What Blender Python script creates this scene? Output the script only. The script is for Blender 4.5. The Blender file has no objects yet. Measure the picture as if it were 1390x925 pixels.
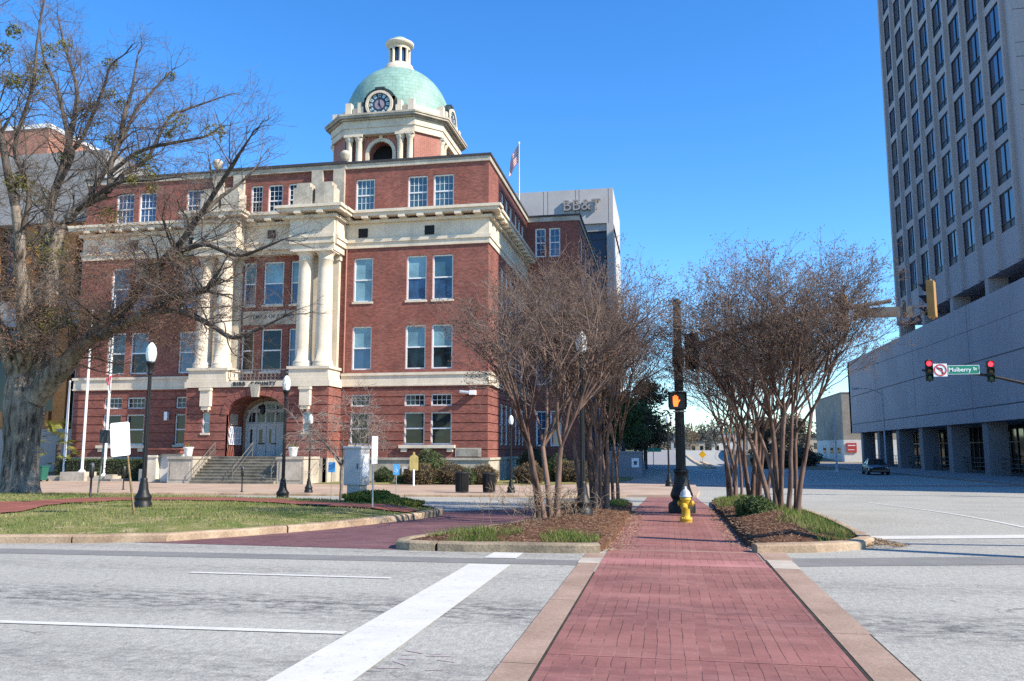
import bpy, bmesh, math, random
from mathutils import Vector, Matrix, noise as mnoise

R = math.radians
sc = bpy.context.scene
COL = sc.collection
PI = math.pi

# ------------------------------------------------------------------ camera
cam_d = bpy.data.cameras.new('camera')
cam = bpy.data.objects.new('camera', cam_d)
COL.objects.link(cam)
cam.location = (0, 0, 1.65)
cam.rotation_euler = (R(97.49), 0, R(10.56))
cam_d.sensor_width = 36.0
cam_d.lens = 29.06
cam_d.clip_start = 0.1
cam_d.clip_end = 5000
sc.camera = cam

# ------------------------------------------------------------------ sky, sun, exposure
SUN_EL, SUN_AZ = 37.0, 107.0            # azimuth clockwise from +Y
world = bpy.data.worlds.new('World')
sc.world = world
world.use_nodes = True
wn, wl = world.node_tree.nodes, world.node_tree.links
sky = wn.new('ShaderNodeTexSky')
sky.sky_type = 'NISHITA'
sky.sun_disc = False
sky.sun_elevation = R(SUN_EL)
sky.sun_rotation = R(SUN_AZ)
sky.air_density = 1.0
sky.dust_density = 0.0
sky.ozone_density = 3.0
hsv = wn.new('ShaderNodeHueSaturation')
hsv.inputs['Hue'].default_value = 0.503
hsv.inputs['Saturation'].default_value = 1.28
hsv.inputs['Value'].default_value = 1.0
wl.new(sky.outputs[0], hsv.inputs['Color'])
tint = wn.new('ShaderNodeVectorMath'); tint.operation = 'MULTIPLY'
tint.inputs[1].default_value = (0.82, 0.99, 1.10)
wl.new(hsv.outputs[0], tint.inputs[0])
wl.new(tint.outputs[0], wn['Background'].inputs[0])
wn['Background'].inputs[1].default_value = 0.15
world.cycles.sampling_method = 'MANUAL'
world.cycles.sample_map_resolution = 1024

sun_d = bpy.data.lights.new('sun', 'SUN')
sun_d.energy = 5.0
sun_d.angle = R(0.53)
sun_d.color = (1.0, 0.905, 0.77)
sun = bpy.data.objects.new('sun', sun_d)
COL.objects.link(sun)
sd = Vector((math.sin(R(SUN_AZ)) * math.cos(R(SUN_EL)), math.cos(R(SUN_AZ)) * math.cos(R(SUN_EL)), math.sin(R(SUN_EL))))
sun.rotation_euler = sd.to_track_quat('Z', 'Y').to_euler()
sun.location = (40, -15, 60)

sc.view_settings.view_transform = 'Standard'
sc.view_settings.look = 'None'
sc.view_settings.gamma = 1.0
sc.view_settings.use_curve_mapping = False
sc.view_settings.exposure = 0.80
sc.cycles.max_bounces = 6
sc.cycles.diffuse_bounces = 2
sc.cycles.glossy_bounces = 3
sc.cycles.transmission_bounces = 4
sc.cycles.transparent_max_bounces = 8
sc.cycles.use_denoising = False
sc.cycles.use_adaptive_sampling = False
sc.cycles.sample_clamp_indirect = 4.0

# ------------------------------------------------------------------ terrain
def smooth(a, b, x):
    t = min(1.0, max(0.0, (x - a) / (b - a)))
    return t * t * (3 - 2 * t)

def gz(y):
    """height of the ground: level near the viewer, a dip at the courthouse, a rise to the far bridge"""
    return -0.65 * smooth(18, 44, y) + 2.0 * smooth(140, 215, y) - 3.0 * smooth(220, 320, y)

# ------------------------------------------------------------------ materials
MATS = {}
def new_mat(name):
    m = bpy.data.materials.new(name)
    m.use_nodes = True
    nt = m.node_tree
    b = nt.nodes['Principled BSDF']
    return m, nt, nt.nodes, nt.links, b

def lin(nt, a, b, fac, mode='MIX'):
    n = nt.nodes.new('ShaderNodeMix')
    n.data_type = 'RGBA'
    n.blend_type = mode
    for sock, v in ((n.inputs[0], fac), (n.inputs[6], a), (n.inputs[7], b)):
        if hasattr(v, 'links') or hasattr(v, 'is_linked'):
            nt.links.new(v, sock)
        elif isinstance(v, (int, float)):
            sock.default_value = v
        else:
            sock.default_value = (*v, 1)
    return n.outputs[2]

def ramp(nt, src, p0, p1, lo=0.0, hi=1.0):
    n = nt.nodes.new('ShaderNodeMapRange')
    n.inputs[1].default_value, n.inputs[2].default_value = p0, p1
    n.inputs[3].default_value, n.inputs[4].default_value = lo, hi
    nt.links.new(src, n.inputs[0])
    return n.outputs[0]

def noise(nt, vec, scale, detail=3, rough=.55):
    n = nt.nodes.new('ShaderNodeTexNoise')
    n.inputs['Scale'].default_value = scale
    n.inputs['Detail'].default_value = detail
    n.inputs['Roughness'].default_value = rough
    if vec is not None:
        nt.links.new(vec, n.inputs['Vector'])
    return n.outputs['Fac']

def mapping(nt, vec, scale=(1, 1, 1), loc=(0, 0, 0), rot=(0, 0, 0)):
    n = nt.nodes.new('ShaderNodeMapping')
    n.inputs['Scale'].default_value = scale
    n.inputs['Location'].default_value = loc
    n.inputs['Rotation'].default_value = rot
    nt.links.new(vec, n.inputs['Vector'])
    return n.outputs[0]

def bump(nt, b, src, strength=.3, dist=.02):
    n = nt.nodes.new('ShaderNodeBump')
    n.inputs['Strength'].default_value = strength
    n.inputs['Distance'].default_value = dist
    nt.links.new(src, n.inputs['Height'])
    nt.links.new(n.outputs[0], b.inputs['Normal'])

def world_pos(nt):
    return nt.nodes.new('ShaderNodeNewGeometry').outputs['Position']

def mat(name, col, rough=.75, var=.18, scale=2.0, fine=0.0, fscale=30.0, col2=None, metallic=0.0, spec=.4, bmp=0.0, obj=False, emit=None, estr=1.0, coat=0.0, streak=0.0):
    """two-scale weathered colour"""
    if name in MATS:
        return MATS[name]
    m, nt, N, L, b = new_mat(name)
    p = nt.nodes.new('ShaderNodeTexCoord').outputs['Object'] if obj else world_pos(nt)
    a = tuple(max(0, c * (1 - var)) for c in col)
    c2 = col2 if col2 else tuple(min(1, c * (1 + var)) for c in col)
    f = ramp(nt, noise(nt, p, scale, 4), .3, .7)
    c = lin(nt, a, c2, f)
    if fine > 0:
        f2 = ramp(nt, noise(nt, p, fscale, 3, .7), .3, .7, 1 - fine, 1 + fine)
        mm = N.new('ShaderNodeVectorMath'); mm.operation = 'SCALE'
        L.new(c, mm.inputs[0]); L.new(f2, mm.inputs['Scale'])
        c = mm.outputs[0]
    if streak:
        f3 = ramp(nt, noise(nt, mapping(nt, p, (1, 1, .07)), 1.6, 6, .7), .5, .75, 1, 1 - streak)
        mm = N.new('ShaderNodeVectorMath'); mm.operation = 'SCALE'
        L.new(c, mm.inputs[0]); L.new(f3, mm.inputs['Scale'])
        c = mm.outputs[0]
    L.new(c, b.inputs['Base Color'])
    b.inputs['Roughness'].default_value = rough
    b.inputs['Metallic'].default_value = metallic
    b.inputs['Specular IOR Level'].default_value = spec
    b.inputs['Coat Weight'].default_value = coat
    if bmp:
        bump(nt, b, noise(nt, p, fscale, 4), bmp, .02)
    if emit:
        m.cycles.emission_sampling = 'NONE'
        b.inputs['Emission Color'].default_value = (*emit, 1)
        b.inputs['Emission Strength'].default_value = estr
    MATS[name] = m
    return m

def wall_uv(nt):
    """u along the wall whichever way it faces, v up"""
    g = nt.nodes.new('ShaderNodeNewGeometry')
    sp = nt.nodes.new('ShaderNodeSeparateXYZ'); nt.links.new(g.outputs['Position'], sp.inputs[0])
    sn = nt.nodes.new('ShaderNodeSeparateXYZ'); nt.links.new(g.outputs['True Normal'], sn.inputs[0])
    ab = nt.nodes.new('ShaderNodeMath'); ab.operation = 'ABSOLUTE'; nt.links.new(sn.outputs[0], ab.inputs[0])
    gt = nt.nodes.new('ShaderNodeMath'); gt.operation = 'GREATER_THAN'; nt.links.new(ab.outputs[0], gt.inputs[0]); gt.inputs[1].default_value = .6
    mx = nt.nodes.new('ShaderNodeMix'); nt.links.new(gt.outputs[0], mx.inputs[0]); nt.links.new(sp.outputs[0], mx.inputs[2]); nt.links.new(sp.outputs[1], mx.inputs[3])
    cb = nt.nodes.new('ShaderNodeCombineXYZ'); nt.links.new(mx.outputs[0], cb.inputs[0]); nt.links.new(sp.outputs[2], cb.inputs[1])
    return cb.outputs[0], g.outputs['Position']

def brick_mat(name, c1, c2, mortar, bw=.24, rh=.085, ms=.012):
    if name in MATS:
        return MATS[name]
    m, nt, N, L, b = new_mat(name)
    uv, pos = wall_uv(nt)
    t = N.new('ShaderNodeTexBrick')
    t.inputs['Scale'].default_value = 1
    t.inputs['Brick Width'].default_value = bw
    t.inputs['Row Height'].default_value = rh
    t.inputs['Mortar Size'].default_value = ms
    t.inputs['Mortar Smooth'].default_value = .2
    t.inputs['Bias'].default_value = -.1
    t.inputs['Color1'].default_value = (*c1, 1)
    t.inputs['Color2'].default_value = (*c2, 1)
    t.inputs['Mortar'].default_value = (*mortar, 1)
    L.new(uv, t.inputs['Vector'])
    f = ramp(nt, noise(nt, pos, .5, 5, .6), .3, .7, .78, 1.2)
    f2 = ramp(nt, noise(nt, mapping(nt, uv, (4.2, 11.7, 1)), 1.0, 2, .8), .3, .7, .8, 1.22)
    mul = N.new('ShaderNodeMath'); mul.operation = 'MULTIPLY'; L.new(f, mul.inputs[0]); L.new(f2, mul.inputs[1])
    vm = N.new('ShaderNodeVectorMath'); vm.operation = 'SCALE'; L.new(t.outputs['Color'], vm.inputs[0]); L.new(mul.outputs[0], vm.inputs['Scale'])
    L.new(vm.outputs[0], b.inputs['Base Color'])
    b.inputs['Roughness'].default_value = .85
    b.inputs['Specular IOR Level'].default_value = .25
    bump(nt, b, t.outputs['Fac'], -.06, .008)
    MATS[name] = m
    return m

def asphalt_mat():
    m, nt, N, L, b = new_mat('worn_asphalt')
    p = world_pos(nt)
    base = lin(nt, (.32, .312, .272), (.39, .381, .335), ramp(nt, noise(nt, p, .35, 5), .3, .7))
    # aggregate speckle
    sp = ramp(nt, noise(nt, p, 55, 4, .8), .34, .66, .62, 1.34)
    vm = N.new('ShaderNodeVectorMath'); vm.operation = 'SCALE'; L.new(base, vm.inputs[0]); L.new(sp, vm.inputs['Scale'])
    c = vm.outputs[0]
    sp2 = ramp(nt, noise(nt, mapping(nt, p, (1, .55, 1)), 16, 6, .85), .32, .68, .66, 1.32)
    vm = N.new('ShaderNodeVectorMath'); vm.operation = 'SCALE'; L.new(c, vm.inputs[0]); L.new(sp2, vm.inputs['Scale']); c = vm.outputs[0]
    v = N.new('ShaderNodeTexVoronoi'); v.inputs['Scale'].default_value = 42; L.new(p, v.inputs['Vector'])
    dk = ramp(nt, v.outputs['Distance'], .10, .22, .55, 1)
    vm = N.new('ShaderNodeVectorMath'); vm.operation = 'SCALE'; L.new(c, vm.inputs[0]); L.new(dk, vm.inputs['Scale']); c = vm.outputs[0]
    sep = N.new('ShaderNodeSeparateXYZ'); L.new(p, sep.inputs[0])
    # tyre and oil streaks running along the cross street
    st = noise(nt, mapping(nt, p, (1.3, 3.0, 1)), 2.2, 8, .85)
    st = ramp(nt, st, .45, .60)
    wear = ramp(nt, noise(nt, mapping(nt, p, (2.4, 4.6, 1), (4, 2, 0)), 2.8, 8, .85), .55, .70, 0, .42)
    c = lin(nt, c, (.13, .13, .132), wear)
    def band(center, width):
        d = N.new('ShaderNodeMath'); d.operation = 'SUBTRACT'; L.new(sep.outputs[1], d.inputs[0]); d.inputs[1].default_value = center
        a = N.new('ShaderNodeMath'); a.operation = 'ABSOLUTE'; L.new(d.outputs[0], a.inputs[0])
        return ramp(nt, a.outputs[0], width * .25, width, 1, 0)
    for cy, w, k in ((8.6, .95, .95), (6.1, .7, .5), (10.9, .6, .4), (13.2, .5, .5), (16.0, 1.6, .35)):
        mul = N.new('ShaderNodeMath'); mul.operation = 'MULTIPLY'; L.new(st, mul.inputs[0]); L.new(band(cy, w), mul.inputs[1])
        m2 = N.new('ShaderNodeMath'); m2.operation = 'MULTIPLY'; L.new(mul.outputs[0], m2.inputs[0]); m2.inputs[1].default_value = k
        c = lin(nt, c, (.07, .068, .072), m2.outputs[0])
    # thin cracks
    wob = N.new('ShaderNodeVectorMath'); wob.operation = 'MULTIPLY_ADD'
    nz = N.new('ShaderNodeTexNoise'); nz.inputs['Scale'].default_value = 1.4; nz.inputs['Detail'].default_value = 5; L.new(p, nz.inputs['Vector'])
    L.new(nz.outputs['Color'], wob.inputs[0]); wob.inputs[1].default_value = (1.2, 1.2, 0); L.new(p, wob.inputs[2])
    cr = N.new('ShaderNodeTexVoronoi'); cr.feature = 'DISTANCE_TO_EDGE'; cr.inputs['Scale'].default_value = .23; L.new(wob.outputs[0], cr.inputs['Vector'])
    ck = ramp(nt, cr.outputs['Distance'], .0008, .0035, .5, 0)
    gate = ramp(nt, noise(nt, p, 1.1, 4), .5, .6)
    mul = N.new('ShaderNodeMath'); mul.operation = 'MULTIPLY'; L.new(ck, mul.inputs[0]); L.new(gate, mul.inputs[1])
    c = lin(nt, c, (.06, .058, .055), mul.outputs[0])
    L.new(c, b.inputs['Base Color'])
    b.inputs['Roughness'].default_value = .88
    b.inputs['Specular IOR Level'].default_value = .25
    bump(nt, b, noise(nt, p, 60, 4, .8), .35, .01)
    MATS['asphalt'] = m
    return m

def paver_mat(name, c1, c2, mortar, along_y=True, bw=.30, rh=.112, ms=.006, blot=(.2, .06, .07)):
    m, nt, N, L, b = new_mat(name)
    p = world_pos(nt)
    v = mapping(nt, p, (1, 1, 1), (0, 0, 0), (0, 0, PI / 2)) if along_y else p
    t = N.new('ShaderNodeTexBrick')
    t.inputs['Scale'].default_value = 1
    t.inputs['Brick Width'].default_value = bw
    t.inputs['Row Height'].default_value = rh
    t.inputs['Mortar Size'].default_value = ms
    t.inputs['Mortar Smooth'].default_value = .3
    t.inputs['Color1'].default_value = (*c1, 1)
    t.inputs['Color2'].default_value = (*c2, 1)
    t.inputs['Mortar'].default_value = (*mortar, 1)
    wob = N.new('ShaderNodeVectorMath'); wob.operation = 'MULTIPLY_ADD'
    nz = N.new('ShaderNodeTexNoise'); nz.inputs['Scale'].default_value = 2.5; L.new(p, nz.inputs['Vector'])
    L.new(nz.outputs['Color'], wob.inputs[0]); wob.inputs[1].default_value = (.03, .03, 0); L.new(v, wob.inputs[2])
    L.new(lin(nt, mortar, tuple(min(1, x * 1.2 + .04) for x in c1), ramp(nt, noise(nt, p, 1.9, 4, .7), .47, .6)), t.inputs['Mortar'])
    L.new(wob.outputs[0], t.inputs['Vector'])
    f = ramp(nt, noise(nt, mapping(nt, p, (1, 1.8, 1)), .9, 5, .65), .3, .7, .78, 1.2)
    f2 = ramp(nt, noise(nt, p, 45, 3, .7), .3, .7, .86, 1.14)
    mul = N.new('ShaderNodeMath'); mul.operation = 'MULTIPLY'; L.new(f, mul.inputs[0]); L.new(f2, mul.inputs[1])
    vm = N.new('ShaderNodeVectorMath'); vm.operation = 'SCALE'; L.new(t.outputs['Color'], vm.inputs[0]); L.new(mul.outputs[0], vm.inputs['Scale'])
    c = lin(nt, vm.outputs[0], blot, ramp(nt, noise(nt, mapping(nt, p, (.5, 1.6, 1), (3, 1, 0)), 1.1, 5, .7), .55, .75, 0, .45))
    # the panel joints of the stamped paving, every 2.4 m
    t2 = N.new('ShaderNodeTexBrick'); t2.inputs['Scale'].default_value = 1
    t2.inputs['Brick Width'].default_value = .24; t2.inputs['Row Height'].default_value = rh; t2.inputs['Mortar Size'].default_value = .004
    t2.inputs['Color1'].default_value = (1.05, 1.05, 1.05, 1); t2.inputs['Color2'].default_value = (.93, .93, .93, 1); t2.inputs['Mortar'].default_value = (.84, .84, .84, 1)
    L.new(wob.outputs[0], t2.inputs['Vector'])
    c = lin(nt, c, t2.outputs['Color'], 1.0, 'MULTIPLY')
    # scuffed, bleached wheel tracks across the crossing
    bl = ramp(nt, noise(nt, mapping(nt, p, (.45, 1.5, 1), (9, 4, 0)), 1.3, 6, .7), .5, .72, 0, .38)
    c = lin(nt, c, tuple(min(1, x * 1.25 + .07) for x in c1), bl)
    # tyre grime where the lanes cross
    sy = N.new('ShaderNodeSeparateXYZ'); L.new(p, sy.inputs[0])
    grime = ramp(nt, noise(nt, mapping(nt, p, (1.1, 3.0, 1)), 2.2, 8, .85), .42, .62)
    for cy, w, k in ((8.7, 1.1, .6), (6.4, .6, .35), (10.8, .7, .35), (4.2, .8, .3)) if along_y else ():
        d = N.new('ShaderNodeMath'); d.operation = 'SUBTRACT'; L.new(sy.outputs[1], d.inputs[0]); d.inputs[1].default_value = cy
        a = N.new('ShaderNodeMath'); a.operation = 'ABSOLUTE'; L.new(d.outputs[0], a.inputs[0])
        q = N.new('ShaderNodeMath'); q.operation = 'MULTIPLY'; L.new(grime, q.inputs[0]); L.new(ramp(nt, a.outputs[0], w * .2, w, k, 0), q.inputs[1])
        c = lin(nt, c, (.075, .036, .036), q.outputs[0])
    L.new(c, b.inputs['Base Color'])
    b.inputs['Roughness'].default_value = .75
    b.inputs['Specular IOR Level'].default_value = .3
    bump(nt, b, t.outputs['Fac'], -.5, .008)
    MATS[name] = m
    return m

def ground_mix_mat(name, cols, scale=1.2, fine=.35, fscale=40, bmp=.6):
    """patchy natural ground: three colours by noise"""
    m, nt, N, L, b = new_mat(name)
    p = world_pos(nt)
    c = lin(nt, cols[0], cols[1], ramp(nt, noise(nt, p, scale, 5, .65), .38, .62))
    c = lin(nt, c, cols[2], ramp(nt, noise(nt, mapping(nt, p, (1, 1, 1), (7, 3, 0)), scale * 2.7, 4, .7), .52, .68))
    f2 = ramp(nt, noise(nt, p, fscale, 4, .8), .3, .7, 1 - fine, 1 + fine)
    vm = N.new('ShaderNodeVectorMath'); vm.operation = 'SCALE'; L.new(c, vm.inputs[0]); L.new(f2, vm.inputs['Scale'])
    L.new(vm.outputs[0], b.inputs['Base Color'])
    b.inputs['Roughness'].default_value = .95
    b.inputs['Specular IOR Level'].default_value = .1
    bump(nt, b, noise(nt, p, fscale, 4, .8), bmp, .04)
    MATS[name] = m
    return m

def glass_mat(name, col, rough=.03, ior=1.7, wav=.0):
    if name in MATS:
        return MATS[name]
    m, nt, N, L, b = new_mat(name)
    p = world_pos(nt)
    c = lin(nt, tuple(x * .6 for x in col), tuple(x * 1.4 for x in col), ramp(nt, noise(nt, p, .6, 3), .3, .7))
    L.new(c, b.inputs['Base Color'])
    b.inputs['Roughness'].default_value = rough
    b.inputs['IOR'].default_value = ior
    b.inputs['Specular IOR Level'].default_value = .6
    if wav:
        bump(nt, b, noise(nt, p, 1.3, 2), wav, .02)
    MATS[name] = m
    return m

def bark_mat(name, c1, c2, scale=6.0, bmp=.6):
    m, nt, N, L, b = new_mat(name)
    p = nt.nodes.new('ShaderNodeTexCoord').outputs['Object']
    v = mapping(nt, p, (1, 1, .16))
    n1 = noise(nt, v, scale, 6, .7)
    c = lin(nt, c1, c2, ramp(nt, n1, .38, .62))
    c = lin(nt, c, tuple(x * 1.25 for x in c2), ramp(nt, noise(nt, p, scale * .3, 3), .5, .75, 0, .6))
    L.new(c, b.inputs['Base Color'])
    b.inputs['Roughness'].default_value = .9
    b.inputs['Specular IOR Level'].default_value = .15
    bump(nt, b, n1, bmp, .05)
    MATS[name] = m
    return m

ASPHALT = asphalt_mat()
PATCH = mat('dark_asphalt_patch', (.185, .181, .17), .9, .12, 1.5, .3, 55, bmp=.3)
def paint_mat():
    """worn thermoplastic: greyed, cracked across, the stone showing through at places"""
    m, nt, N, L, b = new_mat('road_paint')
    p = world_pos(nt)
    c = lin(nt, (.52, .51, .465), (.60, .59, .54), ramp(nt, noise(nt, p, 2.2, 5), .3, .7))
    c = lin(nt, c, (.31, .31, .30), ramp(nt, noise(nt, p, 7, 8, .9), .54, .66, 0, .85))
    c = lin(nt, c, (.34, .335, .32), ramp(nt, noise(nt, mapping(nt, p, (3, 14, 1)), 2.0, 6, .75), .60, .70, 0, .7))
    L.new(c, b.inputs['Base Color']); b.inputs['Roughness'].default_value = .75
    b.inputs['Specular IOR Level'].default_value = .2
    bump(nt, b, noise(nt, p, 60, 4, .8), .3, .01)
    return m
WHITE_LINE = paint_mat()
PAVER = paver_mat('red_paving', (.275, .122, .102), (.242, .102, .087), (.10, .045, .04), bw=40.0, ms=.0045, blot=(.17, .06, .062))
PAVER_PALE = paver_mat('pale_red_paving', (.38, .165, .15), (.34, .145, .135), (.22, .09, .085), bw=40.0, ms=.0045, blot=(.31, .13, .12))
PAVER_DRIVE = paver_mat('driveway_paving', (.155, .075, .078), (.125, .058, .062), (.09, .048, .05), along_y=False, blot=(.13, .055, .06))  # tone darkened partly for the tree shade lying on it
PATH_BRICK = paver_mat('path_paving', (.27, .088, .055), (.22, .07, .048), (.16, .07, .05), along_y=False, bw=.2, rh=.1)
TAN = mat('tan_concrete', (.285, .19, .135), .85, .14, 1.4, .2, 40, col2=(.36, .255, .19), bmp=.15)
SIDEWALK = mat('tan_sidewalk', (.37, .27, .195), .85, .12, .5, .14, 30, col2=(.46, .345, .26))
CURBSTONE = mat('curb_concrete', (.34, .23, .145), .9, .3, 1.6, .25, 25, col2=(.44, .33, .22), bmp=.3)
OLDCURB = mat('old_curb', (.24, .19, .13), .9, .4, 2.2, .3, 25, col2=(.34, .27, .18), bmp=.4)
GROUND = ground_mix_mat('far_ground', ((.13, .12, .075), (.10, .115, .05), (.17, .15, .10)), .05)
LAWN = ground_mix_mat('winter_lawn', ((.21, .195, .075), (.115, .15, .04), (.34, .28, .155)), .8, .4, 30)
LAWN2 = ground_mix_mat('courthouse_lawn', ((.24, .22, .09), (.17, .18, .06), (.33, .28, .15)), .7, .4, 30)
MULCH = ground_mix_mat('bark_mulch', ((.15, .075, .045), (.10, .05, .032), (.24, .15, .09)), 2.0, .5, 24, 1.0)
BRICK = brick_mat('red_brick', (.325, .105, .076), (.19, .060, .045), (.14, .082, .068), .27, .098, .016)  # mortar tone holds the shade of the raked joints
BRICK_T = brick_mat('tower_brick', (.36, .12, .085), (.30, .095, .07), (.40, .29, .24), .3, .1)
STONE = mat('limestone', (.62, .53, .40), .85, .10, .8, .10, 12, col2=(.72, .625, .485), streak=.22)
STONE_W = mat('weathered_limestone', (.40, .36, .29), .9, .25, .9, .2, 10, col2=(.52, .46, .37), streak=.3)
STEPSTONE = mat('step_stone', (.17, .15, .115), .9, .25, 1.5, .25, 14, col2=(.29, .26, .20))
ROOF = mat('dark_roof_edge', (.045, .042, .045), .7, .2, 2)
WHITEP = mat('white_window_paint', (.70, .71, .70), .5, .06, 2)
GREYP = mat('grey_door_paint', (.40, .44, .45), .5, .08, 2)
G_DARK = glass_mat('dark_window_glass', (.012, .018, .020), .04, 1.42)
G_TEAL = glass_mat('sky_teal_glass', (.045, .10, .13))  # teal base stands in for sky reflected in the pane
G_BLIND = glass_mat('blind_and_sky_glass', (.17, .30, .34), .06, 1.6)  # pale blind with the reflected sky tinted into its colour
G_BLUE = glass_mat('sky_blue_glass', (.03, .065, .13))  # blue base carries the reflected sky
G_TOWER = glass_mat('tower_glass', (.012, .020, .045), .02, 1.9, .02)
G_SHOP = glass_mat('shop_glass', (.008, .009, .010), .05, 1.35)  # near-black tone paints the deep shade under the podium
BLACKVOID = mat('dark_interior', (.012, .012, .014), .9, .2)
def copper_mat():
    """patinated sheets in courses round the dome"""
    m, nt, N, L, b = new_mat('copper_green')
    p = world_pos(nt)
    q = mapping(nt, p, (1, 1, 1), (27.3, -80.5, 0))
    s_ = N.new('ShaderNodeSeparateXYZ'); L.new(q, s_.inputs[0])
    at = N.new('ShaderNodeMath'); at.operation = 'ARCTAN2'; L.new(s_.outputs[1], at.inputs[0]); L.new(s_.outputs[0], at.inputs[1])
    mu = N.new('ShaderNodeMath'); mu.operation = 'MULTIPLY'; mu.inputs[1].default_value = 5.5; L.new(at.outputs[0], mu.inputs[0])
    cb = N.new('ShaderNodeCombineXYZ'); L.new(mu.outputs[0], cb.inputs[0]); L.new(s_.outputs[2], cb.inputs[1])
    t = N.new('ShaderNodeTexBrick'); t.offset = .5
    t.inputs['Scale'].default_value = 1; t.inputs['Brick Width'].default_value = .72; t.inputs['Row Height'].default_value = .46
    t.inputs['Mortar Size'].default_value = .025; t.inputs['Color1'].default_value = (.20, .335, .275, 1); t.inputs['Color2'].default_value = (.245, .385, .32, 1); t.inputs['Mortar'].default_value = (.135, .245, .20, 1)
    L.new(cb.outputs[0], t.inputs['Vector'])
    f = ramp(nt, noise(nt, mapping(nt, p, (1, 1, .35)), 1.1, 4), .3, .7, .82, 1.15)
    vm = N.new('ShaderNodeVectorMath'); vm.operation = 'SCALE'; L.new(t.outputs['Color'], vm.inputs[0]); L.new(f, vm.inputs['Scale'])
    L.new(vm.outputs[0], b.inputs['Base Color']); b.inputs['Roughness'].default_value = .6
    bump(nt, b, t.outputs['Fac'], -.3, .03)
    return m
COPPER = copper_mat()
BLACKM = mat('black_cast_iron', (.011, .012, .013), .5, .25, 5, spec=.32)
GREYIRON = mat('grey_cast_iron', (.045, .055, .06), .5, .25, 5, spec=.5)
STEEL = mat('galvanised_steel', (.36, .37, .38), .45, .12, 4, metallic=.6)
WHITEM = mat('white_metal', (.80, .80, .79), .45, .04, 3)
GLOBE = mat('frosted_globe', (.80, .83, .80), .25, .04, 6, spec=.5)

# ------------------------------------------------------------------ mesh building
class MB:
    def __init__(s):
        s.v, s.f, s.s = [], [], []
    def add(s, vs, fs, sm=False):
        o = len(s.v)
        s.v.extend(vs)
        for f in fs:
            s.f.append(tuple(i + o for i in f)); s.s.append(sm)
    def hexa(s, p):                      # 8 corners: 0-3 bottom loop, 4-7 top loop
        s.add(p, [(0, 3, 2, 1), (4, 5, 6, 7), (0, 1, 5, 4), (1, 2, 6, 5), (2, 3, 7, 6), (3, 0, 4, 7)])
    def box(s, x0, x1, y0, y1, z0, z1):
        s.hexa([(x0, y0, z0), (x1, y0, z0), (x1, y1, z0), (x0, y1, z0), (x0, y0, z1), (x1, y0, z1), (x1, y1, z1), (x0, y1, z1)])
    def ubox(s, fr, u0, u1, v0, v1, d0, d1):
        c = [(u0, v0, d1), (u1, v0, d1), (u1, v0, d0), (u0, v0, d0), (u0, v1, d1), (u1, v1, d1), (u1, v1, d0), (u0, v1, d0)]
        s.hexa([fr(*q) for q in c])
    def quad(s, a, b, c, d):
        s.add([a, b, c, d], [(0, 1, 2, 3)])
    def lathe(s, prof, cx=0, cy=0, n=20, a0=0.0, a1=2 * PI, sm=True):
        full = abs(a1 - a0 - 2 * PI) < 1e-6
        m = n if full else n + 1
        vs = []
        for r, z in prof:
            for i in range(m):
                a = a0 + (a1 - a0) * i / n
                vs.append((cx + r * math.cos(a), cy + r * math.sin(a), z))
        fs = []
        for j in range(len(prof) - 1):
            for i in range(n):
                k = (i + 1) % m
                fs.append((j * m + i, j * m + k, (j + 1) * m + k, (j + 1) * m + i))
        s.add(vs, fs, sm)
    def tube(s, pts, rad, n=6, cap=False, sm=True):
        pts = [Vector(p) for p in pts]
        vs, k = [], len(pts)
        up = Vector((0.31, 0.17, .93))
        for i, p in enumerate(pts):
            t = (pts[min(i + 1, k - 1)] - pts[max(i - 1, 0)])
            if t.length < 1e-9: t = Vector((0, 0, 1))
            t.normalize()
            a = t.cross(up)
            if a.length < .15: a = t.cross(Vector((1, 0, 0)))
            a.normalize()
            b = t.cross(a)
            r = rad[i] if isinstance(rad, (list, tuple)) else rad
            for j in range(n):
                w = 2 * PI * j / n
                q = p + a * (r * math.cos(w)) + b * (r * math.sin(w))
                vs.append((q.x, q.y, q.z))
        fs = []
        for i in range(k - 1):
            for j in range(n):
                l = (j + 1) % n
                fs.append((i * n + j, i * n + l, (i + 1) * n + l, (i + 1) * n + j))
        if cap:
            fs.append(tuple(range(n))); fs.append(tuple((k - 1) * n + j for j in range(n)))
        s.add(vs, fs, sm)
    def prism(s, poly, z0, z1):
        n = len(poly)
        vs = [(x, y, z0) for x, y in poly] + [(x, y, z1) for x, y in poly]
        fs = [tuple(range(n))[::-1], tuple(range(n, 2 * n))] + [(i, (i + 1) % n, n + (i + 1) % n, n + i) for i in range(n)]
        s.add(vs, fs)
    def uprism(s, fr, poly, d0, d1):
        n = len(poly)
        vs = [fr(u, v, d0) for u, v in poly] + [fr(u, v, d1) for u, v in poly]
        fs = [tuple(range(n)), tuple(range(n, 2 * n))[::-1]] + [(i, (i + 1) % n, n + (i + 1) % n, n + i) for i in range(n)]
        s.add(vs, fs)
    def build(s, name, m, parent=None, local=True, loc=None):
        me = bpy.data.meshes.new(name)
        off = Vector((0, 0, 0))
        if parent is not None and not local:
            q = parent
            while q is not None:
                off += q.location; q = q.parent
        if loc is not None:
            off = Vector(loc)
        vs = s.v if off.length == 0 else [(x - off.x, y - off.y, z - off.z) for x, y, z in s.v]
        me.from_pydata(vs, [], s.f)
        me.polygons.foreach_set('use_smooth', s.s)
        me.materials.append(m)
        me.update()
        o = bpy.data.objects.new(name, me)
        COL.objects.link(o)
        if parent is not None:
            o.parent = parent
        if loc is not None:
            o.location = loc
        return o

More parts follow.
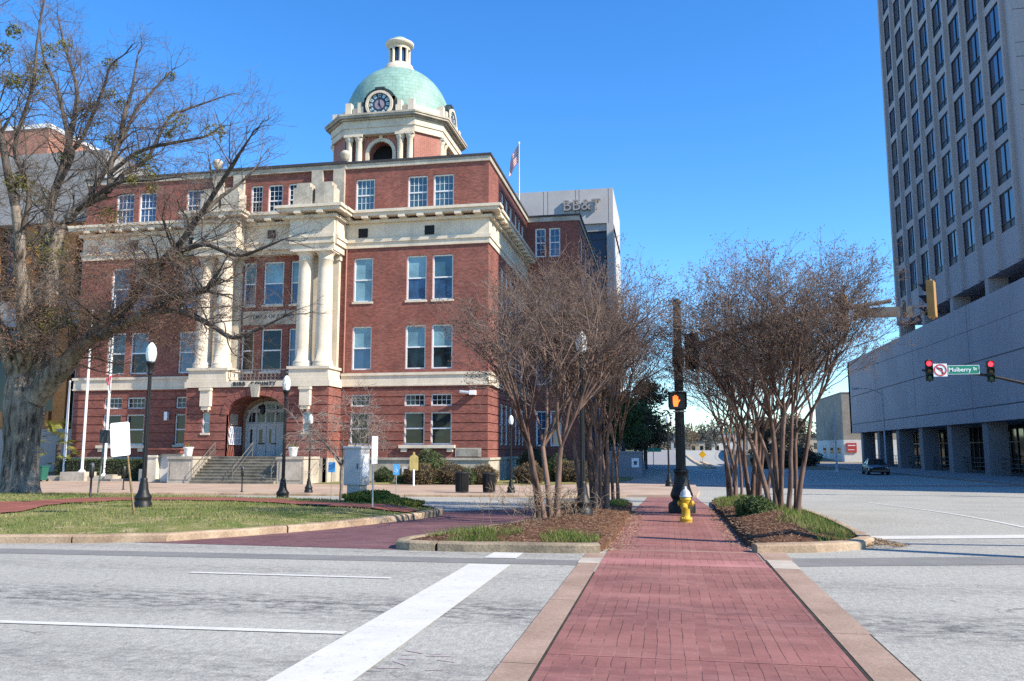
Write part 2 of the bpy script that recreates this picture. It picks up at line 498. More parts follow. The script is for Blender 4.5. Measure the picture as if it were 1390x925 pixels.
def bevel(o, w=.01, seg=2):
    md = o.modifiers.new('bevel', 'BEVEL'); md.width = w; md.segments = seg; md.limit_method = 'ANGLE'
    return o

def tag(o, label=None, cat=None, group=None, kind=None):
    if label: o['label'] = label
    if cat: o['category'] = cat
    if group: o['group'] = group
    if kind: o['kind'] = kind
    return o

def thing(name, label, cat, loc=(0, 0, 0), rz=0.0, group=None):
    o = bpy.data.objects.new(name, None)
    o.empty_display_size = .3
    COL.objects.link(o)
    o.location = loc
    o.rotation_euler = (0, 0, rz)
    return tag(o, label, cat, group)

def dup(root, loc, rz=0.0, label=None, scale=None):
    r = root.copy(); COL.objects.link(r)
    r.location = loc; r.rotation_euler = (0, 0, rz)
    if scale: r.scale = scale
    if label: r['label'] = label
    for ch in list(root.children):
        c = ch.copy(); COL.objects.link(c); c.parent = r
        for g in list(ch.children):
            d = g.copy(); COL.objects.link(d); d.parent = c
    return r

# wall frames: (u, v, d) -> world; d runs into the wall
def facing_front(y0):
    return lambda u, v, d: (u, y0 + d, v)
def facing_east(x0):
    return lambda u, v, d: (x0 - d, u, v)
def facing_west(x0):
    return lambda u, v, d: (x0 + d, u, v)

def wall(mb, fr, u0, u1, v0, v1, ops=(), d=0.0, reveal=.22):
    ops = [o for o in ops if o[0] < u1 - 1e-4 and o[1] > u0 + 1e-4 and o[2] < v1 - 1e-4 and o[3] > v0 + 1e-4]
    us = sorted({u0, u1} | {min(u1, max(u0, x)) for o in ops for x in o[:2]})
    vs = sorted({v0, v1} | {min(v1, max(v0, x)) for o in ops for x in o[2:]})
    for a, b in zip(us, us[1:]):
        for c, e in zip(vs, vs[1:]):
            mu, mv = (a + b) / 2, (c + e) / 2
            if any(o[0] < mu < o[1] and o[2] < mv < o[3] for o in ops):
                continue
            mb.quad(fr(a, c, d), fr(b, c, d), fr(b, e, d), fr(a, e, d))
    for a, b, c, e in ops:
        c2, e2 = max(c, v0), min(e, v1)
        if u0 <= a: mb.quad(fr(a, c2, d), fr(a, e2, d), fr(a, e2, d + reveal), fr(a, c2, d + reveal))
        if b <= u1: mb.quad(fr(b, c2, d), fr(b, e2, d), fr(b, e2, d + reveal), fr(b, c2, d + reveal))
        if c >= v0: mb.quad(fr(a, c, d), fr(b, c, d), fr(b, c, d + reveal), fr(a, c, d + reveal))
        if e <= v1: mb.quad(fr(a, e, d), fr(b, e, d), fr(b, e, d + reveal), fr(a, e, d + reveal))

def window(parent, fr, u0, u1, v0, v1, d=.12, upper=None, lower=None, rail=True, mun=(0, 0), sill=None, w=.10, frame_mat=None):
    """one window: frame with its panes (and a stone sill) under it"""
    m = MB()
    t = .10
    m.ubox(fr, u0, u0 + w, v0, v1, d, d + t); m.ubox(fr, u1 - w, u1, v0, v1, d, d + t)
    m.ubox(fr, u0 + w, u1 - w, v0, v0 + w, d, d + t); m.ubox(fr, u0 + w, u1 - w, v1 - w, v1, d, d + t)
    mid = (v0 + v1) / 2
    if rail: m.ubox(fr, u0 + w, u1 - w, mid - .045, mid + .045, d + .01, d + t)
    nx, ny = mun
    for i in range(1, nx):
        x = u0 + w + (u1 - u0 - 2 * w) * i / nx
        m.ubox(fr, x - .013, x + .013, v0 + w, v1 - w, d + .045, d + t - .012)
    for j in range(1, ny):
        y = v0 + w + (v1 - v0 - 2 * w) * j / ny
        if rail and abs(y - mid) < .05: continue
        m.ubox(fr, u0 + w, u1 - w, y - .013, y + .013, d + .048, d + t - .016)
    f = m.build('window', frame_mat or WHITEP, parent, False)
    upper = upper or G_TEAL; lower = lower or upper
    dp = d + .07
    def pane(a, b, mm):
        q = MB(); q.ubox(fr, u0 + w * .8, u1 - w * .8, a, b, dp, dp + .02); q.build('pane', mm, f, False)
    if rail and upper is not lower:
        pane(v0 + w * .8, mid, lower); pane(mid, v1 - w * .8, upper)
    else:
        pane(v0 + w * .8, v1 - w * .8, upper)
    if sill:
        q = MB(); q.ubox(fr, u0 - .06, u1 + .06, v0 - .14, v0, -.07, d + t); q.build('sill', sill, f, False)
    return f

def text_mesh(body, size, extrude, bold=0.0, spacing=1.0):
    cu = bpy.data.curves.new('lettering', 'FONT')
    cu.body = body; cu.size = size; cu.extrude = extrude; cu.offset = bold
    cu.align_x = 'CENTER'; cu.align_y = 'CENTER'; cu.space_character = spacing
    cu.resolution_u = 3
    o = bpy.data.objects.new('lettering', cu)
    COL.objects.link(o)
    dg = bpy.context.evaluated_depsgraph_get()
    me = bpy.data.meshes.new_from_object(o.evaluated_get(dg))
    bpy.data.objects.remove(o); bpy.data.curves.remove(cu)
    vs = [tuple(v.co) for v in me.vertices]; fs = [tuple(p.vertices) for p in me.polygons]
    bpy.data.meshes.remove(me)
    return vs, fs

def lettering(mb, fr, body, u, v, d, size, depth=.03, bold=0.0, spacing=1.0, rot=0.0):
    """text standing on a wall frame, read from outside"""
    vs, fs = text_mesh(body, size, depth, bold, spacing)
    ca, sa = math.cos(rot), math.sin(rot)
    mb.add([fr(u + x * ca - y * sa, v + x * sa + y * ca, d - z) for x, y, z in vs], fs)

# ------------------------------------------------------------------ terrain sheets
YCUTS = [-25, -10, 0, 5, 10] + [16 + i for i in range(31)] + [50, 60, 70, 85, 95, 105] + list(range(140, 222, 6)) + [225, 235, 250, 265, 280, 300]

def inside(poly, x, y):
    c = False
    for (x0, y0), (x1, y1) in zip(poly, poly[1:] + poly[:1]):
        if (y0 > y) != (y1 > y) and x < (x1 - x0) * (y - y0) / (y1 - y0) + x0:
            c = not c
    return c

def edge_dist(poly, x, y):
    best = 1e9
    for (x0, y0), (x1, y1) in zip(poly, poly[1:] + poly[:1]):
        dx, dy = x1 - x0, y1 - y0
        t = max(0, min(1, ((x - x0) * dx + (y - y0) * dy) / (dx * dx + dy * dy + 1e-12)))
        best = min(best, math.hypot(x - x0 - t * dx, y - y0 - t * dy))
    return best

def round_poly(poly, it=2, keep=0):
    for _ in range(it):
        out = []
        n = len(poly)
        for i in range(n):
            (x0, y0), (x1, y1) = poly[i], poly[(i + 1) % n]
            out.append((x0 * .8 + x1 * .2, y0 * .8 + y1 * .2)); out.append((x0 * .2 + x1 * .8, y0 * .2 + y1 * .8))
        poly = out
    return poly

def mound_z(poly, x, y, h, mound, run=1.4):
    z = gz(y) + h
    if mound:
        d = edge_dist(poly, x, y)
        z += mound * smooth(0, run, d) * (1 + .35 * mnoise.noise(Vector((x * .9, y * .9, 3))))
    return z

def sheet(name, poly, h, m, mound=0.0, side=0.0, xstep=None, kind='structure', label=None, cat=None):
    """a flat (or mounded) surface that follows the ground"""
    bm = bmesh.new()
    vs = [bm.verts.new((x, y, 0)) for x, y in poly]
    bm.faces.new(vs)
    bmesh.ops.triangulate(bm, faces=bm.faces[:])
    ylo, yhi = min(p[1] for p in poly), max(p[1] for p in poly)
    cuts = [y for y in YCUTS if ylo < y < yhi]
    if mound:
        cuts = [ylo + (yhi - ylo) * i / max(2, int((yhi - ylo) / .35)) for i in range(1, max(2, int((yhi - ylo) / .35)))]
        xlo, xhi = min(p[0] for p in poly), max(p[0] for p in poly)
        n = max(2, int((xhi - xlo) / .35))
        for i in range(1, n):
            bmesh.ops.bisect_plane(bm, geom=bm.verts[:] + bm.edges[:] + bm.faces[:], plane_co=(xlo + (xhi - xlo) * i / n, 0, 0), plane_no=(1, 0, 0))
    for y in cuts:
        bmesh.ops.bisect_plane(bm, geom=bm.verts[:] + bm.edges[:] + bm.faces[:], plane_co=(0, y, 0), plane_no=(0, 1, 0))
    for v in bm.verts:
        v.co.z = mound_z(poly, v.co.x, v.co.y, h, mound)
    if side:
        be = [e for e in bm.edges if e.is_boundary]
        r = bmesh.ops.extrude_edge_only(bm, edges=be)
        for g in r['geom']:
            if isinstance(g, bmesh.types.BMVert):
                g.co.z -= side
    bmesh.ops.recalc_face_normals(bm, faces=bm.faces[:])
    me = bpy.data.meshes.new(name)
    bm.to_mesh(me); bm.free()
    me.materials.append(m)
    if mound:
        me.polygons.foreach_set('use_smooth', [True] * len(me.polygons))
    o = bpy.data.objects.new(name, me)
    COL.objects.link(o)
    o['kind'] = kind
    if label: o['label'] = label
    return o

def curb(name, line, m, w=.17, h=.15, seg=6, label=None):
    """a raised kerb along a polyline, rounded on top"""
    mb = MB()
    pts = []
    for (x0, y0), (x1, y1) in zip(line, line[1:]):
        L = math.hypot(x1 - x0, y1 - y0); n = max(1, int(L / .5))
        for i in range(n):
            pts.append((x0 + (x1 - x0) * i / n, y0 + (y1 - y0) * i / n))
    pts.append(line[-1])
    prof = [(-w / 2, -.1), (-w / 2, h * .78), (-w * .36, h * .95), (-w * .1, h), (w / 2, h), (w / 2, -.1)]
    vs, fs = [], []
    for i, (x, y) in enumerate(pts):
        a, b = pts[max(0, i - 1)], pts[min(len(pts) - 1, i + 1)]
        dx, dy = b[0] - a[0], b[1] - a[1]
        l = math.hypot(dx, dy) or 1
        nx, ny = dy / l, -dx / l               # outward side is to the right of the travel
        wob = .008 * mnoise.noise(Vector((x * 1.7, y * 1.7, 0)))
        for o, z in prof:
            vs.append((x - nx * o, y - ny * o, gz(y) + z + wob * (z > 0)))
    k = len(prof)
    for i in range(len(pts) - 1):
        if seg and i % seg == seg - 1:                      # the joint between two kerb stones
            o = len(vs)
            a0 = [tuple(vs[i * k + j][c_] + (vs[(i + 1) * k + j][c_] - vs[i * k + j][c_]) * .47 for c_ in range(3)) for j in range(k)]
            a1 = [tuple(vs[i * k + j][c_] + (vs[(i + 1) * k + j][c_] - vs[i * k + j][c_]) * .53 for c_ in range(3)) for j in range(k)]
            vs += a0 + a1
            for j in range(k - 1):
                fs.append((i * k + j, i * k + j + 1, o + j + 1, o + j))
                fs.append((o + k + j, o + k + j + 1, (i + 1) * k + j + 1, (i + 1) * k + j))
            fs.append(tuple(o + j for j in range(k))); fs.append(tuple(o + k + j for j in range(k)))
            continue
        for j in range(k - 1):
            fs.append((i * k + j, i * k + j + 1, (i + 1) * k + j + 1, (i + 1) * k + j))
    fs.append(tuple(range(k))); fs.append(tuple((len(pts) - 1) * k + j for j in range(k)))
    mb.add(vs, fs)
    o = mb.build(name, m)
    o['kind'] = 'structure'
    if label: o['label'] = label
    return o

# ================================================================== THE GROUND
def ground_strip(name, x0, x1, y0, y1, h, m):
    return sheet(name, [(x0, y0), (x1, y0), (x1, y1), (x0, y1)], h, m)

sheet('ground', [(-1500, -60), (1500, -60), (1500, 1800), (-1500, 1800)], -.03, GROUND)
ground_strip('road', -160, 160, -25, 300, 0, ASPHALT)
# dark repair strips along the cross street
sheet('asphalt_patch', [(-40, 9.2), (-11.0, 11.80), (-1.31, 12.12), (-1.31, 12.66), (-11.2, 12.36), (-40, 9.8)], .004, PATCH)
sheet('asphalt_patch', [(1.74, 12.55), (5.2, 13.40), (40, 20.5), (40, 21.5), (5.4, 14.36), (1.74, 13.42)], .004, PATCH)
# road paint
sheet('road_line', [(-2.86, 0), (-2.25, 0), (-2.25, 11.98), (-2.86, 11.96)], .008, WHITE_LINE)
sheet('road_line', [(-2.80, 12.66), (-2.30, 12.68), (-2.30, 13.36), (-2.78, 13.34)], .008, WHITE_LINE)
sheet('lane_line', [(-6.35, 10.40), (-3.54, 10.42), (-3.54, 10.53), (-6.35, 10.51)], .008, WHITE_LINE)
sheet('lane_line', [(-14.0, 6.82), (-2.90, 7.28), (-2.90, 7.39), (-14.0, 6.94)], .008, WHITE_LINE)
sheet('lane_line', [(-20.35, 10.30), (-12.54, 10.36), (-12.54, 10.46), (-20.35, 10.40)], .008, WHITE_LINE)
sheet('stop_line', [(3.75, 16.55), (12.0, 18.6), (12.0, 19.3), (3.75, 17.10)], .008, WHITE_LINE)
sheet('lane_line', [(7.36, 19.6), (7.50, 19.6), (8.16, 37.0), (8.02, 37.0)], .008, WHITE_LINE)
sheet('lane_line', [(12.8, 62), (12.95, 62), (10.7, 85), (10.55, 85)], .008, WHITE_LINE)
sheet('crosswalk', [(1.9, 54.2), (22, 57.0), (22, 58.6), (1.9, 55.4)], .006, PAVER_PALE)
# brick crossing in the foreground, its concrete edges, and the brick walk behind
ground_strip('crossing', -1.0, 1.38, -6, 12.34, .006, PAVER)
ground_strip('crossing_band', -1.0, 1.37, 12.34, 12.98, .006, PAVER_PALE)
ground_strip('crossing_band', -1.0, 1.36, 12.98, 14.0, .006, PAVER)
ground_strip('crossing_joint', -.98, 1.36, 14.0, 14.09, .006, TAN)
for y in (1.2, 6.9):
    ground_strip('crossing_joint', -.995, 1.375, y, y + .012, .010, PAVER_PALE)
ground_strip('crossing_edge', -1.31, -1.02, -6, 6.55, .012, TAN)
ground_strip('crossing_edge', -1.31, -1.02, 6.56, 9.3, .012, TAN)
ground_strip('crossing_edge', -1.31, -1.02, 9.31, 12.3, .012, TAN)
ground_strip('crossing_edge', -1.33, -1.02, 12.31, 12.9, .014, mat('pale_concrete', (.42, .37, .30), .85, .15, 2, .15, 30))
ground_strip('crossing_edge', -1.31, -1.02, 12.91, 13.5, .012, TAN)
ground_strip('crossing_edge', 1.41, 1.73, -6, 8.1, .012, TAN)
ground_strip('crossing_edge', 1.41, 1.75, 8.11, 12.2, .012, TAN)
ground_strip('crossing_edge', 1.41, 1.77, 12.21, 13.1, .014, MATS['pale_concrete'])
ground_strip('crossing_edge', 1.39, 1.80, 13.11, 14.2, .012, TAN)
ground_strip('crossing_gap', 1.38, 1.41, -6, 13.0, .008, mat('dirt_in_joint', (.03, .028, .02), .95, .5, 6))
ground_strip('crossing_gap', -1.02, -1.0, -6, 11.5, .008, MATS['dirt_in_joint'])
ground_strip('crossing_gap', 1.73, 1.75, -6, 12.0, .008, MATS['dirt_in_joint'])
rm_ = random.Random(5)
PINK = mat('faded_pink_spray', (.40, .325, .32), .85, .1, 12, .25, 40, col2=(.35, .325, .31))
for k in range(9):
    a = rm_.uniform(-.7, .7); x = -1.95 + rm_.uniform(-.22, .22); y = 6.55 + rm_.uniform(-.28, .25); l = rm_.uniform(.04, .10); ca, sa = math.cos(a), math.sin(a)
    sheet('spray_mark', [(x - l * ca + .010 * sa, y - l * sa - .02 * ca), (x + l * ca + .010 * sa, y + l * sa - .02 * ca), (x + l * ca - .010 * sa, y + l * sa + .02 * ca), (x - l * ca - .010 * sa, y - l * sa + .02 * ca)], .004, PINK)
ground_strip('sidewalk', -1.0, 1.30, 14.09, 40.4, .006, PAVER)
# brick driveway between the island and the planter
sheet('driveway', [(-9.6, 13.62), (-3.5, 13.40), (-2.2, 20), (-2.4, 25.4), (-3.7, 25.3), (-6.1, 22.4), (-8.0, 21), (-9.2, 15)], .005, PAVER_DRIVE)

# grass island on the left with its brick path
ISLAND = [(-46, 6.6), (-15.3, 12.20), (-11.7, 13.10), (-10.18, 13.43), (-8.95, 13.88), (-8.03, 14.97), (-7.04, 16.49), (-6.36, 18.2), (-5.9, 19.5), (-5.75, 20.4), (-5.9, 21.3), (-6.45, 22.2),
          (-7.7, 23.5), (-9.9, 25.3), (-13.1, 26.7), (-17.6, 27.9), (-24, 28.9), (-46, 29.5)]
sheet('lawn', ISLAND, .12, LAWN, mound=.10, side=.3)
curb('curb', ISLAND[:9], CURBSTONE, .18, .145)
curb('curb', ISLAND[8:16], OLDCURB, .18, .16)
PATH = [(-20.5, 15.8), (-17.5, 20.0), (-17.2, 22.9), (-15.4, 24.1), (-13.35, 24.3), (-10.8, 23.1), (-8.6, 21.4), (-6.05, 20.4), (-6.2, 19.2), (-8.4, 19.9), (-10.88, 21.4), (-13.4, 22.2), (-15.1, 21.6), (-15.7, 20.6), (-15.6, 19.2), (-14.6, 16.7), (-14.2, 15.3)]
PATH2 = [(-46, 18.0), (-20.5, 16.0), (-14.2, 15.3), (-46, 14.8)]
def island_z(x, y):
    return mound_z(ISLAND, x, y, .12, .10)
def on_island(name, poly, m, lift):
    o = sheet(name, poly, 0, m, mound=.001)
    for v in o.data.vertices:
        v.co.z = island_z(v.co.x, v.co.y) + lift
    return o
on_island('path', round_poly(PATH, 1), PATH_BRICK, .03)

# left planter
PLANT_L = round_poly([(-4.40, 13.45), (-3.3, 13.42), (-1.45, 13.55), (-1.03, 13.75), (-.98, 16.0), (-.98, 20.2), (-1.08, 25.6), (-1.2, 28.5), (-2.2, 29.8), (-3.1, 29.6), (-3.55, 24.8), (-3.10, 20.5), (-3.05, 18.3), (-3.52, 17.0), (-4.02, 15.3), (-4.45, 14.2)], 1)
sheet('planting_bed', PLANT_L, .11, MULCH, mound=.13, side=.3)
curb('curb', [(-3.95, 15.4), (-4.40, 14.25), (-4.50, 13.9), (-4.42, 13.58), (-4.2, 13.46), (-3.3, 13.44), (-1.5, 13.56), (-1.12, 13.66)], OLDCURB, .18, .15)
curb('curb', [(-3.50, 25.0), (-3.06, 20.5), (-3.02, 18.3), (-3.52, 17.0), (-3.95, 15.4)], OLDCURB, .15, .12)
# right planter
PLANT_R = round_poly([(1.30, 14.25), (2.26, 14.50), (3.0, 15.0), (3.30, 15.7), (3.38, 17.0), (3.45, 19.0), (3.5, 21.7), (3.55, 28), (3.75, 36.4), (3.1, 38.6), (1.75, 35.6), (1.34, 27), (1.30, 18)], 1)
sheet('planting_bed', PLANT_R, .09, MULCH, mound=.22, side=.3)
curb('curb', [(1.34, 14.12), (2.26, 14.40), (3.03, 14.92), (3.38, 15.62), (3.46, 16.6)], CURBSTONE, .24, .14)
curb('curb', [(3.46, 16.6), (3.52, 19.0), (3.58, 21.7), (3.62, 28), (3.82, 36.4)], CURBSTONE, .15, .13)

# courthouse sidewalk, corner and lawns
SW = [(-90, 33.5), (-45, 34.6), (-29.4, 35.5), (-21, 36.9), (-10.35, 37.9), (-5.6, 38.6), (-2.0, 40.3), (1.3, 40.5), (1.65, 46), (1.65, 300), (-2.6, 300), (-2.6, 60), (-3.4, 54.5), (-8, 51), (-18, 50), (-22.4, 50.2), (-22.4, 52.0), (-90, 52.0)]
sheet('sidewalk', SW, .11, SIDEWALK, side=.3)
curb('curb', [(-90, 33.46), (-45, 34.56), (-29.4, 35.46), (-21, 36.86), (-10.35, 37.86), (-5.6, 38.56), (-2.0, 40.2)], CURBSTONE, .17, .118)
sheet('lawn', [(-22.4, 50.2), (-18, 50), (-8, 51), (-3.4, 54.5), (-2.6, 60), (-2.6, 69), (-11.6, 69), (-11.6, 53.8), (-22.4, 53.8)], .13, LAWN2, mound=.05)
sheet('lawn', [(-90, 52), (-32.6, 52), (-32.6, 53.9), (-43, 53.9), (-43, 56), (-90, 56)], .12, LAWN2)
sheet('lawn', [(-60, 88), (-2.6, 88), (-2.6, 300), (-60, 300)], .02, GROUND)
# sidewalk below the office tower, across the road
sheet('sidewalk', [(22.5, 44), (46, 44), (46, 140), (18.8, 140), (20.5, 84)], .12, mat('grey_sidewalk', (.24, .23, .22), .9, .15, 1, .15, 20), side=.3)
sheet('sidewalk', [(-5, 88.5), (1.6, 88.5), (1.6, 300), (-5, 300)], .125, MATS['grey_sidewalk'])
# far road: the rounded nose of its median kerb, and the verge on the right
curb('curb', [(3.9, 175), (4.6, 150), (4.7, 130), (4.55, 117), (4.4, 104), (5.0, 100.5), (5.5, 104), (5.7, 117), (5.9, 150)], mat('worn_median', (.50, .38, .24), .9, .25, 1), .5, .24)
sheet('verge', [(10.8, 104), (14, 99), (60, 98), (120, 300), (16, 300), (11.5, 180)], .05, mat('dry_verge', (.19, .16, .10), .95, .25, .3, .3, 6, col2=(.26, .22, .14)), side=.2)

# ================================================================== COURTHOUSE
YF, YP, CX = 54.0, 51.9, -27.3
XE, XW = -11.7, -42.9
Z0 = -.75
court = thing('courthouse', 'red brick courthouse with limestone columns and green domed clock tower', 'building', (CX, YF, -.65))
FR, FP, FE = facing_front(YF), facing_front(YP), facing_east(XE)
wing_c = [(6.62, 1.42), (10.5, 1.45), (12.38, 1.48)]
levels = [(11.84, 15.0), (7.08, 10.12)]
win = []
for s in (1, -1):
    for off, w in wing_c:
        u = CX + s * off
        win += [(u - w / 2, u + w / 2, a, b) for a, b in levels] + [(u - w / 2, u + w / 2, 18.36, 20.74), (u - w / 2, u + w / 2, 1.95, 4.15), (u - w / 2, u + w / 2, 4.55, 5.38)]
centre_w = [(-1.95, .95), (-.12, 1.55), (1.65, .95)]
attic_w = [(-1.70, .92), (-.25, 1.14), (1.2, .92)]
cops = []
for off, w in centre_w:
    u = CX + off
    cops += [(u - w / 2, u + w / 2, 11.85, 15.0), (u - w / 2, u + w / 2, 7.08, 10.12)]
for off, w in attic_w:
    cops += [(CX + off - w / 2, CX + off + w / 2, 18.36, 20.74)]
PX0, PX1 = CX - 5.2, CX + 5.2
m = MB()
for a, b in ((XW, PX0), (PX1, XE)):
    wall(m, FR, a, b, 6.4, 22.0, win)
wall(m, FR, PX0, PX1, 5.6, 22.0, cops)
# the shallow brick panels between the upper and middle windows are set back a little
side_w = [(58.2 + k * 1.75, 59.6 + k * 1.75) for k in range(3)] + [(64.0 + k * 1.6, 65.3 + k * 1.6) for k in range(3)]
sops = []
for a, b in side_w:
    sops += [(a, b, 18.36, 20.74), (a, b, 11.84, 15.0), (a, b, 7.08, 10.12), (a, b, 1.95, 4.9)]
wall(m, FE, YF, 70.0, 6.4, 22.0, sops)
fw = facing_west(XW)
wall(m, fw, YF, 92.0, Z0, 22.0)
# rear wing on the east side
FRW = facing_front(70.0)
rx0, rx1 = XE, -7.15
rops = [(-10.98, -10.02, 18.3, 20.9), (-9.75, -8.75, 18.3, 20.9), (-10.98, -10.02, 12.0, 15.0), (-9.75, -8.75, 12.0, 15.0), (-10.98, -10.02, 7.1, 10.1), (-9.75, -8.75, 7.1, 10.1), (-10.98, -10.02, 1.9, 4.9), (-9.75, -8.75, 1.9, 4.9)]
wall(m, FRW, rx0, rx1, Z0, 22.0, rops)
fre = facing_east(rx1)
r2 = [(72 + k * 4, 74 + k * 4, a, b) for k in range(4) for a, b in ((18.3, 20.7), (12, 15), (7.1, 10.1), (1.9, 4.9))]
wall(m, fre, 70.0, 90.0, Z0, 22.0, r2)
m.quad((XW, 92, Z0), (rx1, 92, Z0), (rx1, 92, 22), (XW, 92, 22))
m.quad((rx1, 90, Z0), (rx1, 92, Z0), (rx1, 92, 22), (rx1, 90, 22))
m.build('wall', BRICK, court, False)

# ground storey with deep horizontal joints
m = MB()
z = 1.07
def banded(fr, a, b, ops, zt=6.05):
    z = 1.07
    while z < zt - .05:
        e = min(z + .52, zt)
        wall(m, fr, a, b, z, e, ops, 0, .24)
        if e < zt:
            wall(m, fr, a, b, e, min(e + .075, zt), ops, .07, .2)
            m.quad(fr(a, e, 0), fr(b, e, 0), fr(b, e, .07), fr(a, e, .07))
            m.quad(fr(a, e + .075, 0), fr(b, e + .075, 0), fr(b, e + .075, .07), fr(a, e + .075, .07))
        z = e + .075
banded(FR, PX1, XE, win)
banded(FR, XW, PX0, win)
banded(FE, YF, 70.0, sops)
AW = 2.12                                 # half width of the entrance arch
pops = [(CX - AW, CX + AW, -5, 5.27), (CX - 3.95, CX - 3.38, 2.75, 4.15), (CX + 3.38, CX + 3.95, 2.75, 4.15)]
banded(FP, PX0, PX1, pops, 5.84)
banded(facing_east(PX1), YP, YF, [], 5.84)
banded(facing_west(PX0), YP, YF, [], 5.84)
# arch head: spandrels and soffit
NA = 18
def arch_v(u, spring=3.95, rise=1.32, aw=AW):
    t = max(-1, min(1, (u - CX) / aw))
    return spring + rise * math.sqrt(max(0, 1 - abs(t) ** 2.3))
for i in range(NA):
    ua, ub = CX - AW + 2 * AW * i / NA, CX - AW + 2 * AW * (i + 1) / NA
    va, vb = arch_v(ua), arch_v(ub)
    m.quad(FP(ua, va, 0), FP(ub, vb, 0), FP(ub, 5.28, 0), FP(ua, 5.28, 0))
    m.quad(FP(ua, va, 0), FP(ub, vb, 0), FP(ub, vb, 2.2), FP(ua, va, 2.2))
m.quad((CX - AW, YP, 1.1), (CX - AW, YP + 2.3, 1.1), (CX - AW, YP + 2.3, 4.0), (CX - AW, YP, 4.0))
m.quad((CX + AW, YP, 1.1), (CX + AW, YP + 2.3, 1.1), (CX + AW, YP + 2.3, 4.0), (CX + AW, YP, 4.0))
m.build('ground_storey', BRICK, court, False)
# radial brick voussoirs over the arch
m = MB()
for i in range(15):
    t0, t1 = PI * (i + .06) / 15, PI * (i + .94) / 15
    def ap(t, k):
        u = CX + AW * (1 + .02) * math.cos(t)
        return (u + k * .62 * math.cos(t) * .55, arch_v(CX + AW * math.cos(t)) + k * .55 * (math.sin(t) * .8 + .2) * (.4 + .6 * math.sin(t)))
    a, b, c, e = ap(t0, 0), ap(t1, 0), ap(t1, 1), ap(t0, 1)
    m.uprism(FP, [a, b, (c[0], min(c[1], 5.82)), (e[0], min(e[1], 5.82))], -.05, .02)
m.build('arch_ring', BRICK, court, False)

# foundation stone
m = MB()
m.ubox(FR, PX1, XE + .1, Z0, .93, -.10, .3); m.ubox(FR, PX1, XE + .2, .93, 1.09, -.2, .3)
m.ubox(FE, YF + .3, 70, Z0, .93, -.10, .3); m.ubox(FE, YF + .3, 70, .93, 1.09, -.2, .29)
m.ubox(facing_east(PX1), YP - .1, YF, Z0, 1.07, -.1, .25); m.ubox(FP, CX + AW + .05, PX1, Z0, 1.07, -.1, .3)
m.build('foundation', STONE_W, court, False)
m = MB()
m.ubox(FR, XW, PX0, Z0, .93, -.10, .3); m.ubox(FR, XW, PX0, .93, 1.09, -.2, .3)
m.ubox(facing_west(PX0), YP - .1, YF, Z0, 1.07, -.1, .25); m.ubox(FP, PX0, CX - AW - .05, Z0, 1.07, -.1, .3)
m.build('foundation', STONE_W, court, False)
# belt course
m = MB()
for z0, z1, dd in ((6.02, 6.66, .07), (6.66, 6.84, .16), (5.92, 6.02, .12)):
    m.ubox(FR, PX1, XE + dd, z0, z1, -dd, .3); m.ubox(FR, XW - dd, PX0, z0, z1, -dd, .3)
    m.ubox(FE, YF + .3, 70, z0, z1, -dd, .3)
m.ubox(FP, PX0 - .1, PX1 + .1, 5.84, 6.24, -.14, 2.0)
m.build('belt_course', STONE, court, False)

# entablature: architrave, frieze, cornice
m = MB()
def entab(fr, a, b, d=0.0, ends=.0):
    m.ubox(fr, a, b, 15.66, 16.05, d - .10, d + .2)
    m.ubox(fr, a, b, 16.05, 16.30, d - .18, d + .2)
    m.ubox(fr, a, b, 16.30, 17.42, d - .06, d + .2)
def corn(fr, a, b, d=0.0, e0=0.0, e1=0.0):
    m.ubox(fr, a - e0 * .3, b + e1 * .3, 17.42, 17.62, d - .30, d + .2)
    m.ubox(fr, a - e0 * .85, b + e1 * .85, 17.80, 18.02, d - .74, d + .2)
    m.ubox(fr, a - e0 * 1.0, b + e1 * 1.0, 18.02, 18.22, d - .86, d + .2)
    n = max(1, int((b - a) / 1.3))
    for i in range(n):
        u = a + (b - a) * (i + .5) / n
        m.ubox(fr, u - .24, u + .24, 17.62, 17.80, d - .78, d + .2)
for z0, z1, dd in ((15.66, 16.05, .10), (16.05, 16.30, .18), (16.30, 17.42, .06)):
    m.ubox(FR, PX1, XE + dd, z0, z1, -dd, .2); m.ubox(FR, XW - dd, PX0, z0, z1, -dd, .2)
corn(FR, PX1 - .3, XE, 0, 0, 1); corn(FR, XW, PX0 + .3, 0, 1, 0)
entab(FE, YF + .21, 70.0); corn(FE, YF + .21, 70.0)
entab(facing_front(YF - .75), CX - 2.0, CX + 2.0); corn(facing_front(YF - .75), CX - 2.0, CX + 2.0)
m.ubox(facing_front(YF - .56), CX - 2.0, CX + 2.0, 15.4, 18.2, 0, .55)
for s in (-1, 1):
    a, b = sorted((CX + s * 2.0, CX + s * 5.25))
    entab(FP, a, b, .06); m.ubox(FP, a + .03, b - .03, 15.2, 17.8, .10, 2.08)
    corn(FP, a, b, .06, .8, .8)
    fs = facing_east(b) if s > 0 else facing_west(a)
    for z0, z1, dd in ((15.66, 16.05, .10), (16.05, 16.30, .18), (16.3, 17.42, .06), (17.42, 17.62, .3), (17.8, 18.02, .74), (18.02, 18.22, .86)):
        m.ubox(fs, YP + .3, YF - .1, z0, z1, -dd, .2)
m.build('cornice', STONE, court, False)
